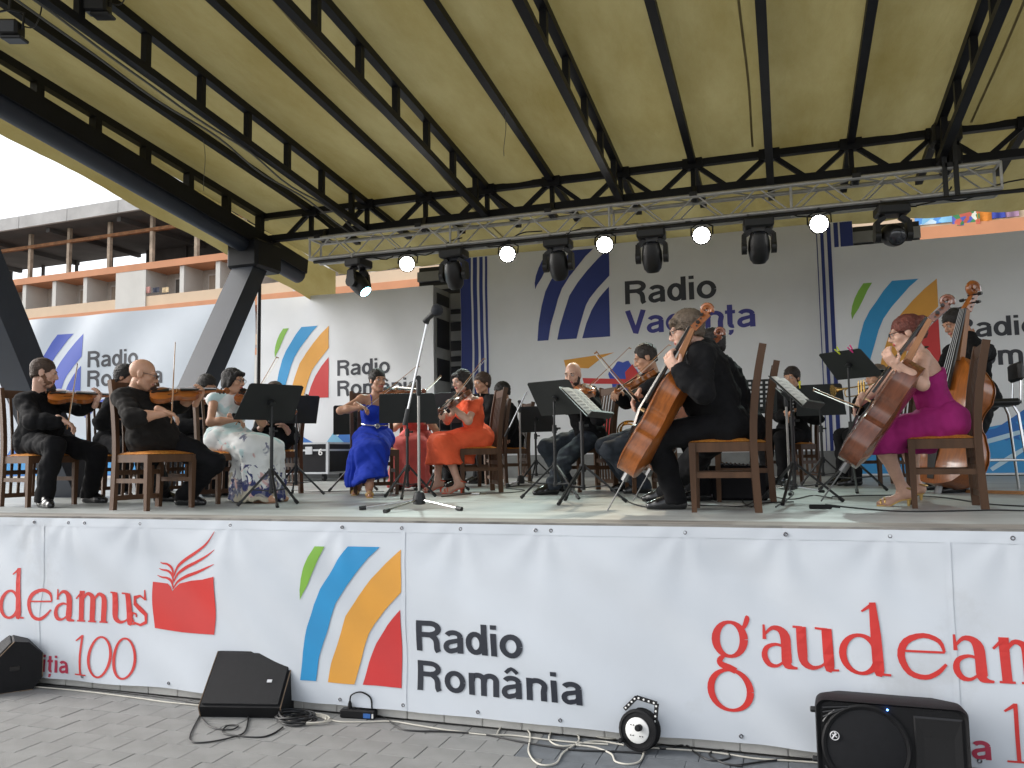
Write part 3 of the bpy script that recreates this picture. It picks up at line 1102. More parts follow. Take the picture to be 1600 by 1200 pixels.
for i, x in enumerate((-4.66, -3.25, -1.995, -.835, .462)):
    z = 4.085
    y = 5.13
    r = root('par_floodlight', PL[i], 'stage light', (x, y, z), 'lit floodlights on the truss')
    d = nrm(np.array((.25 * (-(x + 1)) * .35, -1.0, -.38)))
    c = np.array((x, y, z))
    mb = MB()
    mb.lathe([(.03, -.16), (.085, -.15), (.10, -.08), (.105, .03), (.112, .032), (.112, .05), (.098, .05)], c, d, 20)
    part('can', mb, M_blk, r, smooth=True)
    mb = MB()
    lx, _, lz = frame_of(d)
    mb.lathe([(.078, 0), (.076, .006), (.04, .010), (.01, .011)], c + d * .046, d, 20)
    for k_ in range(14):
        a_ = 2 * math.pi * k_ / 14
        mb.lathe([(.025, 0), (.023, .005), (.008, .008)], c + d * .048 + (lx * math.cos(a_) + lz * math.sin(a_)) * .073, d, 10)
    part('led_lens', mb, M_lens, r, smooth=True)
    mb = MB()
    sx = frame_of(d)[0]
    mb.tube([c + sx * .125, c + sx * .125 + [0, .03, .10], c + [0, .04, .185], c - sx * .125 + [0, .03, .10], c - sx * .125], .010, 6)
    mb.tube([c + [0, .04, .18], (x, TY - .03, TZ - .03)], .016, 6)
    part('bracket', mb, M_blk, r, smooth=True)
    L = bpy.data.lights.new('floodlight_beam', 'SPOT')
    L.energy = 100
    L.spot_size = RAD(58)
    L.spot_blend = .7
    L.shadow_soft_size = .09
    L.color = (.80, 1.0, .94) if i != 2 else (1.0, .86, .62)
    lo = bpy.data.objects.new('floodlight_beam', L)
    COL.objects.link(lo)
    lo.parent = r
    lo.location = tuple(d * .09)
    lo.rotation_euler = Vector(-nrm(d + np.array((0, 0, -.75)))).to_track_quat('Z', 'Y').to_euler()
# ------------------------------------------------------------------ hotel behind
HA = RAD(-2.5)
HO = np.array((-37.95, 34.78, 0.0))
hotel = root('hotel', 'long cream hotel with orange bands, balconies and a bare rooftop frame', 'building', HO, rz=HA)
M_cream = mat('hotel_cream', (.62, .60, .56), rough=.8, var=.06, vs=.6)
M_or = mat('hotel_orange', (.60, .27, .14), rough=.8, var=.1, vs=.5)
M_pe = mat('hotel_peach', (.66, .50, .35), rough=.8, var=.07, vs=.5)
M_fas = mat('hotel_fascia', (.46, .45, .44), rough=.9, var=.16, vs=.8)
M_dk = mat('hotel_dark', (.085, .08, .078), rough=.9, var=.3, vs=.5)
M_rust = mat('hotel_rust', (.25, .11, .045), rough=.9, var=.4, vs=3)
M_post = mat('hotel_post', (.42, .33, .25), rough=.9, var=.4, vs=2)
M_room = mat('hotel_room_wall', (.52, .48, .43), rough=.8, var=.1)
M_frame = mat('hotel_frame', (.62, .60, .57), rough=.5, var=.05)
M_glassh = mat('hotel_glass', (.13, .12, .11), rough=.15, var=.3, vs=.8)
M_cur = mat('hotel_curtain', (.40, .33, .26), rough=.9, var=.2, vs=3, stretch=(6, 1, .3))
M_ac = mat('air_unit', (.62, .60, .55), rough=.5, var=.05)
s0, s1 = -26.0, 62.0


def hp(name, mb, m, parent=hotel):
    return part(name, mb, m, parent, local=True)


mb = MB()
mb.bbox((s0, 1.6, 0), (s1, 14, 13.0))
hp('wall', mb, M_room)
for zb, zt in ((13.0, 13.42), (10.15, 10.72), (7.3, 7.7)):
    mb = MB()
    mb.bbox((s0 - .2, -.12, zb), (s1, 1.65, zt))
    hp('floor_band', mb, M_or)
mb = MB()
mb.bbox((s0, -.1, 0), (s1, 1.6, 7.3))
hp('lower_front', mb, M_cream)
BL = [(-.9 + 13.1 * k, 1.5 + 13.1 * k) for k in range(-2, 5)]
rh = random.Random(21)
for zf in (10.55, 7.7):
    for k, (a, b_) in enumerate(BL):
        mb = MB()
        mb.bbox((a, -.10, zf), (b_, 1.6, zf + 2.45))
        hp('pier', mb, M_cream)
        nxt = BL[k + 1][0] if k + 1 < len(BL) else s1
        mb = MB()
        mb.bbox((b_, -.05, zf + .175), (nxt, .06, zf + .80))
        pa = hp('parapet', mb, M_pe)
        if zf < 10:
            continue
        bays = 4
        w = (nxt - b_) / bays
        for j in range(bays):
            x = b_ + j * w
            if j:
                mb = MB()
                mb.bbox((x - .16, .02, zf), (x + .16, 1.6, zf + 2.45))
                hp('partition', mb, M_cream)
            # glazed balcony door and window with frames
            dx = x + .5 + rh.uniform(0, .3)
            for kind, wx, zz0, zz1 in (('door', .85, .03, 2.15), ('window', 1.15, .75, 2.15)):
                mb = MB()
                mb.bbox((dx, 1.50, zf + zz0), (dx + wx, 1.58, zf + zz1))
                fr = hp(kind, mb, M_frame)
                mb = MB()
                mb.bbox((dx + .09, 1.47, zf + zz0 + .1), (dx + wx - .09, 1.505, zf + zz1 - .1))
                hp('pane', mb, rh.choice((M_glassh, M_cur, M_cur)), fr)
                dx += wx
            if rh.random() < .45:
                mb = MB()
                ax = x + w - .95
                mb.cbox((ax + .35, 1.25, zf + 1.55), (.75, .32, .55), .03)
                u = hp('air_conditioner', mb, M_ac)
                mb = MB()
                mb.lathe([(.2, 0), (.2, .02), (.05, .03)], (ax + .25, 1.09, zf + 1.55), (0, -1, 0), 14)
                hp('fan_grille', mb, M_fas, u)
# rooftop frame
for x in np.arange(-22.5, 9.5, 3.45):
    mb = MB()
    mb.bbox((x - .11, .1, 13.42), (x + .11, .32, 16.4))
    hp('roof_post', mb, M_post)
    mb = MB()
    mb.bbox((x - .09, 6.6, 13.42), (x + .09, 6.78, 16.4))
    hp('roof_post', mb, M_dk)
mb = MB()
mb.bbox((-25, .06, 15.42), (9.6, .30, 15.62))
hp('roof_rail', mb, M_rust)
for z in (14.0, 14.5):
    mb = MB()
    mb.bbox((-25, 6.62, z), (9.6, 6.68, z + .06))
    hp('rear_rail', mb, M_rust)
x = -25.0
while x < 9.6:
    mb = MB()
    mb.bbox((x + .02, -1.1, 16.42), (min(x + 4.2, 9.7) - .02, -.9, 17.22))
    hp('fascia_panel', mb, M_fas)
    x += 4.2
mb = MB()
mb.bbox((-25, -.9, 16.40), (9.7, 7.2, 16.62))
hp('roof_slab', mb, M_dk)
mb = MB()
mb.bbox((-5.5, 6.8, 13.42), (9.6, 7.0, 16.4))
hp('screen_wall', mb, M_dk)
for k in range(6):
    mb = MB()
    mb.bbox((-24.5 + 6 * k, -.5, 16.1), (-24.2 + 6 * k, 7.0, 16.4))
    hp('roof_joist', mb, M_dk)
HR = np.array([[math.cos(HA), -math.sin(HA), 0], [math.sin(HA), math.cos(HA), 0], [0, 0, 1]])


def hung(u, v0, v1, du, m, label, name, cat='towel', grp='laundry hung over the hotel balconies'):
    """cloth hung over the parapet, between photo rows v0 and v1"""
    nn = HR @ np.array((0, 1, 0))
    d = ray(u, (v0 + v1) / 2)
    tt = ((HO + nn * -.09 - CAM) @ nn) / (d @ nn)
    c = CAM + d * tt
    w = du * tt / F_PX
    hgt = (v1 - v0) * tt / F_PX
    mb = MB()
    ex = HR @ np.array((1, 0, 0))
    rr = random.Random(int(u))
    ph = rr.uniform(0, 6)
    F = lambda i, j, o: c + ex * (i - .5) * w + np.array((0, 0, (j - .5) * hgt)) - nn * (.02 + o + .03 * math.sin(9 * i + ph) * (1 - j))
    mb.grid(lambda i, j: F(i, j, 0), np.linspace(0, 1, 9), np.linspace(0, 1, 5))
    mb.grid(lambda i, j: F(i, j, -.015), np.linspace(1, 0, 9), np.linspace(0, 1, 5))
    single(name, mb, m, label, cat, c - [0, 0, hgt / 2], grp, smooth='all')


def speckle(name, cols, sc):
    if name in MATS:
        return MATS[name]
    m = bpy.data.materials.new(name)
    m.use_nodes = True
    t = m.node_tree
    tc = t.nodes.new('ShaderNodeTexCoord')
    v = t.nodes.new('ShaderNodeTexVoronoi')
    v.inputs['Scale'].default_value = sc
    t.links.new(tc.outputs['Object'], v.inputs['Vector'])
    r = t.nodes.new('ShaderNodeValToRGB')
    r.color_ramp.interpolation = 'CONSTANT'
    while len(r.color_ramp.elements) < len(cols):
        r.color_ramp.elements.new(.5)
    for i, c in enumerate(cols):
        r.color_ramp.elements[i].position = i / len(cols)
        r.color_ramp.elements[i].color = (*c, 1)
    sp = t.nodes.new('ShaderNodeSeparateColor')
    t.links.new(v.outputs['Color'], sp.inputs[0])
    t.links.new(sp.outputs[0], r.inputs['Fac'])
    b = t.nodes['Principled BSDF']
    b.inputs['Roughness'].default_value = .8
    t.links.new(r.outputs[0], b.inputs['Base Color'])
    MATS[name] = m
    return m


hung(1458, 332, 350, 52, speckle('towel_sky', [(.25, .55, .80), (.10, .30, .70), (.6, .75, .85)], 2.2), 'pale blue beach towel hung beside the patterned green one', 'beach_towel')
hung(1509, 329, 352, 38, speckle('towel_jungle', [(.05, .22, .08), (.55, .12, .08), (.10, .12, .45), (.7, .7, .6)], 5.0), 'green and red patterned beach towel hung on the hotel balcony', 'beach_towel')
hung(1538, 327, 346, 20, mat('towel_orange', (.65, .22, .03), rough=.9, var=.2), 'orange towel hung beside the patterned green one', 'beach_towel')
hung(1560, 323, 341, 18, mat('towel_blue', (.04, .06, .32), rough=.9, var=.1), 'dark blue towel between the orange and mauve ones', 'beach_towel')
hung(1580, 321, 339, 20, mat('towel_mauve', (.33, .20, .30), rough=.9, var=.1), 'mauve towel hung at the end of the row', 'beach_towel')
hung(232, 448, 458, 8, mat('towel_pink', (.5, .25, .22), rough=.9, var=.2), 'small pink cloth drying on the hotel balcony', 'drying_cloth')
hung(244, 449, 457, 14, mat('towel_black', (.03, .035, .06), rough=.9, var=.2), 'dark clothes drying on the hotel balcony', 'drying_cloth')
hung(259, 449, 457, 13, mat('towel_straw', (.62, .47, .28), rough=.9, var=.2), 'straw coloured cloth drying on the hotel balcony', 'drying_cloth')
# ------------------------------------------------------------------ chairs
M_wood = mat('chair_wood', (.085, .042, .021), rough=.5, var=.4, vs=5, stretch=(1, 1, .12), spec=.3)
M_seat = bpy.data.materials.new('chair_cushion')
M_seat.use_nodes = True
t = M_seat.node_tree
tc = t.nodes.new('ShaderNodeTexCoord')
v = t.nodes.new('ShaderNodeTexNoise')
v.inputs['Scale'].default_value = 26
v.inputs['Distortion'].default_value = 2.2
t.links.new(tc.outputs['Object'], v.inputs['Vector'])
r = t.nodes.new('ShaderNodeValToRGB')
r.color_ramp.elements[0].position, r.color_ramp.elements[1].position = .46, .54
r.color_ramp.elements[0].color = (.44, .135, .012, 1)
r.color_ramp.elements[1].color = (.60, .25, .03, 1)
t.links.new(v.outputs['Fac'], r.inputs['Fac'])
t.links.new(r.outputs[0], t.nodes['Principled BSDF'].inputs['Base Color'])
t.nodes['Principled BSDF'].inputs['Roughness'].default_value = .75


def make_chair():
    r = root('dining_chair', 'x', 'chair', (0, 0, 0), 'orchestra chairs with orange seats')
    w = .205

    def px(z):                       # rear post curve
        return float(np.interp(z, [0, .2, .43, .60, .77, .95, 1.06], [-.215, -.205, -.198, -.205, -.225, -.256, -.280]))
    mb = MB()
    # cushion: softly domed
    us, vs = np.linspace(-1, 1, 9), np.linspace(-1, 1, 9)
    mb.grid(lambda u, v: (.0 + .20 * u, .208 * v, .446 + .030 * (1 - abs(u) ** 5) * (1 - abs(v) ** 5)), us, vs)
    mb.grid(lambda u, v: (.0 - .20 * u, .208 * v, .444), us, vs)
    part('seat_cushion', mb, M_seat, r, smooth='all', local=True)
    mb = MB()
    mb.box((0, w - .005, .412), (.37, .024, .062))
    mb.box((0, -w + .005, .412), (.37, .024, .062))
    mb.box((.185, 0, .412), (.024, .38, .062))
    mb.box((-.20, 0, .412), (.024, .38, .062))
    part('seat_frame', mb, M_wood, r, local=True)
    for s in (-1, 1):
        mb = MB()
        mb.bar((.178, s * w, 0), (.180, s * w, .443), .032, .032, up=(1, 0, 0), w2=.042, h2=.042)
        part('front_leg', mb, M_wood, r, local=True)
        mb = MB()
        mb.sweep([(px(z), s * w, z) for z in np.linspace(0, 1.06, 16)], .034, .046)
        part('back_post', mb, M_wood, r, smooth=True, local=True)
        mb = MB()
        mb.bar((.18, s * w, .235), (px(.235) + .01, s * w, .235), .02, .036)
        part('stretcher', mb, M_wood, r, local=True)
    for z, hh in ((1.008, .072), (.30, .04), (.095, .04)):
        mb = MB()
        mb.bar((px(z), -w + .01, z), (px(z), w - .01, z), .022, hh)
        part('back_rail', mb, M_wood, r, local=True)
    for k in range(5):
        y = (k - 2) * .066
        mb = MB()
        mb.sweep([(px(z), y, z) for z in np.linspace(.10, .985, 10)], .024, .011)
        part('slat', mb, M_wood, r, smooth=True, local=True)
    return r


CHAIR = make_chair()
_first = [True]


def chair(x, y, head, label, z=S, sc=(1, 1, 1)):
    o = CHAIR if _first[0] else copy_tree(CHAIR)
    _first[0] = False
    o.location = (x, y, z)
    o.rotation_euler = (0, 0, RAD(head))
    o['label'] = label
    o.scale = sc
    return o


# ------------------------------------------------------------------ bowed instruments
M_var = mat('varnish_amber', (.30, .085, .012), rough=.28, var=.32, vs=9, stretch=(6, .6, 6), coat=.7)
M_var2 = mat('varnish_brown', (.17, .045, .012), rough=.26, var=.35, vs=7, stretch=(5, .6, 5), coat=.8)
M_var3 = mat('varnish_red', (.145, .042, .016), rough=.26, var=.35, vs=7, stretch=(5, .6, 5), coat=.8)
M_ebony = mat('ebony', (.010, .009, .009), rough=.3, var=.1)
M_neck = mat('maple_neck', (.30, .13, .05), rough=.4, var=.2, vs=10, stretch=(4, .5, 4))
M_string = mat('steel_string', (.55, .53, .50), rough=.3, metal=1, var=0)
M_casepin = mat('endpin_steel', (.20, .20, .20), rough=.35, metal=.8, var=0)
M_bridge = mat('bridge_maple', (.55, .36, .17), rough=.5, var=.1)
M_hair = mat('bow_hair', (.75, .72, .64), rough=.5, var=.05)
M_stick = mat('bow_stick', (.33, .16, .06), rough=.35, var=.2, vs=8, coat=.4)

OUT_V = [(0, .10), (.006, .30), (.03, .58), (.08, .82), (.15, .965), (.215, 1.0), (.28, .965), (.345, .86), (.385, .79), (.405, .80), (.43, .66), (.48, .56), (.53, .53), (.58, .55), (.63, .63), (.655, .735), (.68, .70), (.73, .76), (.80, .795), (.87, .75), (.93, .62), (.97, .42), (.99, .26), (1, .14)]
OUT_B = [(0, .10), (.006, .30), (.03, .58), (.08, .82), (.15, .96), (.22, 1.0), (.29, .97), (.36, .86), (.40, .78), (.42, .79), (.45, .66), (.50, .575), (.55, .56), (.60, .60), (.645, .70), (.665, .76), (.69, .745), (.74, .765), (.79, .74), (.85, .62), (.90, .46), (.95, .29), (.98, .20), (1, .15)]


def instrument(name, cat, label, kind, M, group=None, varn=None):
    """local frame: origin at the lower end of the body, +Y to the scroll, +Z out of the belly"""
    if kind == 'violin':
        L, low, rib, arch, total, out = .358, .104, .031, .016, .595, OUT_V
    elif kind == 'cello':
        L, low, rib, arch, total, out = .755, .218, .112, .028, 1.23, OUT_V
    else:
        L, low, rib, arch, total, out = 1.12, .335, .19, .035, 1.83, OUT_B
    k = L / .358
    vm = varn or (M_var if kind == 'violin' else M_var2)
    ts = np.concatenate([np.linspace(0, .04, 5), np.linspace(.06, .94, 34), np.linspace(.96, 1, 5)])
    to, wo = [q[0] for q in out], [q[1] for q in out]
    ws = np.interp(ts, to, wo) * low
    r = root(name, label, cat, (0, 0, 0), group)
    # ribs
    mb = MB()
    ring = [(ws[i] * .975, ts[i] * L) for i in range(len(ts))] + [(-ws[i] * .975, ts[i] * L) for i in range(len(ts) - 1, -1, -1)]
    n = len(ring)
    mb.add([(x, y, -rib / 2) for x, y in ring] + [(x, y, rib / 2) for x, y in ring], [(i, (i + 1) % n, n + (i + 1) % n, n + i) for i in range(n)])
    part('ribs', mb, vm, r, smooth=True, local=True)
    cols = np.linspace(-1, 1, 11)
    for nm, sg in (('belly', 1), ('back', -1)):
        mb = MB()
        def f(t_i, c, dz=0.0):
            i = int(t_i)
            w = ws[i] + .0035 * k ** .5
            e = min(1, (math.sin(math.pi * min(max(ts[i], .0), 1.0)) * 2.2)) if 0 < ts[i] < 1 else 0
            return (c * w, ts[i] * L, sg * (rib / 2 + .0035 * k ** .5 - dz + arch * (1 - abs(c) ** 2.4) * e))
        mb.grid(lambda a, c: f(a, c), range(len(ts)), cols if sg > 0 else cols[::-1])
        # edge thickness
        m_ = len(ts)
        for c in (-1, 1):
            P = [f(i, c) for i in range(m_)] + [(f(i, c)[0], f(i, c)[1], sg * (rib / 2 - .001)) for i in range(m_)]
            mb.add(P, [(i, i + 1, m_ + i + 1, m_ + i) for i in range(m_ - 1)])
        part(nm, mb, vm, r, smooth=True, local=True)
    zt = rib / 2 + arch
    # f holes
    for s in (-1, 1):
        mb = MB()
        c0 = np.array((s * low * .37, L * .47))
        P = [(-.035, .17), (-.055, .14), (-.03, .11), (.0, .06), (.012, 0), (.02, -.06), (.045, -.11), (.07, -.14), (.05, -.17)]
        P = [(c0[0] + s * a * L * .55, c0[1] + b * L * .62) for a, b in P]
        def zz(x, y):
            w = float(np.interp(y / L, ts, ws))
            return rib / 2 + .0035 * k ** .5 + arch * (1 - min(1, abs(x / w)) ** 2.4) + .0012 * k
        mb.tube([(x, y, zz(x, y)) for x, y in catmull([np.array(p) for p in P], 3)], .0026 * k, 5)
        part('f_hole', mb, M_ebony, r, smooth=True, local=True)
    # neck, fingerboard
    nut = L + .130 * k if kind != 'bass' else L + .42
    zn = rib / 2 + .010 * k
    mb = MB()
    mb.bar((0, L - .01 * k, zn - .012 * k), (0, nut, zn + .002 * k), .030 * k ** .8, .024 * k ** .8, up=(0, 0, 1), w2=.023 * k ** .8, h2=.017 * k ** .8)
    part('neck', mb, M_neck if kind != 'violin' else vm, r, local=True)
    mb = MB()
    fb0 = L * .62 if kind != 'bass' else L * .72
    mb.bar((0, fb0, zt + .016 * k ** .9), (0, nut, zn + .014 * k ** .8), .042 * k ** .8, .007 * k ** .8, up=(0, 0, 1), w2=.024 * k ** .8)
    part('fingerboard', mb, M_ebony, r, local=True)
    # pegbox and scroll
    mb = MB()
    e0 = np.array((0, nut, zn))
    ln = total - nut
    mb.bar(e0, e0 + [0, ln * .62, -.018 * k], .024 * k ** .8, .026 * k ** .8, up=(0, 0, 1), w2=.017 * k ** .8, h2=.02 * k ** .8)
    pts, rs = [], []
    R0 = ln * {'violin': .21, 'cello': .17, 'bass': .20}[kind]
    for i in range(22):
        a = i / 21 * 2 * math.pi * 1.45
        rad = R0 * (1 - .62 * i / 21)
        cc = e0 + [0, ln * .70, -.016 * k + R0 * .55]
        pts.append(cc + np.array((0, math.sin(a) * rad, -math.cos(a) * rad)))
        rs.append(R0 * (.50 - .12 * i / 21))
    mb.tube(pts, rs, 8)
    mb.tube([pts[-1] - [R0 * .62, 0, 0], pts[-1] + [R0 * .62, 0, 0]], R0 * .30, 8)
    part('scroll', mb, vm, r, smooth=True, local=True)
    for j in range(4):
        s = 1 if j % 2 else -1
        yy = nut + ln * (.12 + .13 * j)
        mb = MB()
        mb.tube([(-s * .014 * k ** .8, yy, zn - .006 * k), (s * .03 * k ** .8, yy, zn - .006 * k)], .0032 * k ** .8, 6)
        mb.tube([(s * .03 * k ** .8, yy, zn - .006 * k), (s * .043 * k ** .8, yy, zn - .006 * k)], [.008 * k ** .7, .006 * k ** .7], 6)
        part('peg', mb, M_ebony, r, smooth=True, local=True)
    by = L * .545
    hb = .030 * k ** .85
    mb = MB()
    mb.prism([(-.020 * k, 0), (-.012 * k, 0), (0, hb * .45), (.012 * k, 0), (.020 * k, 0), (.017 * k, hb * .75), (0, hb), (-.017 * k, hb * .75)], (0, by - .002 * k, zt - .003 * k), (1, 0, 0), (0, 0, 1), (0, 1, 0), .005 * k)
    part('bridge', mb, M_bridge, r, local=True)
    mb = MB()
    mb.bar((0, .012 * k, zt * .8 + .004), (0, by - .055 * k, zt + hb * .55), .020 * k, .006 * k, up=(0, 0, 1), w2=.040 * k)
    part('tailpiece', mb, M_ebony, r, local=True)
    for j in range(4):
        s = (j - 1.5)
        mb = MB()
        mb.tube([(s * .008 * k, by - .055 * k, zt + hb * .6), (s * .009 * k, by, zt + hb * .97), (s * .0045 * k, nut, zn + .019 * k ** .8)], .0007 * k ** .9 + .0003, 4)
        part('string', mb, M_string, r, smooth=True, local=True)
    if kind == 'violin':
        mb = MB()
        mb.lathe([(.006, 0), (.026, .002), (.028, .006), (.022, .007), (.01, .005)], (-.042, .030, zt + .001), (0, 0, 1), 14)
        part('chin_rest', mb, M_ebony, r, smooth=True, local=True)
    else:
        mb = MB()
        q = .30 if kind == 'cello' else .10
        mb.tube([(0, .01, 0), (0, -.03 * k, 0)], .016 * k ** .6, 8)
        mb.tube([(0, -.02 * k, 0), (0, -q, 0)], .0034 * k ** .5, 8)
        part('endpin', mb, M_casepin, r, smooth=True, local=True)
    r.matrix_world = M
    return r


_TEMPL = {}


def place_instrument(name, cat, label, kind, base, tip, belly, varn=None, group=None, roll=0):
    """body end at base, scroll towards tip, belly facing the given direction"""
    y = nrm(np.asarray(tip) - np.asarray(base))
    z = np.asarray(belly, float)
    z = nrm(z - y * (z @ y))
    x = np.cross(y, z)
    M = Matrix.Identity(4)
    for i in range(3):
        M[i][0], M[i][1], M[i][2], M[i][3] = x[i], y[i], z[i], base[i]
    key = (kind, varn.name if varn else '')
    if key in _TEMPL:
        o = copy_tree(_TEMPL[key])
        o.matrix_world = M
        tag(o, label, cat, group)
    else:
        o = instrument(name, cat, label, kind, M, group, varn)
        _TEMPL[key] = o
    return o


def bow(frog, tip, hairdir, label, L=.74):
    frog = np.asarray(frog, float)
    d = nrm(np.asarray(tip, float) - frog)
    h = np.asarray(hairdir, float)
    h = nrm(h - d * (h @ d))
    a = frog - d * .05
    r = root('bow', label, 'bow', a, 'bows of the string players')
    mb = MB()
    P = [a + d * L * s + h * (.006 * math.sin(math.pi * s)) for s in np.linspace(0, 1, 12)]
    mb.tube(P, [.0048 - .0018 * s for s in np.linspace(0, 1, 12)], 6)
    mb.bar(a + d * L - d * .012 + h * .0, a + d * L + d * .004 + h * .022, .006, .009, up=d)
    part('stick', mb, M_stick, r, smooth=True)
    mb = MB()
    mb.bar(a + d * .03 + h * .012, a + d * .085 + h * .012, .011, .019, up=h)
    part('frog', mb, M_ebony, r)
    mb = MB()
    mb.bar(a + d * .055 + h * .022, a + d * L * .995 + h * .021, .0085, .0022, up=h)
    part('bow_hair', mb, M_hair, r)
    return r


# ------------------------------------------------------------------ music stands
M_tray = mat('music_stand_black', (.013, .014, .015), rough=.5, var=.2, vs=6)
M_paper = mat('sheet_paper', (.78, .77, .73), rough=.7, var=.04)
M_note = mat('sheet_notes', (.33, .33, .33), rough=.8, var=0)
M_chrome = mat('chrome', (.62, .62, .62), rough=.18, metal=1.0, var=.05)


def tripod(r, x, y, ztop, zspread, rad, a0, m=M_tray, w=.016, z=S):
    for k in range(3):
        a = RAD(a0 + 120 * k)
        e = np.array((x + rad * math.cos(a), y + rad * math.sin(a), z + .012))
        mb = MB()
        mb.bar((x + .02 * math.cos(a), y + .02 * math.sin(a), z + ztop), e, w, w)
        mb.bar((x + .02 * math.cos(a), y + .02 * math.sin(a), z + zspread), (x + rad * .55 * math.cos(a), y + rad * .55 * math.sin(a), z + ztop * .47), w * .6, w * .6)
        lg = part('leg', mb, m, r)
        mb = MB()
        d = nrm(e - np.array((x, y, z + ztop)))
        mb.tube([e - d * .035, e + d * .006], .015, 7)
        part('rubber_foot', mb, M_tray, lg, smooth=True)


def music_stand(u, v, dp, face, tilt, label, width=.50, height=.34, legs=.30, a0=20, sheet=None, clips=(), perforated=False, zoff=0.0, sheet_label=None):
    c = PX(u, v, dp)
    fv = np.array((math.cos(RAD(face)), math.sin(RAD(face)), 0))
    wv = np.array((math.sin(RAD(face)), -math.cos(RAD(face)), 0))
    upv = np.array((0, 0, 1)) * math.cos(RAD(tilt)) - fv * math.sin(RAD(tilt))
    nv = fv * math.cos(RAD(tilt)) + np.array((0, 0, 1)) * math.sin(RAD(tilt))
    x, y = (c - nv * .03)[:2]
    r = root('music_stand', label, 'music stand', (x, y, S), 'music stands among the players')
    mb = MB()
    if perforated:
        nx_, ny_ = 9, 7
        for i in range(nx_ + 1):
            a = c + wv * (i / nx_ - .5) * width
            mb.bar(a - upv * height / 2, a + upv * height / 2, .030, .003, up=nv)
        for j in range(ny_ + 1):
            a = c + upv * (j / ny_ - .5) * height
            mb.bar(a - wv * width / 2, a + wv * width / 2, .024, .0035, up=nv)
    else:
        tw = .06
        poly = [(-width / 2 + tw * .0, -height / 2), (width / 2, -height / 2), (width / 2 - tw * .4, height / 2 - .015), (width / 2 - tw * .7, height / 2), (-width / 2 + tw * .7, height / 2), (-width / 2 + tw * .4, height / 2 - .015)]
        mb.prism(poly, c, wv, upv, nv, .004)
    tr = part('tray', mb, M_tray, r)
    mb = MB()
    a = c - upv * (height / 2 - .002) + nv * .03
    mb.box(a, (width * .98, .056, .005), np.array([wv, nv, upv]).T)
    mb.box(a + nv * .028 + upv * .008, (width * .98, .004, .020), np.array([wv, nv, upv]).T)
    part('lip', mb, M_tray, tr)
    mb = MB()
    mb.tube([c - nv * .004, c - nv * .035], .03, 10)
    mb.tube([(x, y, c[2] - .03), (x, y, S + .55)], .009, 8)
    part('upper_pole', mb, M_tray, r, smooth=True)
    mb = MB()
    mb.tube([(x, y, S + .60), (x, y, S + .10)], .014, 8)
    part('lower_pole', mb, M_tray, r, smooth=True)
    mb = MB()
    mb.tube([(x, y, S + .56), (x, y, S + .63)], .021, 8)
    mb.tube([(x + .02, y, S + .60), (x + .055, y, S + .60)], .010, 6)
    part('collar', mb, M_tray, r, smooth=True)
    mb = MB()
    mb.tube([(x, y, S + .24), (x, y, S + .30)], .025, 8)
    part('leg_hub', mb, M_tray, r, smooth=True)
    mb = MB()
    mb.tube([(x, y, S + .10), (x, y, S + .14)], .020, 8)
    part('brace_hub', mb, M_tray, r, smooth=True)
    tripod(r, x, y, .28, .12, legs, a0)
    if sheet:
        sw_, sh_ = sheet
        b = c + nv * .008
        sr = root('sheet_music', sheet_label, 'sheet music', b - upv * (height / 2))
        for s in (-1, 1):
            mb = MB()
            def pf_(i, j):
                q = abs(i)
                return b + wv * s * q * sw_ / 2 + upv * (-height / 2 + .01 + j * sh_) + nv * (.004 + .014 * math.sin(math.pi * min(1, q * 1.05)) * (1 - q * .5))
            mb.grid(lambda i, j: pf_(i, j), np.linspace(0.001, 1, 9), np.linspace(0, 1, 5))
            mb.grid(lambda i, j: pf_(i, j) - nv * .004, np.linspace(1, 0.001, 9), np.linspace(0, 1, 5))
            pg = part('page', mb, M_paper, sr, smooth='all')
            mb = MB()
            for li in range(7):
                zz = .12 + li * .115
                for ln in range(5):
                    A, B = pf_(.12, zz + ln * .011), pf_(.9, zz + ln * .011)
                    M_ = pf_(.5, zz + ln * .011)
                    for p, q in ((A, M_), (M_, B)):
                        mb.bar(p + nv * .0015, q + nv * .0015, .0007, .0005, up=nv)
            part('staff_lines', mb, M_note, pg)
    for j, (f, cname, colr) in enumerate(clips):
        mb = MB()
        a = c + upv * (height / 2 - .01) + wv * f * width / 2
        for s in (-1, 1):
            mb.bar(a + nv * .006 * s - upv * .02, a + nv * .014 * s + upv * .055 + wv * .006 * s, .012, .006, up=nv)
        mb.tube([a - nv * .01, a + nv * .01], .006, 6)
        single('clothes_peg', mb, mat('peg_' + cname, colr, rough=.5, var=.05), cname + ' plastic clothes peg clipped on ' + label.split(' ', 1)[1].replace('music stand', 'the music stand') if False else cname + ' plastic peg clipped to a music stand near the magenta dress', 'peg', a)
    return r


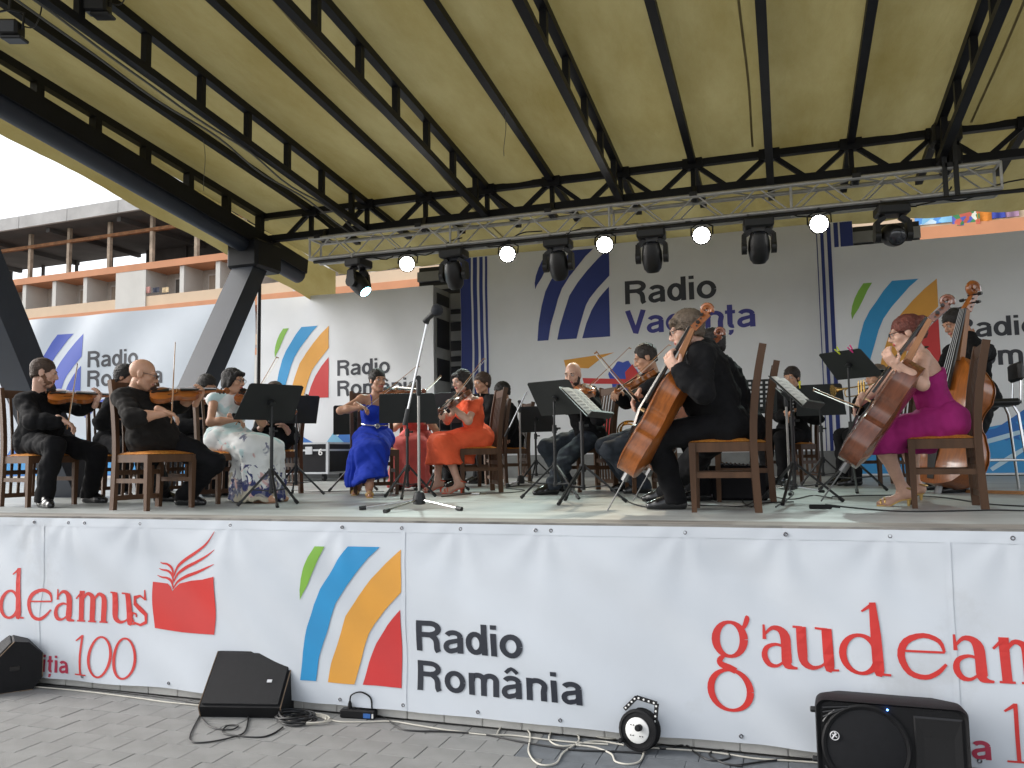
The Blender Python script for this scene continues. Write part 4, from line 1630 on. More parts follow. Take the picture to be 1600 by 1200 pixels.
music_stand(423, 629, 6.6, 152, 40, 'black music stand before the woman in the floral dress', a0=75, legs=.27, width=.52, height=.36)
music_stand(462, 640, 8.4, 140, 35, 'black music stand half hidden behind the floral dress player and her stand', a0=10)
music_stand(637, 638, 7.5, 105, 24, 'black music stand between the blue and the orange dress', a0=45, width=.56, height=.29, legs=.27)
music_stand(553, 656, 9.2, 105, 15, 'black music stand peeping out behind the blue dress', a0=0)
music_stand(690, 638, 8.7, 78, 20, 'black music stand behind the chrome microphone stand and the orange dress', a0=30)
music_stand(868, 622, 7.1, 66, 38, 'black music stand before the bald bearded viola player', a0=205, legs=.30, width=.52, height=.36)
music_stand(912, 630, 6.35, -8, 45, 'black music stand with a bright open score before the male cellist', a0=250, legs=.33, sheet=(.40, .31), sheet_label='bright open score on the stand before the male cellist')
music_stand(838, 655, 10.2, 80, 20, 'small black music stand far back beside the man in the black suit', a0=0)
music_stand(1172, 620, 8.4, 95, 18, 'perforated black music stand seen behind the male cellist', perforated=True, a0=10)
music_stand(1240, 614, 6.0, -16, 45, 'black music stand with loose white sheets before the woman in magenta', a0=255, legs=.34, sheet=(.40, .31), sheet_label='loose white sheets on the stand before the woman in magenta')
music_stand(1281, 625, 8.6, 82, 18, 'black music stand before the wind player in black', a0=15, clips=((-.75, 'yellow', (.65, .60, .02)),))
music_stand(1327, 570, 7.4, 48, 50, 'tall tilted black music stand with two coloured pegs on its top edge', a0=270, legs=.33, clips=((.55, 'pink', (.70, .05, .25)), (.0, 'lime yellow', (.62, .70, .03))), height=.36)


# ------------------------------------------------------------------ microphone stands
def mic_stand(base, z_top, boom0, boom1, micp, label, a0, rad, chrome=True, big=True):
    x, y = base
    m = M_chrome if chrome else M_tray
    r = root('microphone_stand', label, 'mic stand', (x, y, S))
    mb = MB()
    mb.tube([(x, y, S + .06), (x, y, z_top)], .011, 10)
    part('pole', mb, mat('satin_tube', (.30, .295, .28), rough=.35, metal=.8, var=.1) if chrome else m, r, smooth=True)
    mb = MB()
    mb.lathe([(.022, .03), (.045, .035), (.048, .07), (.035, .12), (.018, .13)], (x, y, S), (0, 0, 1), 12)
    part('hub', mb, M_tray, r, smooth=True)
    mb = MB()
    mb.lathe([(.016, -.11), (.018, -.1), (.018, .02), (.014, .03)], (x, y, z_top), (0, 0, 1), 10)
    cp = np.array((x, y, z_top + .02))
    mb.tube([cp - frame_of(np.asarray(boom1) - np.asarray(boom0))[0] * .03, cp + frame_of(np.asarray(boom1) - np.asarray(boom0))[0] * .03], .02, 8)
    part('boom_clutch', mb, M_tray, r, smooth=True)
    for k in range(3):
        a = RAD(a0[k])
        e = np.array((x + rad * math.cos(a), y + rad * math.sin(a), S + .016))
        mb = MB()
        mb.tube([(x + .03 * math.cos(a), y + .03 * math.sin(a), S + .065), e], .0075, 8)
        lg = part('leg', mb, m, r, smooth=True)
        mb = MB()
        d = nrm(e - np.array((x, y, S + .065)))
        mb.tube([e - d * .02, e + d * .03], .016, 8)
        part('rubber_foot', mb, M_tray, lg, smooth=True)
    mb = MB()
    b0, b1 = np.asarray(boom0), np.asarray(boom1)
    mb.tube([b0, b1], .0085, 8)
    bo = part('boom', mb, m, r, smooth=True)
    d = nrm(b1 - b0)
    mb = MB()
    mb.tube([b0 - d * .02, b0 + d * .10], .016, 8)
    part('counterweight', mb, M_tray, bo, smooth=True)
    if micp is not None:
        p = np.asarray(micp)
        dm = nrm(p - b1)
        mr = root('microphone', 'black microphone with round foam head on the chrome boom stand' if big else 'small black microphone on the far boom stand', 'microphone', b1)
        mb = MB()
        mb.tube([b1, b1 + dm * .05], [.012, .016], 8)
        part('clip', mb, M_tray, mr, smooth=True)
        mb = MB()
        ax = nrm(dm * .7 + RT * .5)
        q = b1 + dm * .05
        mb.tube([q - ax * .05, q + ax * .06], [.016, .022], 10)
        part('body', mb, M_tray, mr, smooth=True)
        mb = MB()
        mb.lathe([(.004, -.045), (.028, -.038), (.042, -.015), (.046, .0), (.042, .018), (.026, .036), (.004, .043)], q + ax * .085, ax, 14)
        part('foam_head', mb, mat('foam', (.014, .016, .022), rough=.8, var=.2, bump=.4, bs=400), mr, smooth=True)
    return r


dm0 = 5.92
hub = PX(655, 778, dm0)
mic_stand(hub[:2], PX(653, 594, dm0)[2], PX(633, 660, dm0 - .03), PX(667, 506, dm0 + .05), PX(672, 490, dm0 + .02), 'tall chrome boom microphone stand at the front of the stage', (205, 262, 338), .40)
q = onz(813, 751)
q = PX(813, 700, 9.6)
mic_stand(q[:2], PX(813, 630, 9.6)[2], PX(790, 680, 9.6), PX(823, 612, 9.6), None, 'thin boom stand beside the man in the black suit', (20, 140, 260), .3, True, False)
q = PX(1229, 650, 7.2)
mic_stand(q[:2], PX(1228, 616, 7.2)[2], PX(1232, 622, 7.2), PX(1205, 600, 7.1), None, 'thin grey stand behind the loose white sheets', (30, 150, 270), .3, True, False)

# ------------------------------------------------------------------ flight case
M_case = mat('case_laminate', (.009, .0085, .011), rough=.6, spec=.2, var=.2, vs=5)
M_casealu = mat('case_aluminium', (.45, .46, .48), rough=.35, metal=.7, var=.1)
fc = root('flight_case', 'black flight case with aluminium edges and a white number six', 'case', (-7.7, 6.9, S))
cx0, cx1, cy0, cy1, cz0, cz1 = -8.75, -6.72, 6.55, 7.28, S + .115, S + .60
mb = MB()
mb.bbox((cx0, cy0, cz0), (cx1, cy1, cz1))
part('body', mb, M_case, fc)
for z in (cz0 + .012, cz1 - .012, cz1 - .12):
    mb = MB()
    mb.bbox((cx0 - .006, cy0 - .006, z - .014), (cx1 + .006, cy1 + .006, z + .014))
    part('edge_strip', mb, M_casealu, fc)
for x in (cx0, cx1):
    for y in (cy0, cy1):
        mb = MB()
        mb.bbox((x - .02, y - .02, cz0 - .004), (x + .02, y + .02, cz1 + .004))
        part('corner_strip', mb, M_casealu, fc)
        mb = MB()
        xx, yy_ = x + (.12 if x == cx0 else -.12), y + (.1 if y == cy0 else -.1)
        mb.tube([(xx - .02, yy_, S + .05), (xx + .02, yy_, S + .05)], .05, 12)
        mb.box((xx, yy_, S + .10), (.06, .05, .04))
        part('castor', mb, M_tray, fc, smooth=True)
for x in (-7.05, -8.3):
    mb = MB()
    mb.cbox((x, cy0 - .008, cz1 - .125), (.13, .014, .12), .005)
    part('butterfly_latch', mb, M_casealu, fc)
part('lettering', word('6', sans, cx1 - .16, cz1 - .20, .10, lambda x, z, l: (x, cy0 - .008 - l, z), 0), mat('white_paint', (.75, .75, .75), rough=.6, var=.05), fc)

# ------------------------------------------------------------------ bar stool
st = onz(1556, 768)
so = root('bar_stool', 'black padded bar stool with chrome legs beside the double bass', 'stool', (st[0], st[1], S))
px_, py_ = st[0], st[1]
mb = MB()
mb.cbox((px_ + .02, py_, S + .76), (.36, .38, .06), .025)
part('seat', mb, M_tray, so)
mb = MB()
mb.cbox((px_ + .21, py_, S + 1.02), (.05, .36, .16), .02)
part('backrest', mb, M_tray, so)
for sx in (-1, 1):
    for sy in (-1, 1):
        mb = MB()
        mb.tube([(px_ + sx * .14, py_ + sy * .14, S + .735), (px_ + sx * .17, py_ + sy * .16, S + .66), (px_ + sx * .22, py_ + sy * .20, S + .01)], .0115, 8)
        part('leg', mb, M_chrome, so, smooth=True)
mb = MB()
zf = S + .27
mb.tube([(px_ - .195, py_ - .185, zf), (px_ + .195, py_ - .185, zf), (px_ + .195, py_ + .185, zf), (px_ - .195, py_ + .185, zf)], .010, 8, closed=True)
part('foot_ring', mb, M_chrome, so, smooth=True)
for sy in (-1, 1):
    mb = MB()
    mb.tube([(px_ + .12, py_ + sy * .13, S + .735), (px_ + .20, py_ + sy * .14, S + .75), (px_ + .215, py_ + sy * .14, S + .98)], .011, 8)
    part('back_tube', mb, M_chrome, so, smooth=True)

# ------------------------------------------------------------------ loudspeakers on the ground
M_spk = mat('speaker_paint', (.007, .007, .008), spec=.25, rough=.6, var=.2, vs=12, bump=.25, bs=220)
M_grill = mat('speaker_grille', (.008, .0085, .0105), spec=.25, rough=.65, var=.15, vs=30, bump=.5, bs=600)
M_scuff = mat('speaker_edge_wear', (.16, .11, .07), rough=.8, var=.4, vs=20)


def wedge(x, y, rz, label, wdt=.60, k=.78):
    c, s_ = math.cos(rz), math.sin(rz)
    T = lambda p: np.array((x + c * p[0] - s_ * p[1], y + s_ * p[0] + c * p[1], p[2]))
    r = root('stage_monitor', label, 'monitor speaker', (x, y, 0))
    prof = [(-.27, .085), (-.235, .0), (.20, .0), (.27, .10), (.27, .30), (.16, .41), (.05, .43)]     # y, z
    prof = [(a * k, b * k) for a, b in prof]
    mb = MB()
    P = [T((-wdt / 2, a, b)) for a, b in prof] + [T((wdt / 2, a, b)) for a, b in prof]
    n = len(prof)
    mb.add(P, [tuple(range(n)), tuple(range(n, 2 * n))[::-1]] + [(i, n + i, n + (i + 1) % n, (i + 1) % n) for i in range(n)])
    part('cabinet', mb, M_spk, r)
    # grille on the slope
    a, b = np.array((-.27, .085)) * k, np.array((.05, .43)) * k
    d = (b - a) / np.linalg.norm(b - a)
    nn = np.array((-d[1], d[0]))
    ex = T((1, 0, 0)) - T((0, 0, 0))
    ey = T((0, d[0], d[1])) - T((0, 0, 0))
    ez = T((0, nn[0], nn[1])) - T((0, 0, 0))
    o = T((0, *(a + (b - a) / 2)))
    mb = MB()
    mb.cbox(o + ez * .006, (wdt - .03, np.linalg.norm(b - a) - .03, .012), .004, np.array([ex, ey, ez]).T)
    gr = part('grille', mb, M_grill, r)
    mb = MB()
    mb.box(o + ez * .0135 + ex * (wdt * .5 - .11) + ey * -.02, (.030, .018, .003), np.array([ex, ey, ez]).T)
    part('badge', mb, mat('badge_white', (.6, .6, .62), rough=.4, var=.1), gr)
    for s in (-1, 1):
        mb = MB()
        for i in (0, 1, 3, 6):
            j = (i + 1) % n
            mb.tube([T((s * (wdt / 2 - .001), *prof[i])), T((s * (wdt / 2 - .001), *prof[j]))], .0035, 5)
        part('worn_edge', mb, M_scuff, r)
        mb = MB()
        mb.cbox(T((s * (wdt / 2 + .001), .06 * k, .20 * k)), (.006, .06, .03), .002, np.array([ex, T((0, 1, 0)) - T((0, 0, 0)), (0, 0, 1)]).T)
        part('side_socket', mb, M_ebony, r)
    return r


a, b = onz(308, 1120, 0), onz(424, 1122, 0)
wc = (a + b) / 2
wedge(wc[0] - .0, wc[1] + .19, math.atan2(b[1] - a[1], b[0] - a[0]), 'black wedge monitor between the red book mark and the colour stripe logo', np.linalg.norm(b - a) * 1.1)
w1 = onz(20, 1079, 0)
wedge(w1[0] - .22, w1[1] + .12, RAD(-38), 'black wedge monitor hiding part of the small word before the red number 100')

pa = root('loudspeaker', 'black plastic loudspeaker lying on its side with a round logo and blue light', 'loudspeaker', (.43, -.40, 0))
RZ = RAD(-1.0)
Rp = np.array([[math.cos(RZ), -math.sin(RZ), 0], [math.sin(RZ), math.cos(RZ), 0], [0, 0, 1]])
pc = PX(1391, 1146, 3.72)
pc[2] = .205
PA_ = lambda a, b, c: pc + Rp @ np.array((a, b, c)) * .94
mb = MB()
# rounded box body: front outline extruded back with taper
def rrect(w, h, rad, n=6):
    out = []
    for cx_, cy_, a0 in ((w - rad, h - rad, 0), (-w + rad, h - rad, 90), (-w + rad, -h + rad, 180), (w - rad, -h + rad, 270)):
        for k in range(n + 1):
            a = RAD(a0 + 90 * k / n)
            out.append((cx_ + rad * math.cos(a), cy_ + rad * math.sin(a)))
    return out


rings = []
for dy, sx_, sz_ in ((.0, .93, .93), (-.012, .985, .975), (.02, 1, 1), (.12, .99, .97), (.30, .80, .80), (.34, .76, .76)):
    rings.append([PA_(x_, dy - .05, z_) for x_, z_ in rrect(.340 * sx_, .214 * sz_, .045)])
n = len(rings[0])
V = [p for rg in rings for p in rg]
F = [(i * n + k, i * n + (k + 1) % n, (i + 1) * n + (k + 1) % n, (i + 1) * n + k) for i in range(1, len(rings) - 1) for k in range(n)]
F += [(k, (k + 1) % n, n + (k + 1) % n, n + k) for k in range(n)]
F += [tuple((len(rings) - 1) * n + k for k in range(n))]
mb.add(V, F)
part('cabinet', mb, M_spk, pa, smooth=True)
mb = MB()
mb.add([PA_(x_, -.052, z_) for x_, z_ in rrect(.340 * .93, .214 * .93, .045)], [tuple(range(n))])
part('baffle', mb, M_spk, pa)
mb = MB()
c0 = PA_(-.115, -.058, 0)
mb.lathe([(.186, -.008), (.190, .006), (.182, .014), (.170, .010), (.168, .004)], c0, Rp @ np.array((0, -1, 0)), 40)
part('woofer_ring', mb, M_spk, pa, smooth=True)
mb = MB()
mb.lathe([(.169, .0), (.168, .006), (.12, .014), (.06, .018), (.01, .019)], c0, Rp @ np.array((0, -1, 0)), 40)
gr = part('woofer_grille', mb, M_grill, pa, smooth=True)
# horn: recessed flare
mb = MB()
hx, hw, hh = .205, .105, .165
def hq(sx_, sz_, dy):
    return [PA_(hx + x_, dy, z_) for x_, z_ in ((-hw * sx_, -hh * sz_), (hw * sx_, -hh * sz_), (hw * sx_, hh * sz_), (-hw * sx_, hh * sz_))]
Q = [hq(1, 1, -.0545), hq(.93, .95, -.060), hq(.62, .42, -.0535), hq(.30, .30, -.0530)]
V = [p for q_ in Q for p in q_]
F = [(i * 4 + k, i * 4 + (k + 1) % 4, (i + 1) * 4 + (k + 1) % 4, (i + 1) * 4 + k) for i in range(3) for k in range(4)] + [(12, 13, 14, 15)]
mb.add(V, F)
part('horn', mb, mat('horn_gloss', (.012, .012, .013), rough=.3, var=.1), pa)
for sx_, sz_ in ((-1, 1), (-1, -1)):
    for k in range(4):
        mb = MB()
        p0 = PA_(-.315 + .0 * k, -.064, sz_ * (.19 - .018 * k))
        p1_ = PA_(-.315 + (.10 - .022 * k), -.064, sz_ * (.19 - .002 * k))
        mb.tube([PA_(-.305, -.066, sz_ * (.105 + .022 * k)), PA_(-.285 + .028 * k, -.066, sz_ * (.135 + .016 * k)), PA_(-.25 + .04 * k, -.066, sz_ * (.165 + .008 * k))], .0045, 5)
        part('port_rib', mb, mat('horn_gloss', 0), pa, smooth=True)
mb = MB()
lc = PA_(-.255, -.0775, .045)
mb.tube([lc + Rp @ np.array((math.cos(a) * .019, 0, math.sin(a) * .019)) for a in np.linspace(0, 2 * math.pi, 18, endpoint=False)], .0022, 5, closed=True)
mb.tube([lc + Rp @ np.array((-.010, 0, -.012)), lc + Rp @ np.array((-.002, 0, .002)), lc + Rp @ np.array((.008, 0, .010))], .0032, 5)
mb.tube([lc + Rp @ np.array((-.011, 0, .006)), lc + Rp @ np.array((-.002, 0, .002)), lc + Rp @ np.array((.010, 0, -.006))], .0028, 5)
mb.lathe([(.003, -.003), (.004, 0), (.003, .003)], lc + Rp @ np.array((.001, 0, .013)), (0, 1, 0), 8)
part('round_logo', mb, mat('badge_white', 0), gr, smooth=True)
mb = MB()
mb.lathe([(.004, 0), (.004, .004), (.002, .006)], PA_(-.012, -.064, .185), Rp @ np.array((0, -1, 0)), 8)
part('power_light', mb, mat('blue_led', (.08, .25, 1.0), var=0, emit=9.0), pa, smooth=True)
for z_ in (.14, -.10):
    mb = MB()
    mb.lathe([(.014, 0), (.014, .02), (.01, .024)], PA_(-.338, .0, z_), Rp @ np.array((-1, 0, 0)), 8)
    part('rubber_bumper', mb, M_tray, pa, smooth=True)

# ------------------------------------------------------------------ cable reel, power strip, cables on the paving
rb = onz(1003, 1166, 0) - np.array((0, .06, 0))
rl = root('cable_reel', 'black cable reel with white socket disc leaning on the front banner', 'cable reel', (rb[0], rb[1], 0))
ax = nrm(np.array((-.18, -1.0, .16)))
cc = np.array((rb[0], rb[1], .105))
mb = MB()
mb.lathe([(.102, -.045), (.105, -.035), (.098, -.028), (.078, -.024), (.078, .014), (.098, .018), (.105, .026), (.102, .034), (.09, .036), (.088, .030)], cc, ax, 28)
part('drum', mb, M_spk, rl, smooth=True)
mb = MB()
mb.lathe([(.064, .028), (.064, .036), (.058, .040), (.01, .041)], cc, ax, 24)
dk = part('socket_disc', mb, mat('white_plastic', (.72, .72, .70), rough=.4, var=.05), rl, smooth=True)
X_, _, Z_ = frame_of(ax)
for k in range(4):
    a = RAD(45 + 90 * k)
    mb = MB()
    q = cc + ax * .0415 + (X_ * math.cos(a) + Z_ * math.sin(a)) * .036
    if k == 1:
        mb.lathe([(.017, 0), (.017, .03), (.012, .036)], q + (X_ * .01 - Z_ * .008), ax, 12)
        part('plug', mb, M_spk, dk, smooth=True)
    else:
        for s in (-1, 1):
            mb.lathe([(.0035, 0), (.0035, .0015), (.001, .002)], q + X_ * .007 * s, ax, 8)
        part('socket_hole', mb, M_spk, dk, smooth=True)
mb = MB()
pts = [cc + X_ * -.085 + Z_ * .04, cc + X_ * -.092 + Z_ * .140, cc + X_ * .02 + Z_ * .158, cc + X_ * .085 + Z_ * .09]
for i in range(3):
    mb.bar(pts[i], pts[i + 1], .020, .012, up=ax)
hd = part('handle', mb, M_spk, rl)
for i in range(3):
    for k in range(4):
        f = (k + .5) / 4
        mb = MB()
        mb.lathe([(.0055, 0), (.0055, .002), (.003, .003)], pts[i] * (1 - f) + pts[i + 1] * f + ax * .0065, ax, 8)
        part('grip_hole', mb, mat('white_plastic', 0), hd, smooth=True)
mb = MB()
mb.lathe([(.012, .03), (.012, .075), (.009, .08)], cc + X_ * .078 - Z_ * .055, ax, 8)
part('crank_knob', mb, M_spk, rl, smooth=True)

pA, pB = onz(533, 1120, 0), onz(588, 1123, 0)
dv = nrm(pB - pA)
ps = root('power_strip', 'black power strip with blue and white sticker beside the coiled cable', 'power strip', (pA + pB) / 2)
mb = MB()
R_ = np.array([dv, np.cross((0, 0, 1), dv), (0, 0, 1)]).T
mb.cbox((pA + pB) / 2 + [0, 0, .026], (np.linalg.norm(pB - pA), .055, .05), .008, R_)
part('body', mb, M_spk, ps)
mb = MB()
mb.box((pA * .22 + pB * .78) + [0, 0, .022] - R_[:, 1] * .0285, (.044, .003, .026), R_)
part('sticker', mb, mat('sticker_blue', (.04, .14, .42), rough=.4, var=.2), ps)
mb = MB()
mb.box((pA * .06 + pB * .94) + [0, 0, .022] - R_[:, 1] * .0285, (.010, .003, .026), R_)
part('sticker', mb, mat('white_plastic', 0), ps)
for k in range(4):
    mb = MB()
    mb.lathe([(.018, 0), (.018, .004), (.012, .002)], pA + (pB - pA) * (.15 + .2 * k) + [0, 0, .050], (0, 0, 1), 12)
    part('socket', mb, M_ebony, ps, smooth=True)
mb = MB()
q0 = pA + (pB - pA) * .25
mb.lathe([(.014, 0), (.012, .03), (.006, .045)], q0 + [0, 0, .05], (0, 0, 1), 8)
mb.tube(catmull([q0 + [0, 0, .09], q0 + dv * .01 + [0, 0, .13], q0 + dv * .07 + [0, 0, .15], q0 + dv * .13 + [0, 0, .12], q0 + dv * .14 + [0, -.0, .055]], 5), .0045, 6)
part('plugged_lead', mb, M_spk, ps, smooth=True)

M_cabk = mat('cable_black', (.012, .012, .013), rough=.5, var=.1)
M_cabw = mat('cable_white', (.50, .48, .42), rough=.6, var=.12, vs=20)


def floor_cable(pix, rad, m, label, z=0.0, name='cable', step=5, grp=None):
    P = [onz(u, v, z + rad + .001) for u, v in pix]
    C_ = catmull(P, step)
    mb = MB()
    mb.tube(C_, rad, 6)
    o = single(name, mb, m, label, 'cable', P[0], grp, smooth=True)
    return o


floor_cable([(312, 1118), (296, 1154), (320, 1160), (370, 1150), (384, 1140), (388, 1120)], .0045, M_cabk, 'thin black lead looping out from under the wedge monitor')
floor_cable([(316, 1122), (330, 1136), (360, 1140), (372, 1134), (355, 1134), (350, 1146), (400, 1152), (425, 1147), (442, 1136)], .0045, M_cabk, 'thin black lead with a small loop running to the coiled cable')
floor_cable([(495, 1118), (525, 1127), (565, 1128), (610, 1127), (650, 1133), (700, 1141), (760, 1148), (800, 1149), (850, 1155), (900, 1160), (950, 1163)], .0048, M_cabw, 'long white cable along the foot of the stage front')
floor_cable([(588, 1116), (606, 1125), (625, 1138), (650, 1142), (700, 1143), (760, 1148), (810, 1158), (850, 1165), (900, 1172), (960, 1174), (1010, 1177)], .0048, M_cabk, 'black cable running from the power strip past the white cable')
floor_cable([(776, 1148), (786, 1134), (810, 1132), (828, 1146), (826, 1175), (842, 1194), (868, 1193), (880, 1176), (905, 1156), (890, 1136), (868, 1136), (858, 1155), (880, 1166), (930, 1158), (975, 1164)], .0048, M_cabw, 'tangled loops of white cable beside the cable reel')
floor_cable([(915, 1135), (930, 1150), (960, 1154), (985, 1148), (1003, 1150)], .0048, M_cabw, 'short white lead curling to the foot of the cable reel')
floor_cable([(1010, 1150), (1003, 1185), (985, 1194), (962, 1190), (955, 1178), (930, 1168), (900, 1164)], .0048, M_cabw, 'white lead drooping from the socket disc onto the paving')
floor_cable([(1000, 1140), (1010, 1158), (1035, 1170), (1070, 1164), (1085, 1175), (1110, 1188), (1140, 1184), (1130, 1172), (1108, 1178), (1130, 1192), (1160, 1197)], .0048, M_cabk, 'black lead snaking from the cable reel with one loop')
floor_cable([(1010, 1168), (1060, 1171), (1120, 1176), (1180, 1185), (1240, 1189), (1300, 1193)], .0048, M_cabw, 'white cable running from the cable reel under the loudspeaker')
floor_cable([(1150, 1196), (1200, 1189), (1240, 1186), (1290, 1187)], .0048, M_cabk, 'black cable coming out from under the loudspeaker')
floor_cable([(40, 1070), (120, 1075), (200, 1083), (260, 1090), (310, 1099)], .005, M_cabk, 'thin black cable along the wall between the two wedge monitors')
floor_cable([(55, 1073), (130, 1080), (210, 1090), (260, 1097), (312, 1102)], .005, M_cabw, 'pale cable along the wall between the two wedge monitors')
# coil
k0 = onz(463, 1127, 0)
mb = MB()
P = []
rc = random.Random(9)
for i in range(170):
    a = i / 170 * 2 * math.pi * 8
    rr_ = .098 + .012 * math.sin(i * .37) + rc.uniform(-.004, .004)
    P.append(k0 + np.array((math.cos(a) * rr_ * 1.05 + .012 * math.sin(a * .13), math.sin(a) * rr_ * .9, .008 + .035 * (i / 170) + .008 * math.sin(a * 1.5))))
mb.tube(P, .0052, 5)
single('coiled_cable', mb, M_cabk, 'coil of black cable beside the wedge monitor', 'cable', k0, smooth=True)
mb = MB()
P = [k0 + np.array((.05 + math.cos(a) * (.12 + .004 * a), .03 + math.sin(a) * .09, .006 + .001 * a)) for a in np.linspace(0, 4 * math.pi, 60)]
mb.tube(P, .0055, 5)
single('coiled_cable', mb, M_cabw, 'flat coil of pale cable under the black one', 'cable', k0, smooth=True)

# ------------------------------------------------------------------ cables on the stage
SG = 'cables lying on the stage'
floor_cable([(945, 745), (975, 762), (1000, 778), (1020, 788), (1050, 790), (1010, 792), (980, 783), (960, 770)], .005, M_cabk, 'black cables bunched under the male cellist', S, step=6)
floor_cable([(1075, 790), (1120, 790), (1160, 791), (1178, 782), (1165, 772), (1160, 782), (1172, 792), (1190, 786), (1240, 784)], .005, M_cabk, 'black cable looped under the chair of the male cellist', S, step=6)
floor_cable([(1212, 792), (1240, 770), (1215, 763), (1200, 772), (1235, 780), (1270, 774), (1300, 778)], .005, M_cabk, 'black cable coiled at the foot of the stand with loose sheets', S, step=6)
floor_cable([(1290, 788), (1330, 793), (1390, 798), (1440, 799), (1500, 798), (1560, 797), (1640, 799)], .005, M_cabk, 'black cable running straight past the chair of the woman in magenta', S)
floor_cable([(1300, 776), (1360, 774), (1420, 774), (1480, 778), (1540, 787), (1600, 791)], .005, M_cabk, 'black cable under the double bass', S)
floor_cable([(690, 776), (740, 771), (790, 770), (820, 766), (790, 762), (830, 758), (880, 768)], .005, M_cabk, 'black cable wandering between the orange dress and the viola player', S, step=6)
floor_cable([(455, 766), (500, 768), (550, 767), (600, 768)], .005, M_cabk, 'black cable behind the woman in the blue dress', S)
# small junction boxes and a batten
for (u, v, w_, lab, m) in ((1282, 795, .14, 'small black connector box near the chair of the woman in magenta', M_spk), (744, 773, .09, 'small silver connector under the chair of the woman in orange', M_chrome)):
    p = onz(u, v)
    mb = MB()
    mb.cbox(p + [0, 0, .014], (w_, .04, .028), .006)
    mb.tube([p + [w_ / 2, 0, .014], p + [w_ / 2 + .05, .01, .010]], .007, 6)
    single('connector_box', mb, m, lab, 'connector', p, smooth=True)
p0, p1_ = onz(1510, 770), onz(1640, 774)
mb = MB()
mb.bar(p0 + [0, 0, .014], p1_ + [0, 0, .014], .035, .026)
single('wooden_batten', mb, mat('batten_wood', (.36, .17, .06), rough=.5, var=.2, stretch=(.2, 2, 2)), 'pale wooden batten on the floor under the bar stool', 'batten', p0)
# ------------------------------------------------------------------ people: smooth blended volumes turned into one skin


def cap(a, b, ra, rb=None, tag=0):
    return ('cap', np.asarray(a, float), np.asarray(b, float), ra, ra if rb is None else rb, tag)


def ell(c, r, R=None, tag=0):
    return ('ell', np.asarray(c, float), np.asarray(r, float), np.eye(3) if R is None else np.asarray(R, float), tag)


def clip(p, n, nz=0.0):
    return ('clip', np.asarray(p, float), nrm(n), nz)


def sub(pr):
    return ('sub', pr)


def _dist(pr, X, Y, Z):
    if pr[0] == 'cap':
        a, b, ra, rb = pr[1:5]
        ba = b - a
        l2 = float(ba @ ba) + 1e-9
        h = np.clip(((X - a[0]) * ba[0] + (Y - a[1]) * ba[1] + (Z - a[2]) * ba[2]) / l2, 0, 1)
        return np.sqrt((X - a[0] - ba[0] * h) ** 2 + (Y - a[1] - ba[1] * h) ** 2 + (Z - a[2] - ba[2] * h) ** 2) - (ra + (rb - ra) * h)
    c, r, R = pr[1:4]
    dx, dy, dz = X - c[0], Y - c[1], Z - c[2]
    q = [dx * R[0, i] + dy * R[1, i] + dz * R[2, i] for i in range(3)]
    k0 = np.sqrt((q[0] / r[0]) ** 2 + (q[1] / r[1]) ** 2 + (q[2] / r[2]) ** 2)
    k1 = np.sqrt((q[0] / r[0] ** 2) ** 2 + (q[1] / r[1] ** 2) ** 2 + (q[2] / r[2] ** 2) ** 2)
    return k0 * (k0 - 1) / (k1 + 1e-6)


def _bb(pr):
    if pr[0] == 'cap':
        m = max(pr[3], pr[4])
        return np.minimum(pr[1], pr[2]) - m, np.maximum(pr[1], pr[2]) + m
    m = np.abs(pr[3]) @ pr[2]
    return pr[1] - m, pr[1] + m


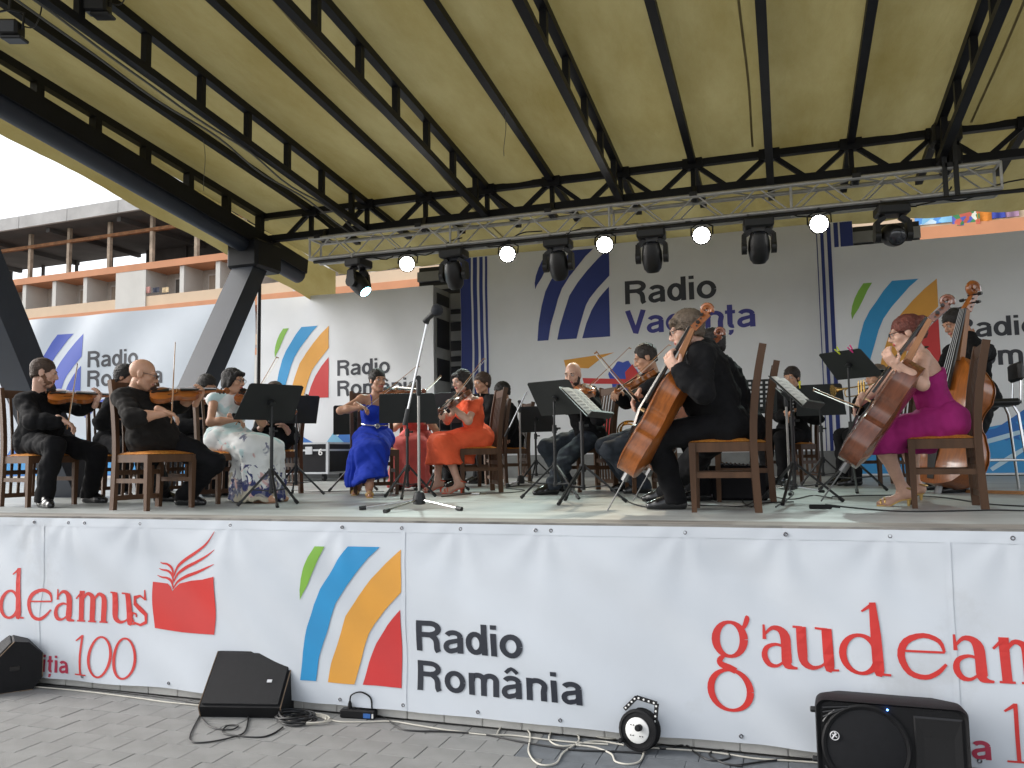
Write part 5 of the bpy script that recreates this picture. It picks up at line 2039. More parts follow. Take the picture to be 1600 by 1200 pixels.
def sdf_mesh(prims, res, k=.03, wrinkle=None):
    """blend the primitives, return (verts, quads, tag of each vertex)"""
    solid = [p for p in prims if p[0] in ('cap', 'ell')]
    lo = np.min([_bb(p)[0] for p in solid], axis=0) - 3 * res - k * .3
    hi = np.max([_bb(p)[1] for p in solid], axis=0) + 3 * res + k * .3
    n = np.ceil((hi - lo) / res).astype(int) + 1
    D = np.full(n, 1.0, np.float32)
    T = np.zeros(n, np.int8)
    ax = [(lo[i] + res * np.arange(n[i])).astype(np.float32) for i in range(3)]
    for pr in prims:
        if pr[0] == 'clip':
            p, nn = pr[1], pr[2]
            pl = (ax[0][:, None, None] - p[0]) * nn[0] + (ax[1][None, :, None] - p[1]) * nn[1] + (ax[2][None, None, :] - p[2]) * nn[2]
            if pr[3]:
                q_ = ax[0][:, None, None] * 310 + 1.5 * np.sin(ax[2][None, None, :] * 130)
                pl = pl + pr[3] * (np.sin(q_) * np.sin(ax[1][None, :, None] * 240 + ax[2][None, None, :] * 170) + .8 * np.sin(ax[0][:, None, None] * 95 + ax[2][None, None, :] * 60 + 1))
            np.maximum(D, pl, out=D)
            continue
        q = pr[1] if pr[0] == 'sub' else pr
        a, b = _bb(q)
        m = k + 2 * res
        i0 = np.maximum(((a - m - lo) / res).astype(int), 0)
        i1 = np.minimum(((b + m - lo) / res).astype(int) + 2, n)
        if np.any(i1 <= i0):
            continue
        sl = tuple(slice(i0[i], i1[i]) for i in range(3))
        d = _dist(q, ax[0][sl[0]][:, None, None], ax[1][sl[1]][None, :, None], ax[2][sl[2]][None, None, :]).astype(np.float32)
        Dv = D[sl]
        if pr[0] == 'sub':
            h = np.clip(.5 - .5 * (Dv + d) / (k * .5), 0, 1)
            D[sl] = Dv + (-d - Dv) * h + k * .5 * h * (1 - h)
            continue
        h = np.clip(.5 + .5 * (Dv - d) / k, 0, 1)
        T[sl] = np.where(d < Dv, pr[-1], T[sl])
        D[sl] = Dv + (d - Dv) * h - k * h * (1 - h)
    if wrinkle:
        I = np.nonzero(np.abs(D) < .05)
        P = np.stack([ax[i][I[i]] for i in range(3)], 1)
        D[I] += wrinkle(P).astype(np.float32)
    D[0], D[-1] = 1, 1
    D[:, 0], D[:, -1] = 1, 1
    D[:, :, 0], D[:, :, -1] = 1, 1
    ng = D < 0
    c8 = [ng[dx:n[0] - 1 + dx, dy:n[1] - 1 + dy, dz:n[2] - 1 + dz] for dx in (0, 1) for dy in (0, 1) for dz in (0, 1)]
    any_, all_ = c8[0].copy(), c8[0].copy()
    for c in c8[1:]:
        any_ |= c
        all_ &= c
    cells = np.nonzero(any_ & ~all_)
    N = len(cells[0])
    idx = np.full(n - 1, -1, np.int32)
    idx[cells] = np.arange(N)
    corner = [(dx, dy, dz) for dx in (0, 1) for dy in (0, 1) for dz in (0, 1)]
    val = np.stack([D[cells[0] + c[0], cells[1] + c[1], cells[2] + c[2]] for c in corner], 1)
    acc = np.zeros((N, 3), np.float32)
    cnt = np.zeros(N, np.float32)
    for i in range(8):
        for j in range(i + 1, 8):
            df = np.subtract(corner[j], corner[i])
            if np.abs(df).sum() != 1:
                continue
            a, b = val[:, i], val[:, j]
            m = (a < 0) != (b < 0)
            tt = np.where(m, a / np.where(m, a - b, 1), 0)
            acc += (np.array(corner[i], np.float32) + tt[:, None] * df.astype(np.float32)) * m[:, None]
            cnt += m
    P = lo + (np.stack(cells, 1) + acc / cnt[:, None]) * res
    tg = T[cells]
    Q = []
    for a in range(3):
        b, c = (a + 1) % 3, (a + 2) % 3
        s0 = [slice(None)] * 3
        s1 = [slice(None)] * 3
        s0[a], s1[a] = slice(0, n[a] - 1), slice(1, n[a])
        x0, x1 = ng[tuple(s0)], ng[tuple(s1)]
        E_ = np.nonzero(x0 != x1)
        E_ = [e.copy() for e in E_]
        ok = (E_[b] > 0) & (E_[c] > 0) & (E_[b] < n[b] - 1) & (E_[c] < n[c] - 1)
        E_ = [e[ok] for e in E_]
        flip = x0[tuple(E_)]

        def cell(db, dc):
            q = [None] * 3
            q[a], q[b], q[c] = E_[a], E_[b] - db, E_[c] - dc
            return idx[tuple(q)]
        q4 = np.stack([cell(1, 1), cell(0, 1), cell(0, 0), cell(1, 0)], 1)
        q4[~flip] = q4[~flip][:, ::-1]
        Q.append(q4)
    return P, np.concatenate(Q), tg


def join(parts):
    V, F, T = [], [], []
    o = 0
    for v, f, t_ in parts:
        V.append(v)
        F.append(f + o)
        T.append(t_)
        o += len(v)
    return np.concatenate(V), np.concatenate(F), np.concatenate(T)


def sdf_object(name, data, mats, parent, off):
    V, F, T = data
    me = bpy.data.meshes.new(name)
    V = (np.asarray(V) - off).astype(np.float32)
    me.vertices.add(len(V))
    me.vertices.foreach_set('co', V.ravel())
    me.loops.add(len(F) * 4)
    me.loops.foreach_set('vertex_index', F.astype(np.int32).ravel())
    me.polygons.add(len(F))
    me.polygons.foreach_set('loop_start', np.arange(0, len(F) * 4, 4, dtype=np.int32))
    me.polygons.foreach_set('material_index', T[F[:, 0]].astype(np.int32))
    me.polygons.foreach_set('use_smooth', np.ones(len(F), bool))
    me.update(calc_edges=True)
    me.validate()
    for m in mats:
        me.materials.append(m)
    o = bpy.data.objects.new(name, me)
    COL.objects.link(o)
    o.parent = parent
    OFF[o.name] = off
    return o


def folds(seed, amp, wl):
    rg = np.random.RandomState(seed)
    K = []
    for i in range(7):
        d = rg.normal(size=3)
        d[2] *= 1.5
        d /= np.linalg.norm(d)
        K.append((d * 2 * math.pi / (wl * rg.uniform(.6, 1.6)), rg.uniform(0, 6.28), rg.uniform(.5, 1)))

    def f(P):
        s = np.zeros(len(P))
        w = np.sin(P @ np.array([9., 4., 7.]) + seed) * .8
        for d, ph, a in K:
            s += a * (1 - 2 * np.abs(np.sin((P @ d + ph + w) * .5)) ** .8)
        return amp * s / 2.2
    return f


def folds2(seed, a1, w1, a2, w2):
    f1, f2 = folds(seed, a1, w1), folds(seed + 41, a2, w2)
    return lambda P: f1(P) + f2(P)


def ik(a, c, l1, l2, pole):
    a, c = np.asarray(a, float), np.asarray(c, float)
    d = np.linalg.norm(c - a)
    u = nrm(c - a)
    if d >= (l1 + l2) * .995:
        return a + u * d * l1 / (l1 + l2)
    x = (l1 * l1 - l2 * l2 + d * d) / (2 * d)
    h = math.sqrt(max(l1 * l1 - x * x, 0))
    p = np.asarray(pole, float)
    p = nrm(p - u * (p @ u))
    return a + u * x + p * h


SKINS = {}
for nm, c in (('fair', (.57, .345, .255)), ('tan', (.43, .225, .14)), ('warm', (.50, .275, .175))):
    SKINS[nm] = mat('skin_' + nm, c, rough=.5, var=.09, vs=28, sss=.12, bump=.06, bs=180)
M_lip = mat('lips', (.36, .10, .085), rough=.45, var=.08)
M_lipstick = mat('lips_red', (.42, .05, .05), rough=.35, var=.08)
M_eyew = mat('eye_white', (.38, .33, .30), rough=.25, var=0)
M_iris = mat('eye_dark', (.02, .013, .010), rough=.15, var=0)
HAIRS = {}
for nm, c in (('black', (.012, .009, .008)), ('brown', (.055, .030, .018)), ('grey_brown', (.13, .095, .065)), ('red', (.13, .030, .018)), ('stubble', (.20, .115, .08)), ('ginger', (.16, .075, .040)), ('dark', (.022, .014, .011))):
    HAIRS[nm] = mat('hair_' + nm, c, rough=.6, var=.35, vs=60, bump=.7, bs=260, stretch=(1, 1, .25))
M_blackcloth = mat('black_shirt', (.0072, .0072, .0082), rough=.9, var=.25, vs=14, spec=.2, bump=.12, bs=900)
M_charcloth = mat('charcoal_shirt', (.014, .0125, .0115), rough=.9, var=.25, vs=14, spec=.2, bump=.12, bs=900)
M_trouser = mat('black_trousers', (.0075, .0075, .0088), rough=.9, var=.2, vs=12, spec=.2)
M_denim = mat('dark_denim', (.018, .024, .034), rough=.85, var=.25, vs=20)
M_leather = mat('black_leather', (.011, .011, .012), rough=.22, var=.15, coat=.3)
M_frame_g = mat('glasses_frame', (.02, .02, .022), rough=.3, var=0, metal=.4)


def head_prims(sex, beard=None):
    w = 1.0 if sex == 'm' else .95
    P = [ell((0, -.018, .036), (.074 * w, .096, .086)), ell((0, .024, -.038), (.058 * w, .068, .084)), ell((0, .062, -.092), (.026 * w, .026, .024)),
         ell((.040 * w, .052, -.020), (.024, .028, .026)), ell((-.040 * w, .052, -.020), (.024, .028, .026)), cap((-.05 * w, .0, -.07), (-.016, .060, -.098), .022, .018), cap((.05 * w, .0, -.07), (.016, .060, -.098), .022, .018),
         cap((-.038, .074, .030), (.038, .074, .030), .014), cap((0, .088, .018), (0, .108, -.022), .0085, .0125), ell((.011, .096, -.030), (.009, .012, .008)), ell((-.011, .096, -.030), (.009, .012, .008)),
         sub(ell((.032, .100, .010), (.018, .018, .011))), sub(ell((-.032, .100, .010), (.018, .018, .011)))]
    for s in (-1, 1):
        P.append(ell((s * .076 * w, -.012, -.004), (.009, .021, .032), None))
        P.append(ell((s * .0315, .0805, .008), (.0115, .0070, .0046), None, 3))
        P.append(cap((s * .020, .0935, .028), (s * .048, .083, .030), .0042, .003, 2))
        P.append(ell((s * .0310, .0850, .008), (.0056, .0045, .0046), None, 4))
    P.append(cap((-.021, .083, -.060), (.021, .083, -.060), .0058, None, 1))
    P.append(cap((-.010, .0875, -.060), (.010, .0875, -.060), .0072, None, 1))
    if beard:
        P += [ell((0, .036, -.078), (.055 * w, .050, .042), None, 5), cap((-.060 * w, .0, -.030), (-.048, .03, -.075), .017, .020, 5), cap((.060 * w, .0, -.030), (.048, .03, -.075), .017, .020, 5), ell((0, .066, -.096), (.030, .026, .024), None, 5), cap((-.021, .0865, -.060), (.021, .0865, -.060), .0062, None, 1), cap((-.024, .0825, -.046), (.024, .0825, -.046), .006, None, 5)]
    return P


def hair_data(style, seed):
    fz = folds(seed, .0022, .035)
    if style in ('short', 'receding', 'crop'):
        g_ = {'short': .012, 'receding': .008, 'crop': .004}[style]
        back = .0 if style != 'receding' else -.022
        P = [ell((0, -.022, .042), (.0755 + g_, .096 + g_, .085 + g_ * 1.25)), ell((0, -.05, -.02), (.060 + g_, .050 + g_, .062)),
             clip((0, .022, -.008), (0, 1.15, -1), .005), clip((0, .022, -.008), (0, .50, -1), .004), clip((0, .083 + back, .07), (0, 1, -.25), .005)]
    elif style == 'fringe':
        P = [ell((0, -.020, .046), (.088, .108, .093)), ell((0, -.05, -.02), (.075, .055, .065)), cap((-.05, .075, .068), (.055, .068, .058), .022, .018), clip((0, .024, -.012), (0, .95, -1), .008), clip((0, .022, -.012), (0, .5, -1), .006)]
    elif style == 'bob':
        P = [ell((0, -.022, .044), (.088, .106, .092)), ell((0, -.045, -.020), (.090, .074, .085)), cap((.072, .012, .03), (.078, .0, -.05), .022, .016), cap((-.072, .012, .03), (-.078, .0, -.05), .022, .016), cap((-.05, .070, .078), (.05, .060, .080), .020),
             clip((0, .050, .02), (0, 1, -.62), .006)]
    elif style == 'updo':
        P = [ell((0, -.024, .044), (.084, .104, .091)), ell((0, -.070, .02), (.062, .052, .060)), clip((0, .026, -.004), (0, 1.05, -1), .004), clip((0, .022, -.02), (0, .45, -1), .004)]
    elif style == 'bun':
        P = [ell((0, -.024, .042), (.083, .104, .089)), ell((0, -.118, .050), (.046, .044, .046)), ell((0, -.100, -.015), (.030, .035, .055)), clip((0, .028, .0), (0, 1.05, -1), .004), clip((0, .022, -.03), (0, .25, -1), .004)]
    else:  # long
        P = [ell((0, -.024, .044), (.090, .108, .093)), ell((0, -.055, -.045), (.092, .070, .115)), cap((.070, .015, .03), (.080, -.01, -.10), .026, .024), cap((-.070, .015, .03), (-.080, -.01, -.10), .026, .024), cap((-.05, .066, .080), (.05, .060, .080), .020), clip((0, .052, .02), (0, 1, -.55), .006)]
    # streaks run back over the head
    def wr(Q):
        a = np.arctan2(Q[:, 0], Q[:, 2] + .02)
        return fz(Q) + .0012 * np.sin(a * 34 + 30 * Q[:, 1]) + .0010 * np.sin(a * 61 - 22 * Q[:, 1] + 1)
    V, F, T = sdf_mesh(P, .0058, .018, wr)
    # loose locks lying over the hair
    rg = np.random.RandomState(seed + 5)
    c0 = np.array((0, -.02, .03))
    n_ = 260 if style != 'crop' else 160
    ids = rg.choice(len(V), n_)
    LV, LF = [], []
    for i in ids:
        p = V[i].copy()
        if p[1] > .055 and p[2] < .05:
            continue
        nn = nrm(p - c0)
        t_ = np.array((.25 * np.sign(p[0]) + rg.normal(0, .25), -.75 + rg.normal(0, .25), -.55 - (.5 if style in ('bob', 'long') else 0)))
        t_ = nrm(t_ - nn * (t_ @ nn))
        sd = np.cross(nn, t_)
        ln = rg.uniform(.018, .038) * (.6 if style == 'crop' else 1)
        w = rg.uniform(.0016, .0034)
        o = len(LV)
        for k, (f, h, ww) in enumerate(((0, -.001, 1), (.5, .0035, 1), (1.0, .0035 + rg.uniform(-.002, .004), .25))):
            q = p + t_ * ln * f + nn * (h - .5 * (ln * f) ** 2 / .09)
            LV += [q - sd * w * ww, q + sd * w * ww]
        LF += [(o, o + 1, o + 3, o + 2), (o + 2, o + 3, o + 5, o + 4)]
    return join([(V, F, T), (np.array(LV), np.array(LF), np.zeros(len(LV), np.int8))])


def xform(data, M3, o):
    V, F, T = data
    return V @ M3.T + o, F, T


def hand_data(wrist, d, nrml, side, curl, s=1.0, res=.0045, spread=1.0):
    d = nrm(d)
    n_ = np.asarray(nrml, float)
    n_ = nrm(n_ - d * (n_ @ d))
    l = np.cross(d, n_) if side == 'R' else np.cross(n_, d)      # towards the thumb
    w = np.asarray(wrist, float)
    P = [cap(w - d * .03, w + d * .012, .026 * s, .024 * s), ell(w + d * .052 * s, (.040 * s, .050 * s, .0165 * s), np.array([l, d, n_]).T)]
    if np.isscalar(curl):
        curl = [curl] * 4
    for i, (off, ln) in enumerate(((.029, .92), (.010, 1.0), (-.010, .95), (-.028, .76))):
        p = w + d * .088 * s + l * off * s
        P.append(cap(w + d * .03 * s + l * off * .7 * s, p, .0125 * s, .0100 * s))
        a = 0.0
        for j, sl in enumerate((.043, .027, .021)):
            a += curl[i] * (.8, 1.0, .7)[j]
            q = p + (d * math.cos(a) + n_ * math.sin(a) + l * off * 2.0 * spread * math.cos(a)) * sl * ln * s
            P.append(cap(p, q, (.0092, .0084, .0076)[j] * s, (.0085, .0077, .0066)[j] * s))
            p = q
    p = w + d * .022 * s + l * .030 * s
    q = p + nrm(l * .75 + d * .65 + n_ * .35) * .038 * s
    P.append(cap(w + d * .01, p, .016 * s, .0135 * s))
    P.append(cap(p, q, .0125 * s, .0105 * s))
    P.append(cap(q, q + nrm(l * .2 + d * .85 + n_ * .5) * .030 * s, .0102 * s, .0082 * s))
    return sdf_mesh(P, res, .009)


HOLD = {}
PEOPLE = []


def person(key, label, u, z0, hd, neck, head, face, handL, handR, sh=None, feet=None, scale=1.0, sex='m', skin='warm', hair=None, top=None, bottom=None, sleeve='long', topm=None, botm=None,
           glasses=False, beard=None, belly=0.0, hipz=.555, chair_label=None, chair_dx=0.03, chair_rot=0, chair_sc=(1, 1, 1), kindL='vl', kindR='bow', poleL=None, poleR=None, shoes='leather', fine=True, dress=None, group=None, kpole=(0, 0), extra=None, hipdd=0.0, xy=None):
    s = scale
    Z = np.array((0, 0, 1.0))
    fw = np.array((math.cos(RAD(hd)), math.sin(RAD(hd)), 0))
    rt = np.array((fw[1], -fw[0], 0))
    h2 = hd if sh is None else sh
    fs = np.array((math.cos(RAD(h2)), math.sin(RAD(h2)), 0))
    rs = np.array((fs[1], -fs[0], 0))
    hip = PX(u, 700, z0 + hipdd)
    hip[2] = S + hipz
    if xy:
        hip[:2] = np.asarray(xy) - fw[:2] * .03
        z0 = depth(hip)
    pt = lambda q: PX(q[0], q[1], z0 + (q[2] if len(q) > 2 else 0))
    nk = pt(neck)
    hc = pt(head)
    sp = nrm(nk - hip)
    Tn = np.linalg.norm(nk - hip)
    rsh = nrm(rs - sp * (rs @ sp))
    fsh = np.cross(sp, rsh)
    rpl = nrm(rt - sp * (rt @ sp))
    fpl = np.cross(sp, rpl)
    base = np.array((hip[0], hip[1], S))
    pr = root('person', label, 'person', base, group)
    off = base
    sk = SKINS[skin]
    shw = (.178 if sex == 'm' else .155) * s
    sL, sR = nk - sp * .036 * s - rsh * shw, nk - sp * .036 * s + rsh * shw
    hL, hR = pt(handL), pt(handR)
    l1, l2 = .295 * s, .255 * s
    eL = ik(sL, hL, l1, l2, poleL if poleL is not None else (-rs * .6 - Z * 1.0 + fs * .2))
    eR = ik(sR, hR, l1, l2, poleR if poleR is not None else (rs * .9 - Z * .7 - fs * .2))
    # ankles
    ank = []
    for i, sg in enumerate((-1, 1)):
        f = feet[i] if feet else None
        if f is None:
            p = base + fw * .43 * s + rt * sg * .11
            th = hd
        else:
            p = onz(f[0], f[1])
            th = f[2] if len(f) > 2 else hd
        ank.append((p + Z * (.088 if shoes != 'heels' else .115), np.array((math.cos(RAD(th)), math.sin(RAD(th)), 0))))
    legs = []
    for (a, td), sg, kp in zip(ank, (-1, 1), kpole):
        hj = hip + rt * sg * .092 * s - Z * .005
        kn = ik(hj, a, .435 * s, .425 * s, Z * .8 + fw * .9 + rt * kp)
        legs.append((hj, kn, a, td))
    # ---- bare body as one skin
    g = 1.0 if sex == 'm' else .86
    torso = [ell(hip + sp * .03, (.158 * s * (1 if sex == 'm' else 1.02), .118 * s, .115 * s), np.array([rpl, fpl, sp]).T),
             ell(hip + sp * Tn * .36 + fpl * (.015 + belly * .5), (.140 * s * g + belly * .4, .108 * s * g + belly, .15 * s), np.array([rpl, fpl, sp]).T),
             ell(hip + sp * Tn * .68, (.160 * s * g, .112 * s * g, .165 * s), np.array([rsh, fsh, sp]).T), cap(sL + sp * .005, sR + sp * .005, .058 * s * g)]
    if sex == 'f':
        torso += [ell(hip + sp * Tn * .66 + fsh * .085 + rsh * q * .068, (.055, .052, .055), np.array([rsh, fsh, sp]).T) for q in (-1, 1)]
    arms = []
    for sj, e, h in ((sL, eL, hL), (sR, eR, hR)):
        wd = nrm(h - e)
        th_ = .78 if (top == 'shirt' and sleeve == 'long') else 1.0
        arms += [cap(sj, e, .052 * s * g * th_, .040 * s * g * th_), cap(e, e + (h - e) * .35, .041 * s * g * th_, .040 * s * g * th_), cap(e + (h - e) * .35, h - wd * .02, .040 * s * g * th_, .0255 * s)]
    legp = []
    for hj, kn, a, td in legs:
        legp += [cap(hj, kn, .083 * s, .056 * s), cap(kn, kn + (a - kn) * .35 - td * .012, .054 * s, .054 * s), cap(kn + (a - kn) * .35 - td * .012, a, .052 * s, .034 * s)]
    footp = []
    for hj, kn, a, td in legs:
        zf = S + .030
        heel = np.array((a[0], a[1], S)) - td * .035
        if shoes == 'heels':
            footp += [cap(a, heel + Z * .085, .032, .028), cap(heel + Z * .085, heel + td * .135 + Z * .026, .028, .030), cap(heel + td * .135 + Z * .026, heel + td * .185 + Z * .018, .030, .018)]
        else:
            footp += [cap(a, heel + Z * .034, .036, .032), cap(heel + Z * .036, heel + td * .15 + Z * .032, .032, .034), cap(a + td * .02, heel + td * .14 + Z * .036, .032, .030), cap(heel + td * .15 + Z * .030, heel + td * .205 + Z * .024, .034, .024)]
    Hf = np.array((math.cos(RAD(face[0])) * math.cos(RAD(face[1])), math.sin(RAD(face[0])) * math.cos(RAD(face[1])), math.sin(RAD(face[1]))))
    tiltv = Z + (RT * face[2] if len(face) > 2 else 0)
    Hr = nrm(np.cross(Hf, tiltv))
    Hu = np.cross(Hr, Hf)
    HM = np.array([Hr, Hf, Hu]).T * s * (1.0 if sex == 'm' else .97)
    neckp = [cap(nk - sp * .03, hc + HM @ np.array((0, -.022, -.060)), .060 * s * g, .052 * s * g), cap(nk - sp * .02, sL * .5 + nk * .5 - sp * .012, .042 * s * g, .032 * s * g), cap(nk - sp * .02, sR * .5 + nk * .5 - sp * .012, .042 * s * g, .032 * s * g)]
    rb = .0108 if fine else .017
    body = sdf_mesh(torso + arms + legp + (footp if shoes != 'leather' else []) + neckp, rb, .035)
    hd_ = xform(sdf_mesh(head_prims(sex, beard), .0052 if fine else .0075, .016), HM, hc)
    bits = [body, hd_]
    for side, e, h, kd in (('L', eL, hL, kindL), ('R', eR, hR, kindR)):
        fd = nrm(h - e)
        r_ = rs if side == 'R' else -rs
        if kd == 'vl':
            d, nn, cu = nrm(fd * .55 + Z * .75), nrm(rs * .9 - fs * .35), .75
        elif kd == 'bow':
            d, nn, cu = nrm(fd * .85 - Z * .45), nrm(-Z - fd * .35), .55
        elif kd == 'cl':
            d, nn, cu = nrm(fd * .8 + Z * .35), nrm(rs * .8 - fs * .5), .7
        elif kd == 'cbow':
            d, nn, cu = nrm(fd * .75 - Z * .5), nrm(-fs * .8 - Z * .2), .5
        else:
            d, nn, cu = nrm(fd + fs * .2 - Z * .1), nrm(-Z), .35
        bits.append(hand_data(h - d * .055 * s, d, nn, side, cu, s * (1 if sex == 'm' else .9), .0045 if fine else .007))
    beardm = HAIRS[beard] if beard else M_lip
    browm = HAIRS[hair[1]] if hair else HAIRS['brown']
    sdf_object('body', join(bits), [sk, M_lip if sex == 'm' else M_lipstick, browm, M_eyew, M_iris, beardm], pr, off)
    if hair and hair[0]:
        sdf_object('hair', xform(hair_data(hair[0], len(PEOPLE) + 3), HM, hc), [HAIRS[hair[1]]], pr, off)
    # ---- clothes
    inf = .013
    up = lambda P, q: [(p[0], p[1], p[2], p[3] + q, p[4] + q, p[5]) if p[0] == 'cap' else (p[0], p[1], p[2] + q, p[3], p[4]) for p in P]
    seed = len(PEOPLE) * 7 + 2
    if top == 'shirt':
        P = up(torso, inf)
        for sj, e, h in ((sL, eL, hL), (sR, eR, hR)):
            wd = nrm(h - e)
            P += [cap(sj, e, .064 * s, .055 * s)]
            if sleeve == 'long':
                P += [cap(e, e + (h - e) * .4, .056 * s, .056 * s), cap(e + (h - e) * .4, h - wd * .075, .056 * s, .042 * s)]
            elif sleeve == 'rolled':
                P += [cap(e, e + wd * .05, .056 * s, .056 * s)]
        P += up([neckp[1], neckp[2]], .012)
        P.append(cap(hip - rt * .05, hip + rt * .05, .148 * s, .148 * s))
        sdf_object('shirt', sdf_mesh(P, rb, .035, folds2(seed, .010, .15, .0045, .06)), [topm], pr, off)
        # collar
        mb = MB()
        pts, n_ = [], 13
        for i in range(n_):
            a = RAD(-215 + 250 * i / (n_ - 1))
            q = nk + sp * .012 + (rsh * math.cos(a) * .072 + fsh * math.sin(a) * -.070 * 1.0) * s
            pts.append(q)
        mb = MB()
        cs = []
        for i in range(n_):
            a = math.pi * (.62 + 1.76 * i / (n_ - 1)) - math.pi / 2 - math.pi * .0
            dirv = rsh * math.sin(a + math.pi / 2) * 1.0 + fsh * math.cos(a + math.pi / 2) * 1.0
            dirv = rsh * math.cos(math.pi * (.5 + (.12 + 1.76 * i / (n_ - 1)))) + fsh * math.sin(math.pi * (.5 + (.12 + 1.76 * i / (n_ - 1))))
            cs.append(dirv)
        ctr = nk + (hc - nk) * .16
        V_ = []
        for dirv in cs:
            V_.append(ctr + sp * .030 + dirv * .064 * s)
            V_.append(ctr - sp * .012 + dirv * .082 * s)
            V_.append(ctr + sp * .026 + dirv * .070 * s)
        F_ = []
        for i in range(n_ - 1):
            a, b = 3 * i, 3 * i + 3
            F_ += [(a, a + 1, b + 1, b), (a + 2, b + 2, b + 1, a + 1), (a, b, b + 2, a + 2)]
        mb.add(V_, F_)
        part('collar', mb, topm, pr, smooth='all')
    if bottom == 'trousers':
        P = [ell(hip + sp * .01, (.172 * s, .135 * s, .125 * s), np.array([rt, fw, Z]).T)]
        for hj, kn, a, td in legs:
            P += [cap(hj, kn, .098 * s, .073 * s), cap(kn, kn + (a - kn) * .4, .072 * s, .068 * s), cap(kn + (a - kn) * .4, a - Z * .02, .067 * s, .062 * s)]
        P.append(clip(np.array((0, 0, S + .052)), (0, 0, -1)))
        sdf_object('trousers', sdf_mesh(P, rb, .03, folds2(seed + 3, .009, .17, .004, .065)), [botm], pr, off)
    if dress:
        dress(pr, off, dict(hip=hip, sp=sp, Tn=Tn, nk=nk, rsh=rsh, fsh=fsh, rt=rt, fw=fw, legs=legs, torso=torso, up=up, sL=sL, sR=sR, eL=eL, eR=eR, hL=hL, hR=hR, rb=rb, s=s, seed=seed, Z=Z, hc=hc, HM=HM))
    if shoes == 'leather':
        for i in (0, 4):
            P = up(footp[i:i + 4], .007)
            P.append(clip(np.array((0, 0, S + .003)), (0, 0, -1)))
            sdf_object('shoe', sdf_mesh(P, .009 if fine else .013, .02), [M_leather], pr, off)
    elif shoes == 'heels':
        for j, (hj, kn, a, td) in enumerate(legs):
            heel = np.array((a[0], a[1], S)) - td * .035
            sd_ = np.cross(td, Z)
            mb = MB()
            mb.tube([heel + Z * .07, heel + Z * .002 + td * .004], [.016, .009], 7)
            q = [heel + Z * .052 - td * .02, heel + td * .05 + Z * .040, heel + td * .12 + Z * .004, heel + td * .20 + Z * .004]
            for i in range(3):
                mb.bar(q[i], q[i + 1], .056, .008)
            for (f, zz, rr_) in ((.150, .022, .036), (.175, .016, .030), (-.005, .118, .040)):
                c_ = heel + td * f + Z * zz
                mb.tube([c_ + (sd_ * math.cos(t_) + (Z if f > .05 else nrm(Z * .25 + td)) * math.sin(t_)) * rr_ for t_ in np.linspace(0, math.pi if f > .05 else 2 * math.pi, 14)], .0055, 5)
            part('sandal', mb, extra or mat('sandal_gold', (.55, .36, .12), rough=.3, metal=.7, var=.1), pr, smooth=True)
    if glasses:
        mb = MB()
        W_ = lambda x, y, z: hc + HM @ np.array((x, y, z))
        for q in (-1, 1):
            mb.tube([W_(q * .033 + .023 * math.cos(t_), .104, .006 + .017 * math.sin(t_)) for t_ in np.linspace(0, 2 * math.pi, 14, endpoint=False)], .0022, 5, closed=True)
            mb.tube([W_(q * .055, .102, .012), W_(q * .074, .06, .014), W_(q * .079, -.01, .012)], .0022, 5)
        mb.tube([W_(-.011, .105, .012), W_(.011, .105, .012)], .0022, 5)
        part('glasses', mb, M_frame_g, pr, smooth=True)
    if chair_label:
        cc = base + fw * chair_dx
        chair(cc[0], cc[1], hd + chair_rot, chair_label, sc=chair_sc)
    HOLD[key] = dict(pr=pr, hip=hip, nk=nk, hc=hc, HM=HM, sL=sL, sR=sR, hL=hL, hR=hR, fs=fs, rs=rs, fw=fw, rt=rt, z0=z0, legs=legs, sp=sp)
    PEOPLE.append(key)
    0 and print('PERSON %s torso %.2f head %.2f armL %.2f armR %.2f legL %.2f legR %.2f hip %s' % (key, Tn / s, np.linalg.norm(hc - nk) / s, np.linalg.norm(hL - sL) / (l1 + l2), np.linalg.norm(hR - sR) / (l1 + l2), np.linalg.norm(legs[0][2] - legs[0][0]) / s, np.linalg.norm(legs[1][2] - legs[1][0]) / s, np.round(hip[:2], 2)))
    return pr
# ------------------------------------------------------------------ dresses


def skirt_folds(c, amp, fr, z0, seed):
    ff = folds2(seed, .006, .12, .003, .05)

    def f(P):
        a = np.arctan2(P[:, 1] - c[1], P[:, 0] - c[0])
        t_ = np.clip((z0 - P[:, 2]) / .35, 0, 1)
        return ff(P) + amp * t_ * np.sin(a * fr + 2.5 * np.sin(a * 3 + seed))
    return f


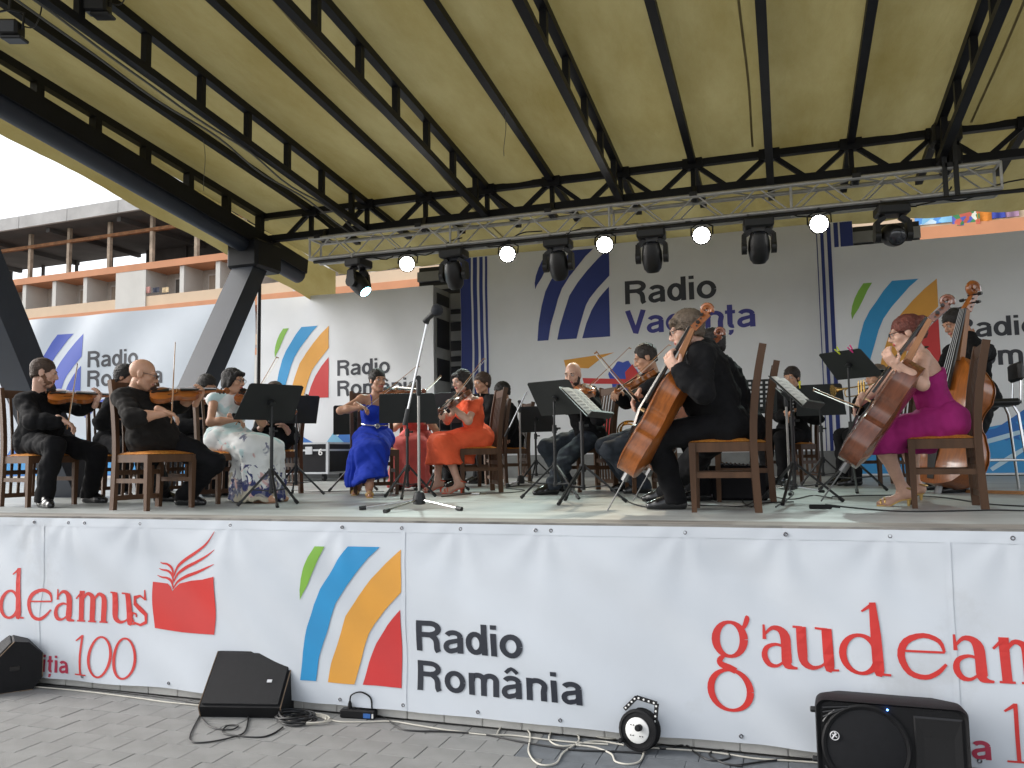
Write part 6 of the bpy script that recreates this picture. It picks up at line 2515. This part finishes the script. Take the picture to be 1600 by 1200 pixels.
def dress(m, hem, topcut=.0, sleeve=None, flare=1.0, name='dress', fill=.06, foldamp=.010, waist=None, straps=None, hemtilt=(0, 0), dn=.012):
    def f(pr, off, q):
        hip, sp, Tn, Z, s = q['hip'], q['sp'], q['Tn'], q['Z'], q['s']
        P = q['up'](q['torso'], dn)
        if sleeve == 'short':
            for sj, e in ((q['sL'], q['eL']), (q['sR'], q['eR'])):
                P.append(cap(sj, sj + (e - sj) * .42, .062 * s, .060 * s))
        if topcut > 0:
            P.append(clip(hip + sp * (Tn - topcut), sp))
        R3 = np.array([q['rt'], q['fw'], Z]).T
        K = [ell(hip + Z * .005, (.182 * s, .145 * s, .125 * s), R3)]
        mk = np.zeros(3)
        for hj, kn, a, td in q['legs']:
            K += [cap(hj, kn, .106 * s, .088 * s)]
            mk += kn / 2
            t_ = (kn[2] - (S + hem)) / max(kn[2] - a[2], .05)
            lo = kn + (a - kn) * t_
            lo[2] = S + hem
            K += [cap(kn, lo - Z * .03, .088 * s, (.088 + .035 * flare) * s)]
        K += [cap(hip, mk, .105, .088)]
        t_ = mk.copy()
        t_[2] = S + hem
        am = (q['legs'][0][2] + q['legs'][1][2]) / 2
        t_[:2] = mk[:2] + (am[:2] - mk[:2]) * .8
        if hem < .40:
            K += [cap(mk - Z * .02, t_, .085, .10 * flare)]
            bk = hip + Z * 0
            bk = np.array((hip[0], hip[1], S + max(hem, .1) + .03)) * .45 + t_ * .55
            K += [cap(hip * .5 + mk * .5 - Z * .05, bk, .10, .11 * flare)]
        nrmh = nrm(np.array((hemtilt[0], hemtilt[1], -1.0)))
        K.append(clip(np.array((*t_[:2], S + hem)), nrmh))
        V1 = sdf_mesh(P, q['rb'], .035, folds2(q['seed'], .005, .10, .003, .05))
        V2 = sdf_mesh(K, q['rb'], fill, skirt_folds(t_, foldamp, 11, hip[2] - .05, q['seed']))
        o = sdf_object(name, join([V1, V2]), [m], pr, off)
        if waist:
            mb = MB()
            c = hip + sp * Tn * .36
            mb.tube([c + (q['rsh'] * math.cos(a) * .140 + q['fsh'] * (math.sin(a) * .117 + .012)) * s for a in np.linspace(0, 2 * math.pi, 28, endpoint=False)], .009, 6, closed=True)
            b0 = c + q['fsh'] * .14 * s
            mb.tube([b0 + (q['rsh'] * math.cos(a) + sp * math.sin(a)) * .022 for a in np.linspace(0, 2 * math.pi, 12, endpoint=False)], .006, 6, closed=True)
            part('belt', mb, waist, o, smooth=True)
        if straps:
            mb = MB()
            for g_ in (-1, 1):
                a = hip + sp * (Tn - topcut - .01) + q['rsh'] * g_ * .06 + q['fsh'] * .105 * s
                mb.tube(catmull([a, q['nk'] - sp * .0 + q['rsh'] * g_ * .062 + q['fsh'] * .055, q['nk'] + sp * .022 + q['rsh'] * g_ * .062 - q['fsh'] * .01, q['nk'] + sp * .02 - q['fsh'] * .062], 4), .0055, 5)
            part('neck_strap', mb, straps, o, smooth=True)
    return f


def floral():
    m = bpy.data.materials.new('floral_dress')
    m.use_nodes = True
    t = m.node_tree
    b = t.nodes['Principled BSDF']
    b.inputs['Roughness'].default_value = .8
    tc = t.nodes.new('ShaderNodeTexCoord')
    sx = t.nodes.new('ShaderNodeSeparateXYZ')
    t.links.new(tc.outputs['Object'], sx.inputs[0])
    col = None
    base = (.74, .76, .75, 1)
    prev = None
    layers = [(5.0, (.50, .66, .66), .64, 1.3, .10, .65), (6.5, (.62, .40, .38), .585, -.9, .40, .02), (9.0, (.16, .17, .25), .575, -1.0, .38, .03), (13.0, (.035, .045, .15), .60, -1.0, .45, .04), (7.0, (.50, .46, .36), .60, -1.0, .3, .02)]
    for i, (sc, c, th, gain, z0, z1) in enumerate(layers):
        n = t.nodes.new('ShaderNodeTexNoise')
        n.inputs['Scale'].default_value = sc
        n.inputs['Detail'].default_value = 2.5
        n.inputs['Distortion'].default_value = .8
        mp = t.nodes.new('ShaderNodeMapping')
        mp.inputs['Location'].default_value = (3.1 * i, 1.7 * i, 5.3 * i)
        t.links.new(tc.outputs['Object'], mp.inputs[0])
        t.links.new(mp.outputs[0], n.inputs['Vector'])
        mr = t.nodes.new('ShaderNodeMapRange')
        mr.inputs['From Min'].default_value = z0
        mr.inputs['From Max'].default_value = z1
        mr.inputs['To Min'].default_value = -.10
        mr.inputs['To Max'].default_value = .17
        t.links.new(sx.outputs['Z'], mr.inputs['Value'])
        ad = t.nodes.new('ShaderNodeMath')
        t.links.new(n.outputs['Fac'], ad.inputs[0])
        t.links.new(mr.outputs[0], ad.inputs[1])
        rp = t.nodes.new('ShaderNodeValToRGB')
        rp.color_ramp.elements[0].position, rp.color_ramp.elements[1].position = th, th + .05
        t.links.new(ad.outputs[0], rp.inputs['Fac'])
        mx = t.nodes.new('ShaderNodeMix')
        mx.data_type = 'RGBA'
        t.links.new(rp.outputs[0], mx.inputs['Factor'])
        if prev is None:
            mx.inputs['A'].default_value = base
        else:
            t.links.new(prev, mx.inputs['A'])
        mx.inputs['B'].default_value = (*c, 1)
        prev = mx.outputs['Result']
    t.links.new(prev, b.inputs['Base Color'])
    return m


M_floral = floral()
M_bluedress = mat('blue_dress', (.012, .040, .40), rough=.85, var=.12, vs=8, spec=.25)
M_orange = mat('orange_dress', (.80, .125, .05), rough=.88, var=.08, vs=8, spec=.25)
M_magenta = mat('magenta_dress', (.34, .02, .155), rough=.85, var=.12, vs=8, spec=.25)
M_coral = mat('coral_cloth', (.55, .10, .09), rough=.75, var=.1, vs=8)
M_gold = mat('gold_metal', (.62, .40, .13), rough=.25, metal=.9, var=.05)
M_silver = mat('silver_metal', (.55, .55, .55), rough=.25, metal=.9, var=.05)
CH = 'dark wooden chair with orange seat under '
man = dict(top='shirt', bottom='trousers', topm=M_blackcloth, botm=M_trouser)

# ------------------------------------------------------------------ the players
person('m1', 'man in black with short brown hair and beard playing violin beside the dark pillar', 58, 7.1, -10, (61, 622, .0), (69, 583, -.03), (42, -12), (153, 621, .02), (105, 660, -.30), xy=(-6.2, .97), sh=14, feet=[(140, 786, 0), (68, 793, -25)],
       skin='fair', hair=('crop', 'brown'), beard='ginger', chair_sc=(1, 1, .97), chair_label=CH + 'the bearded violinist in black', belly=.03, **man)
person('m2', 'man in black half hidden behind the bald violinist', 178, 8.4, -20, (190, 624, 0), (197, 590, -.02), (20, -10), (222, 622, -.1), (200, 665, -.25), sh=20, skin='tan', hair=('short', 'black'), chair_sc=(.9, .9, .95), chair_label=CH + 'the man half hidden behind the bald violinist', fine=False, **man)
person('m3', 'bald man with rolled charcoal sleeves playing violin', 224, 6.52, -10, (206, 616, 0), (224, 586, -.03), (35, -14), (312, 617, .05), (264, 645, -.30), xy=(-4.72, .71), sh=18, feet=[(287, 790, 10), (252, 784, 10)],
       skin='warm', hair=(None, 'grey_brown'), glasses=True, sleeve='rolled', top='shirt', topm=M_charcloth, bottom='trousers', botm=M_trouser, chair_sc=(1, 1, .96), chair_label=CH + 'the bald violinist', belly=.035)
person('m4', 'man in black with dark hair and glasses playing violin behind the bald man', 300, 8.5, -15, (312, 634, -.05), (323, 606, -.10), (-15, -18), (346, 630, -.30), (326, 661, -.40), skin='tan', hair=('short', 'black'), glasses=True, chair_sc=(.9, .9, .93), chair_label=CH + 'the dark haired violinist with glasses', fine=False, **man)
person('w5', 'woman in a white floral dress with short dark hair playing violin', 355, 7.2, -22, (358, 619, -.02), (365, 596, -.05), (8, -4), (398, 628, -.05), (372, 655, -.32), feet=[(425, 783, -10), (405, 786, -10)], scale=.92, sex='f', skin='warm', hair=('bob', 'black'), glasses=True,
       dress=dress(M_floral, .03, 0.0, flare=1.5, fill=.10), shoes='bare', chair_sc=(.95, .95, .96), chair_label=CH + 'the woman in the floral dress')
person('p6', 'player in black hidden behind two music stands beside the floral dress', 430, 8.7, -110, (428, 640, -.05), (428, 614, -.10), (-110, -20), (442, 664, -.25), (412, 661, -.25), scale=.92, sex='f', skin='fair', hair=('bob', 'brown'), top='shirt', topm=M_blackcloth, bottom='trousers', botm=M_trouser, sleeve='rolled', chair_label=CH + 'the player hidden behind two stands', kindL='rest', kindR='rest', fine=False)
person('w7', 'woman in a long belted blue dress playing violin', 584, 8.3, -55, (588, 620, -.03), (590, 595, -.06), (-35, -5), (634, 614, -.15), (567, 636, -.34), sh=-50, feet=[(577, 777, -60), (559, 773, -75)], scale=.96, sex='f', skin='tan', hair=('updo', 'black'),
       dress=dress(M_bluedress, .15, .085, flare=1.6, fill=.11, foldamp=.016, waist=M_silver, straps=M_bluedress, hemtilt=(.25, .1)), shoes='heels', chair_label=CH + 'the woman in the blue dress', poleR=RT * -1.0 + np.array((0, 0, -.25)))
person('w8', 'woman in a long coral skirt behind the stand between the blue and orange dresses', 650, 9.4, -75, (648, 640, -.05), (646, 615, -.08), (-75, -20), (662, 650, -.3), (640, 650, -.3), scale=.94, sex='f', skin='warm', hair=('updo', 'brown'), dress=dress(M_coral, .05, 0.0, flare=1.1, fill=.11, foldamp=.014), chair_label=CH + 'the woman in the coral skirt', fine=False)
person('w9', 'woman in an orange dress with dark hair playing violin', 748, 8.4, 212, (733, 622, -.05), (721, 596, -.10), (235, -12), (704, 633, -.34), (692, 646, -.20), sh=225, feet=[(716, 771, 215), (684, 769, 220)], scale=.94, sex='f', skin='fair', hair=('long', 'black'),
       dress=dress(M_orange, .30, .012, sleeve='short', flare=1.2, fill=.10), shoes='heels', extra=mat('sandal_coral', (.62, .09, .04), rough=.35, var=.1), chair_label=CH + 'the woman in the orange dress')
person('m10', 'man with short hair seen above the chair back behind the orange dress', 756, 10.0, 235, (757, 622, 0), (753, 599, -.05), (240, -8), (740, 640, -.2), (735, 660, -.2), skin='warm', hair=('short', 'brown'), chair_label=CH + 'the man behind the orange dress', fine=False, **man)
person('m11', 'man in a black suit with hands in his lap beside a thin boom stand', 799, 10.8, 215, (790, 635, 0), (784, 613, -.05), (200, -18), (790, 688, -.3), (786, 690, -.25), skin='tan', hair=('short', 'black'), chair_label=CH + 'the man in the black suit', kindL='rest', kindR='rest', fine=False, **man)
person('m12', 'bald bearded man in black smiling over his viola', 921, 8.25, 218, (903, 611, -.05), (895, 586, -.12), (262, -14), (921, 616, -.38), (899, 622, -.40), sh=235, feet=[(862, 773, 225), (888, 767, 230)], skin='fair', hair=(None, 'dark'), beard='dark', top='shirt', topm=M_blackcloth, bottom='trousers', botm=M_denim, chair_label=CH + 'the bald bearded viola player')
person('m13', 'dark haired man in black playing viola beside the male cellist', 1018, 7.7, 200, (1024, 590, .0), (1008, 560, -.05), (196, -22), (988, 606, -.10), (964, 613, -.05), sh=205, feet=[(1006, 771, 205), (985, 768, 200)], skin='warm', hair=('receding', 'dark'), top='shirt', topm=M_blackcloth, bottom='trousers', botm=M_denim, chair_label=CH + 'the dark haired viola player', scale=1.03)
person('m14', 'man in black with glasses and grey brown hair playing cello', 1135, 5.35, 183, (1096, 543, .0), (1073, 517, -.02), (190, -14), (1050, 568, -.27), (996, 618, .18), sh=178, poleL=np.array((.9, -.2, -1.0)), feet=[(1056, 796, 185), (1042, 784, 175)], skin='fair', hair=('fringe', 'grey_brown'), glasses=True, belly=.05, chair_label=CH + 'the male cellist in black', kindL='cl', kindR='cbow', scale=1.04, kpole=(-.45, .6), **man)
person('m15', 'second cellist in black hidden behind the male cellist', 1165, 6.35, 183, (1128, 568, .05), (1110, 541, .05), (185, -15), (1116, 580, -.05), (1062, 640, .2), feet=[(1100, 783, 185), (1085, 776, 180)], skin='warm', hair=('short', 'black'), chair_label=CH + 'the second cellist', kindL='cl', kindR='cbow', fine=False, kpole=(-.3, .5), **man)
person('m16', 'wind player in black sitting far back before the navy bands', 1240, 9.6, 240, (1240, 616, -.03), (1237, 591, -.10), (245, -8), (1244, 640, -.32), (1232, 650, -.32), skin='warm', hair=('short', 'dark'), chair_label=CH + 'the far wind player in black', kindL='bow', fine=False, **man)
person('m17', 'brass player hidden behind the tall tilted music stand', 1385, 8.6, 205, (1378, 612, 0), (1369, 590, -.05), (200, -5), (1352, 612, -.1), (1345, 618, -.15), skin='warm', hair=('short', 'grey_brown'), chair_label=CH + 'the hidden brass player', kindL='bow', fine=False, **man)
person('w18', 'woman in a strapless magenta dress with red hair playing cello', 1476, 5.35, 176, (1436, 551, .0), (1415, 521, -.02), (176, -12), (1391, 562, -.34), (1338, 634, .15), sh=172, poleL=np.array((.6, -.3, -1.0)), feet=[(1412, 791, 178), (1432, 782, 170)], scale=.97, sex='f', skin='fair', hair=('bun', 'red'), glasses=True,
       dress=dress(M_magenta, .36, .150, flare=.7, fill=.09, foldamp=.008, straps=M_ebony), shoes='heels', chair_label=CH + 'the woman in magenta', kindL='cl', kindR='cbow', kpole=(-.35, .5))
person('m19', 'man in black with dark hair playing the double bass', 1532, 7.5, 215, (1513, 545, -.02), (1492, 506, -.08), (205, -25), (1510, 517, -.25), (1452, 612, -.1), feet=[(1500, 770, 215), (1470, 765, 215)], skin='tan', hair=('short', 'black'), kindL='cl', kindR='cbow', hipz=.84, poleL=RT * .7 + np.array((0, 0, -1.0)), **man)


# ------------------------------------------------------------------ instruments in their hands
def px(k, q):
    return PX(q[0], q[1], HOLD[k]['z0'] + q[2])


def fiddle(k, base, tip, label, lean=.35, cat='violin', name='violin', varn=None):
    a, b = px(k, base), px(k, tip)
    place_instrument(name, cat, label, 'violin', a, b, np.array((0, 0, 1.0)) + HOLD[k]['rs'] * lean, varn)


def bow_of(k, frog, tip, label, L=.74):
    bow(px(k, frog), px(k, tip), (0, 0, -1), label, L)


fiddle('m1', (75, 619, -.10), (166, 622, .05), 'amber violin held by the bearded man in black', .7)
bow_of('m1', (106, 663, -.32), (119, 579, .05), 'bow in the hand of the bearded violinist in black')
fiddle('m3', (234, 618, -.10), (325, 615, .06), 'amber violin held by the bald man', .7)
bow_of('m3', (268, 652, -.30), (273, 549, .0), 'upright bow in the hand of the bald violinist')
fiddle('m2', (205, 612, -.1), (240, 616, -.15), 'violin of the man half hidden behind the bald violinist', .4)
fiddle('m4', (325, 619, -.16), (352, 632, -.55), 'violin of the dark haired man with glasses', .4, varn=M_var2)
fiddle('w5', (371, 617, -.10), (408, 629, -.15), 'brown violin held by the woman in the floral dress', .7, varn=M_var2)
bow_of('w5', (373, 656, -.34), (421, 576, -.05), 'bow of the woman in the floral dress rising behind the music stand')
fiddle('w7', (600, 613, -.14), (643, 614, -.38), 'dark violin held by the woman in the blue dress', .5, varn=M_var3)
bow_of('w7', (566, 638, -.36), (641, 580, -.25), 'bow of the woman in the blue dress')
fiddle('w9', (729, 615, -.18), (700, 637, -.55), 'dark violin held by the woman in the orange dress', .5, varn=M_var3)
bow_of('w9', (689, 645, -.36), (735, 586, -.40), 'bow crossing the face of the woman in the orange dress')
bow_of('w8', (660, 614, -.3), (683, 592, .2), 'bow rising above the stand between the blue and orange dresses')
fiddle('m12', (906, 606, -.22), (928, 615, -.75), 'amber viola under the chin of the bald bearded man', .3, 'viola', 'viola')
bow_of('m12', (905, 616, -.42), (952, 572, -.35), 'bow of the bald bearded viola player')
fiddle('m13', (1020, 585, -.12), (981, 606, -.40), 'amber viola held by the dark haired man beside the male cellist', .5, 'viola', 'viola')
bow_of('m13', (960, 616, -.08), (1040, 543, -.25), 'bow of the dark haired viola player')
d14, d18 = HOLD['m14']['fw'] * .95 + HOLD['m14']['rt'] * .12, HOLD['w18']['fw'] * .95 + HOLD['w18']['rt'] * .10
place_instrument('cello', 'cello', 'amber brown cello held by the man in black', 'cello', PX(982, 738, 5.36), PX(1115, 496, 5.10), d14, M_var)
bow(PX(994, 621, 5.45), PX(950, 570, 5.2), nrm(ray(1000, 600)) * .3 + np.array((0, 0, -1)), 'cello bow in the hand of the man in black', .60)
place_instrument('cello', 'cello', 'dark red brown cello held by the woman in magenta', 'cello', PX(1324, 724, 5.25), PX(1480, 499, 5.02), d18, M_var3)
bow(PX(1340, 634, 5.42), PX(1300, 618, 5.75), np.array((0, .4, -1)), 'cello bow of the woman in magenta', .66)
place_instrument('cello', 'cello', 'orange cello mostly hidden behind the male cellist', 'cello', PX(1018, 732, 6.35), PX(1133, 530, 6.1), d14, M_var2)
lft = -RT
place_instrument('double_bass', 'double bass', 'large amber double bass leaning on its player', 'bass', PX(1468, 760, 6.85), PX(1531, 472, 7.08), lft * .90 - FW * .30, M_var)

# clarinet of the far wind player
c = HOLD['m16']
a, b = px('m16', (1236, 603, -.20)), px('m16', (1240, 655, -.42))
cl = root('clarinet', 'black clarinet with silver keys held by the far wind player', 'clarinet', b)
mb = MB()
mb.tube([a, a + (b - a) * .12, a + (b - a) * .14, a + (b - a) * .86, b], [.006, .010, .013, .014, .028], 10)
part('tube', mb, M_ebony, cl, smooth=True)
for i in range(6):
    mb = MB()
    q = a + (b - a) * (.25 + .1 * i)
    mb.lathe([(.009, .013), (.009, .018), (.005, .020)], q, -FW, 8)
    part('key', mb, M_silver, cl, smooth=True)
# trumpet of the hidden brass player
a = px('m17', (1364, 600, -.18))
dv = nrm(HOLD['m17']['fw'] + np.array((0, 0, -.15)))
tp = root('trumpet', 'brass trumpet showing beside the tall tilted music stand', 'trumpet', a)
mb = MB()
mb.lathe([(.007, 0), (.007, .26), (.012, .34), (.022, .39), (.040, .425), (.062, .445)], a, dv, 16)
part('bell', mb, M_gold, tp, smooth=True)
mb = MB()
lo_ = np.array((0, 0, -.09))
mb.tube(catmull([a - dv * .02, a - dv * .05 + lo_ * .2, a - dv * .05 + lo_ * .8, a + lo_, a + dv * .26 + lo_, a + dv * .31 + lo_ * .8, a + dv * .31 + lo_ * .2, a + dv * .27], 4), .0062, 8)
part('tubing', mb, M_gold, tp, smooth=True)
for i in range(3):
    mb = MB()
    q = a + dv * (.10 + .03 * i)
    mb.tube([q + lo_ * 1.15, q + [0, 0, .035]], .011, 8)
    mb.tube([q + [0, 0, .035], q + [0, 0, .06]], .005, 6)
    part('valve', mb, M_gold, tp, smooth=True)
# horn resting between the viola players
h0 = PX(984, 668, 8.3)
h0[2] = S + .475 + .125
chair(h0[0] + .06, h0[1] + .02, 200, 'dark wooden chair with orange seat holding the french horn')
hn = root('french_horn', 'gold french horn showing between the chair slats and the big cello', 'horn', h0)
X_, Z_ = RT, np.array((0, 0, 1.0))
for i, (rr_, dx, dz) in enumerate(((.125, 0, 0), (.105, .02, .01), (.085, -.01, .0))):
    mb = MB()
    mb.tube([h0 + X_ * (dx + rr_ * math.cos(a)) + Z_ * (dz + rr_ * .8 * math.sin(a)) + FW * .02 * i for a in np.linspace(0, 2 * math.pi, 30, endpoint=False)], .009, 7, closed=True)
    part('coil', mb, M_gold, hn, smooth=True)
mb = MB()
mb.lathe([(.012, -.05), (.02, .04), (.045, .12), (.09, .18), (.145, .215)], h0 - X_ * .02 - Z_ * .06, nrm(X_ * .5 - Z_ * .5 - FW * .5), 20)
part('bell', mb, M_gold, hn, smooth=True)
# flute case on the rung under the second chair
p = PX(1152, 725, 6.4)
mb = MB()
mb.cbox((p[0], p[1], (p[2] - .012 + S) / 2), (.46, .17, p[2] - .012 - S), .02)
mb.tube([(p[0] - .06, p[1] - .09, p[2] - .08), (p[0] - .05, p[1] - .11, p[2] - .08), (p[0] + .05, p[1] - .11, p[2] - .08), (p[0] + .06, p[1] - .09, p[2] - .08)], .008, 6)
single('instrument_case', mb, M_case, 'black instrument case under the silver flute', 'case', (p[0], p[1], S))
fl = root('flute', 'silver flute lying behind the legs of the male cellist chair', 'flute', p)
mb = MB()
mb.tube([p - RT * .17, p + RT * .17 + [0, 0, -.02]], .011, 8)
part('tube', mb, M_silver, fl, smooth=True)
for i in range(8):
    mb = MB()
    q = p + RT * (-.12 + .033 * i) + np.array((0, 0, -.0023 * i))
    mb.lathe([(.009, .008), (.009, .016), (.006, .018)], q, nrm(Z_ - FW), 8)
    part('key', mb, M_silver, fl, smooth=True)

# small lamps hung at the front of the left roof beam
for (u_, v_, z_, lab) in ((14, 46, 6.6, 'black work lamp hung under the roof beam end'), (152, 10, 6.9, 'small black box lamp on the roof truss bottom chord')):
    p = PX(u_, v_, z_)
    lr = root('work_lamp', lab, 'lamp', p)
    mb = MB()
    Rl = np.array([RT, nrm(np.cross(UP, RT)), UP]).T
    mb.cbox(p, (.20, .14, .13), .02, Rl)
    part('housing', mb, M_blk, lr)
    mb = MB()
    mb.cbox(p - np.array((0, 0, .085)) + RT * .05, (.17, .13, .03), .01, Rl)
    part('barn_door', mb, M_blk, lr)
    mb = MB()
    mb.tube([p + RT * .11, p + RT * .12 + [0, 0, .14], p + [0, 0, .17], p - RT * .12 + [0, 0, .14], p - RT * .11], .010, 6)
    mb.tube([p + [0, 0, .165], p + [0, 0, .42]], .014, 6)
    part('bracket', mb, M_blk, lr, smooth=True)
    mb = MB()
    mb.tube(catmull([p + RT * .06 + [0, 0, .05], p + RT * .2 + [0, 0, .02], p + RT * .26 + [0, 0, .2], p + RT * .22 + [0, 0, .42]], 5), .006, 5)
    part('lead', mb, M_blk, lr, smooth=True)
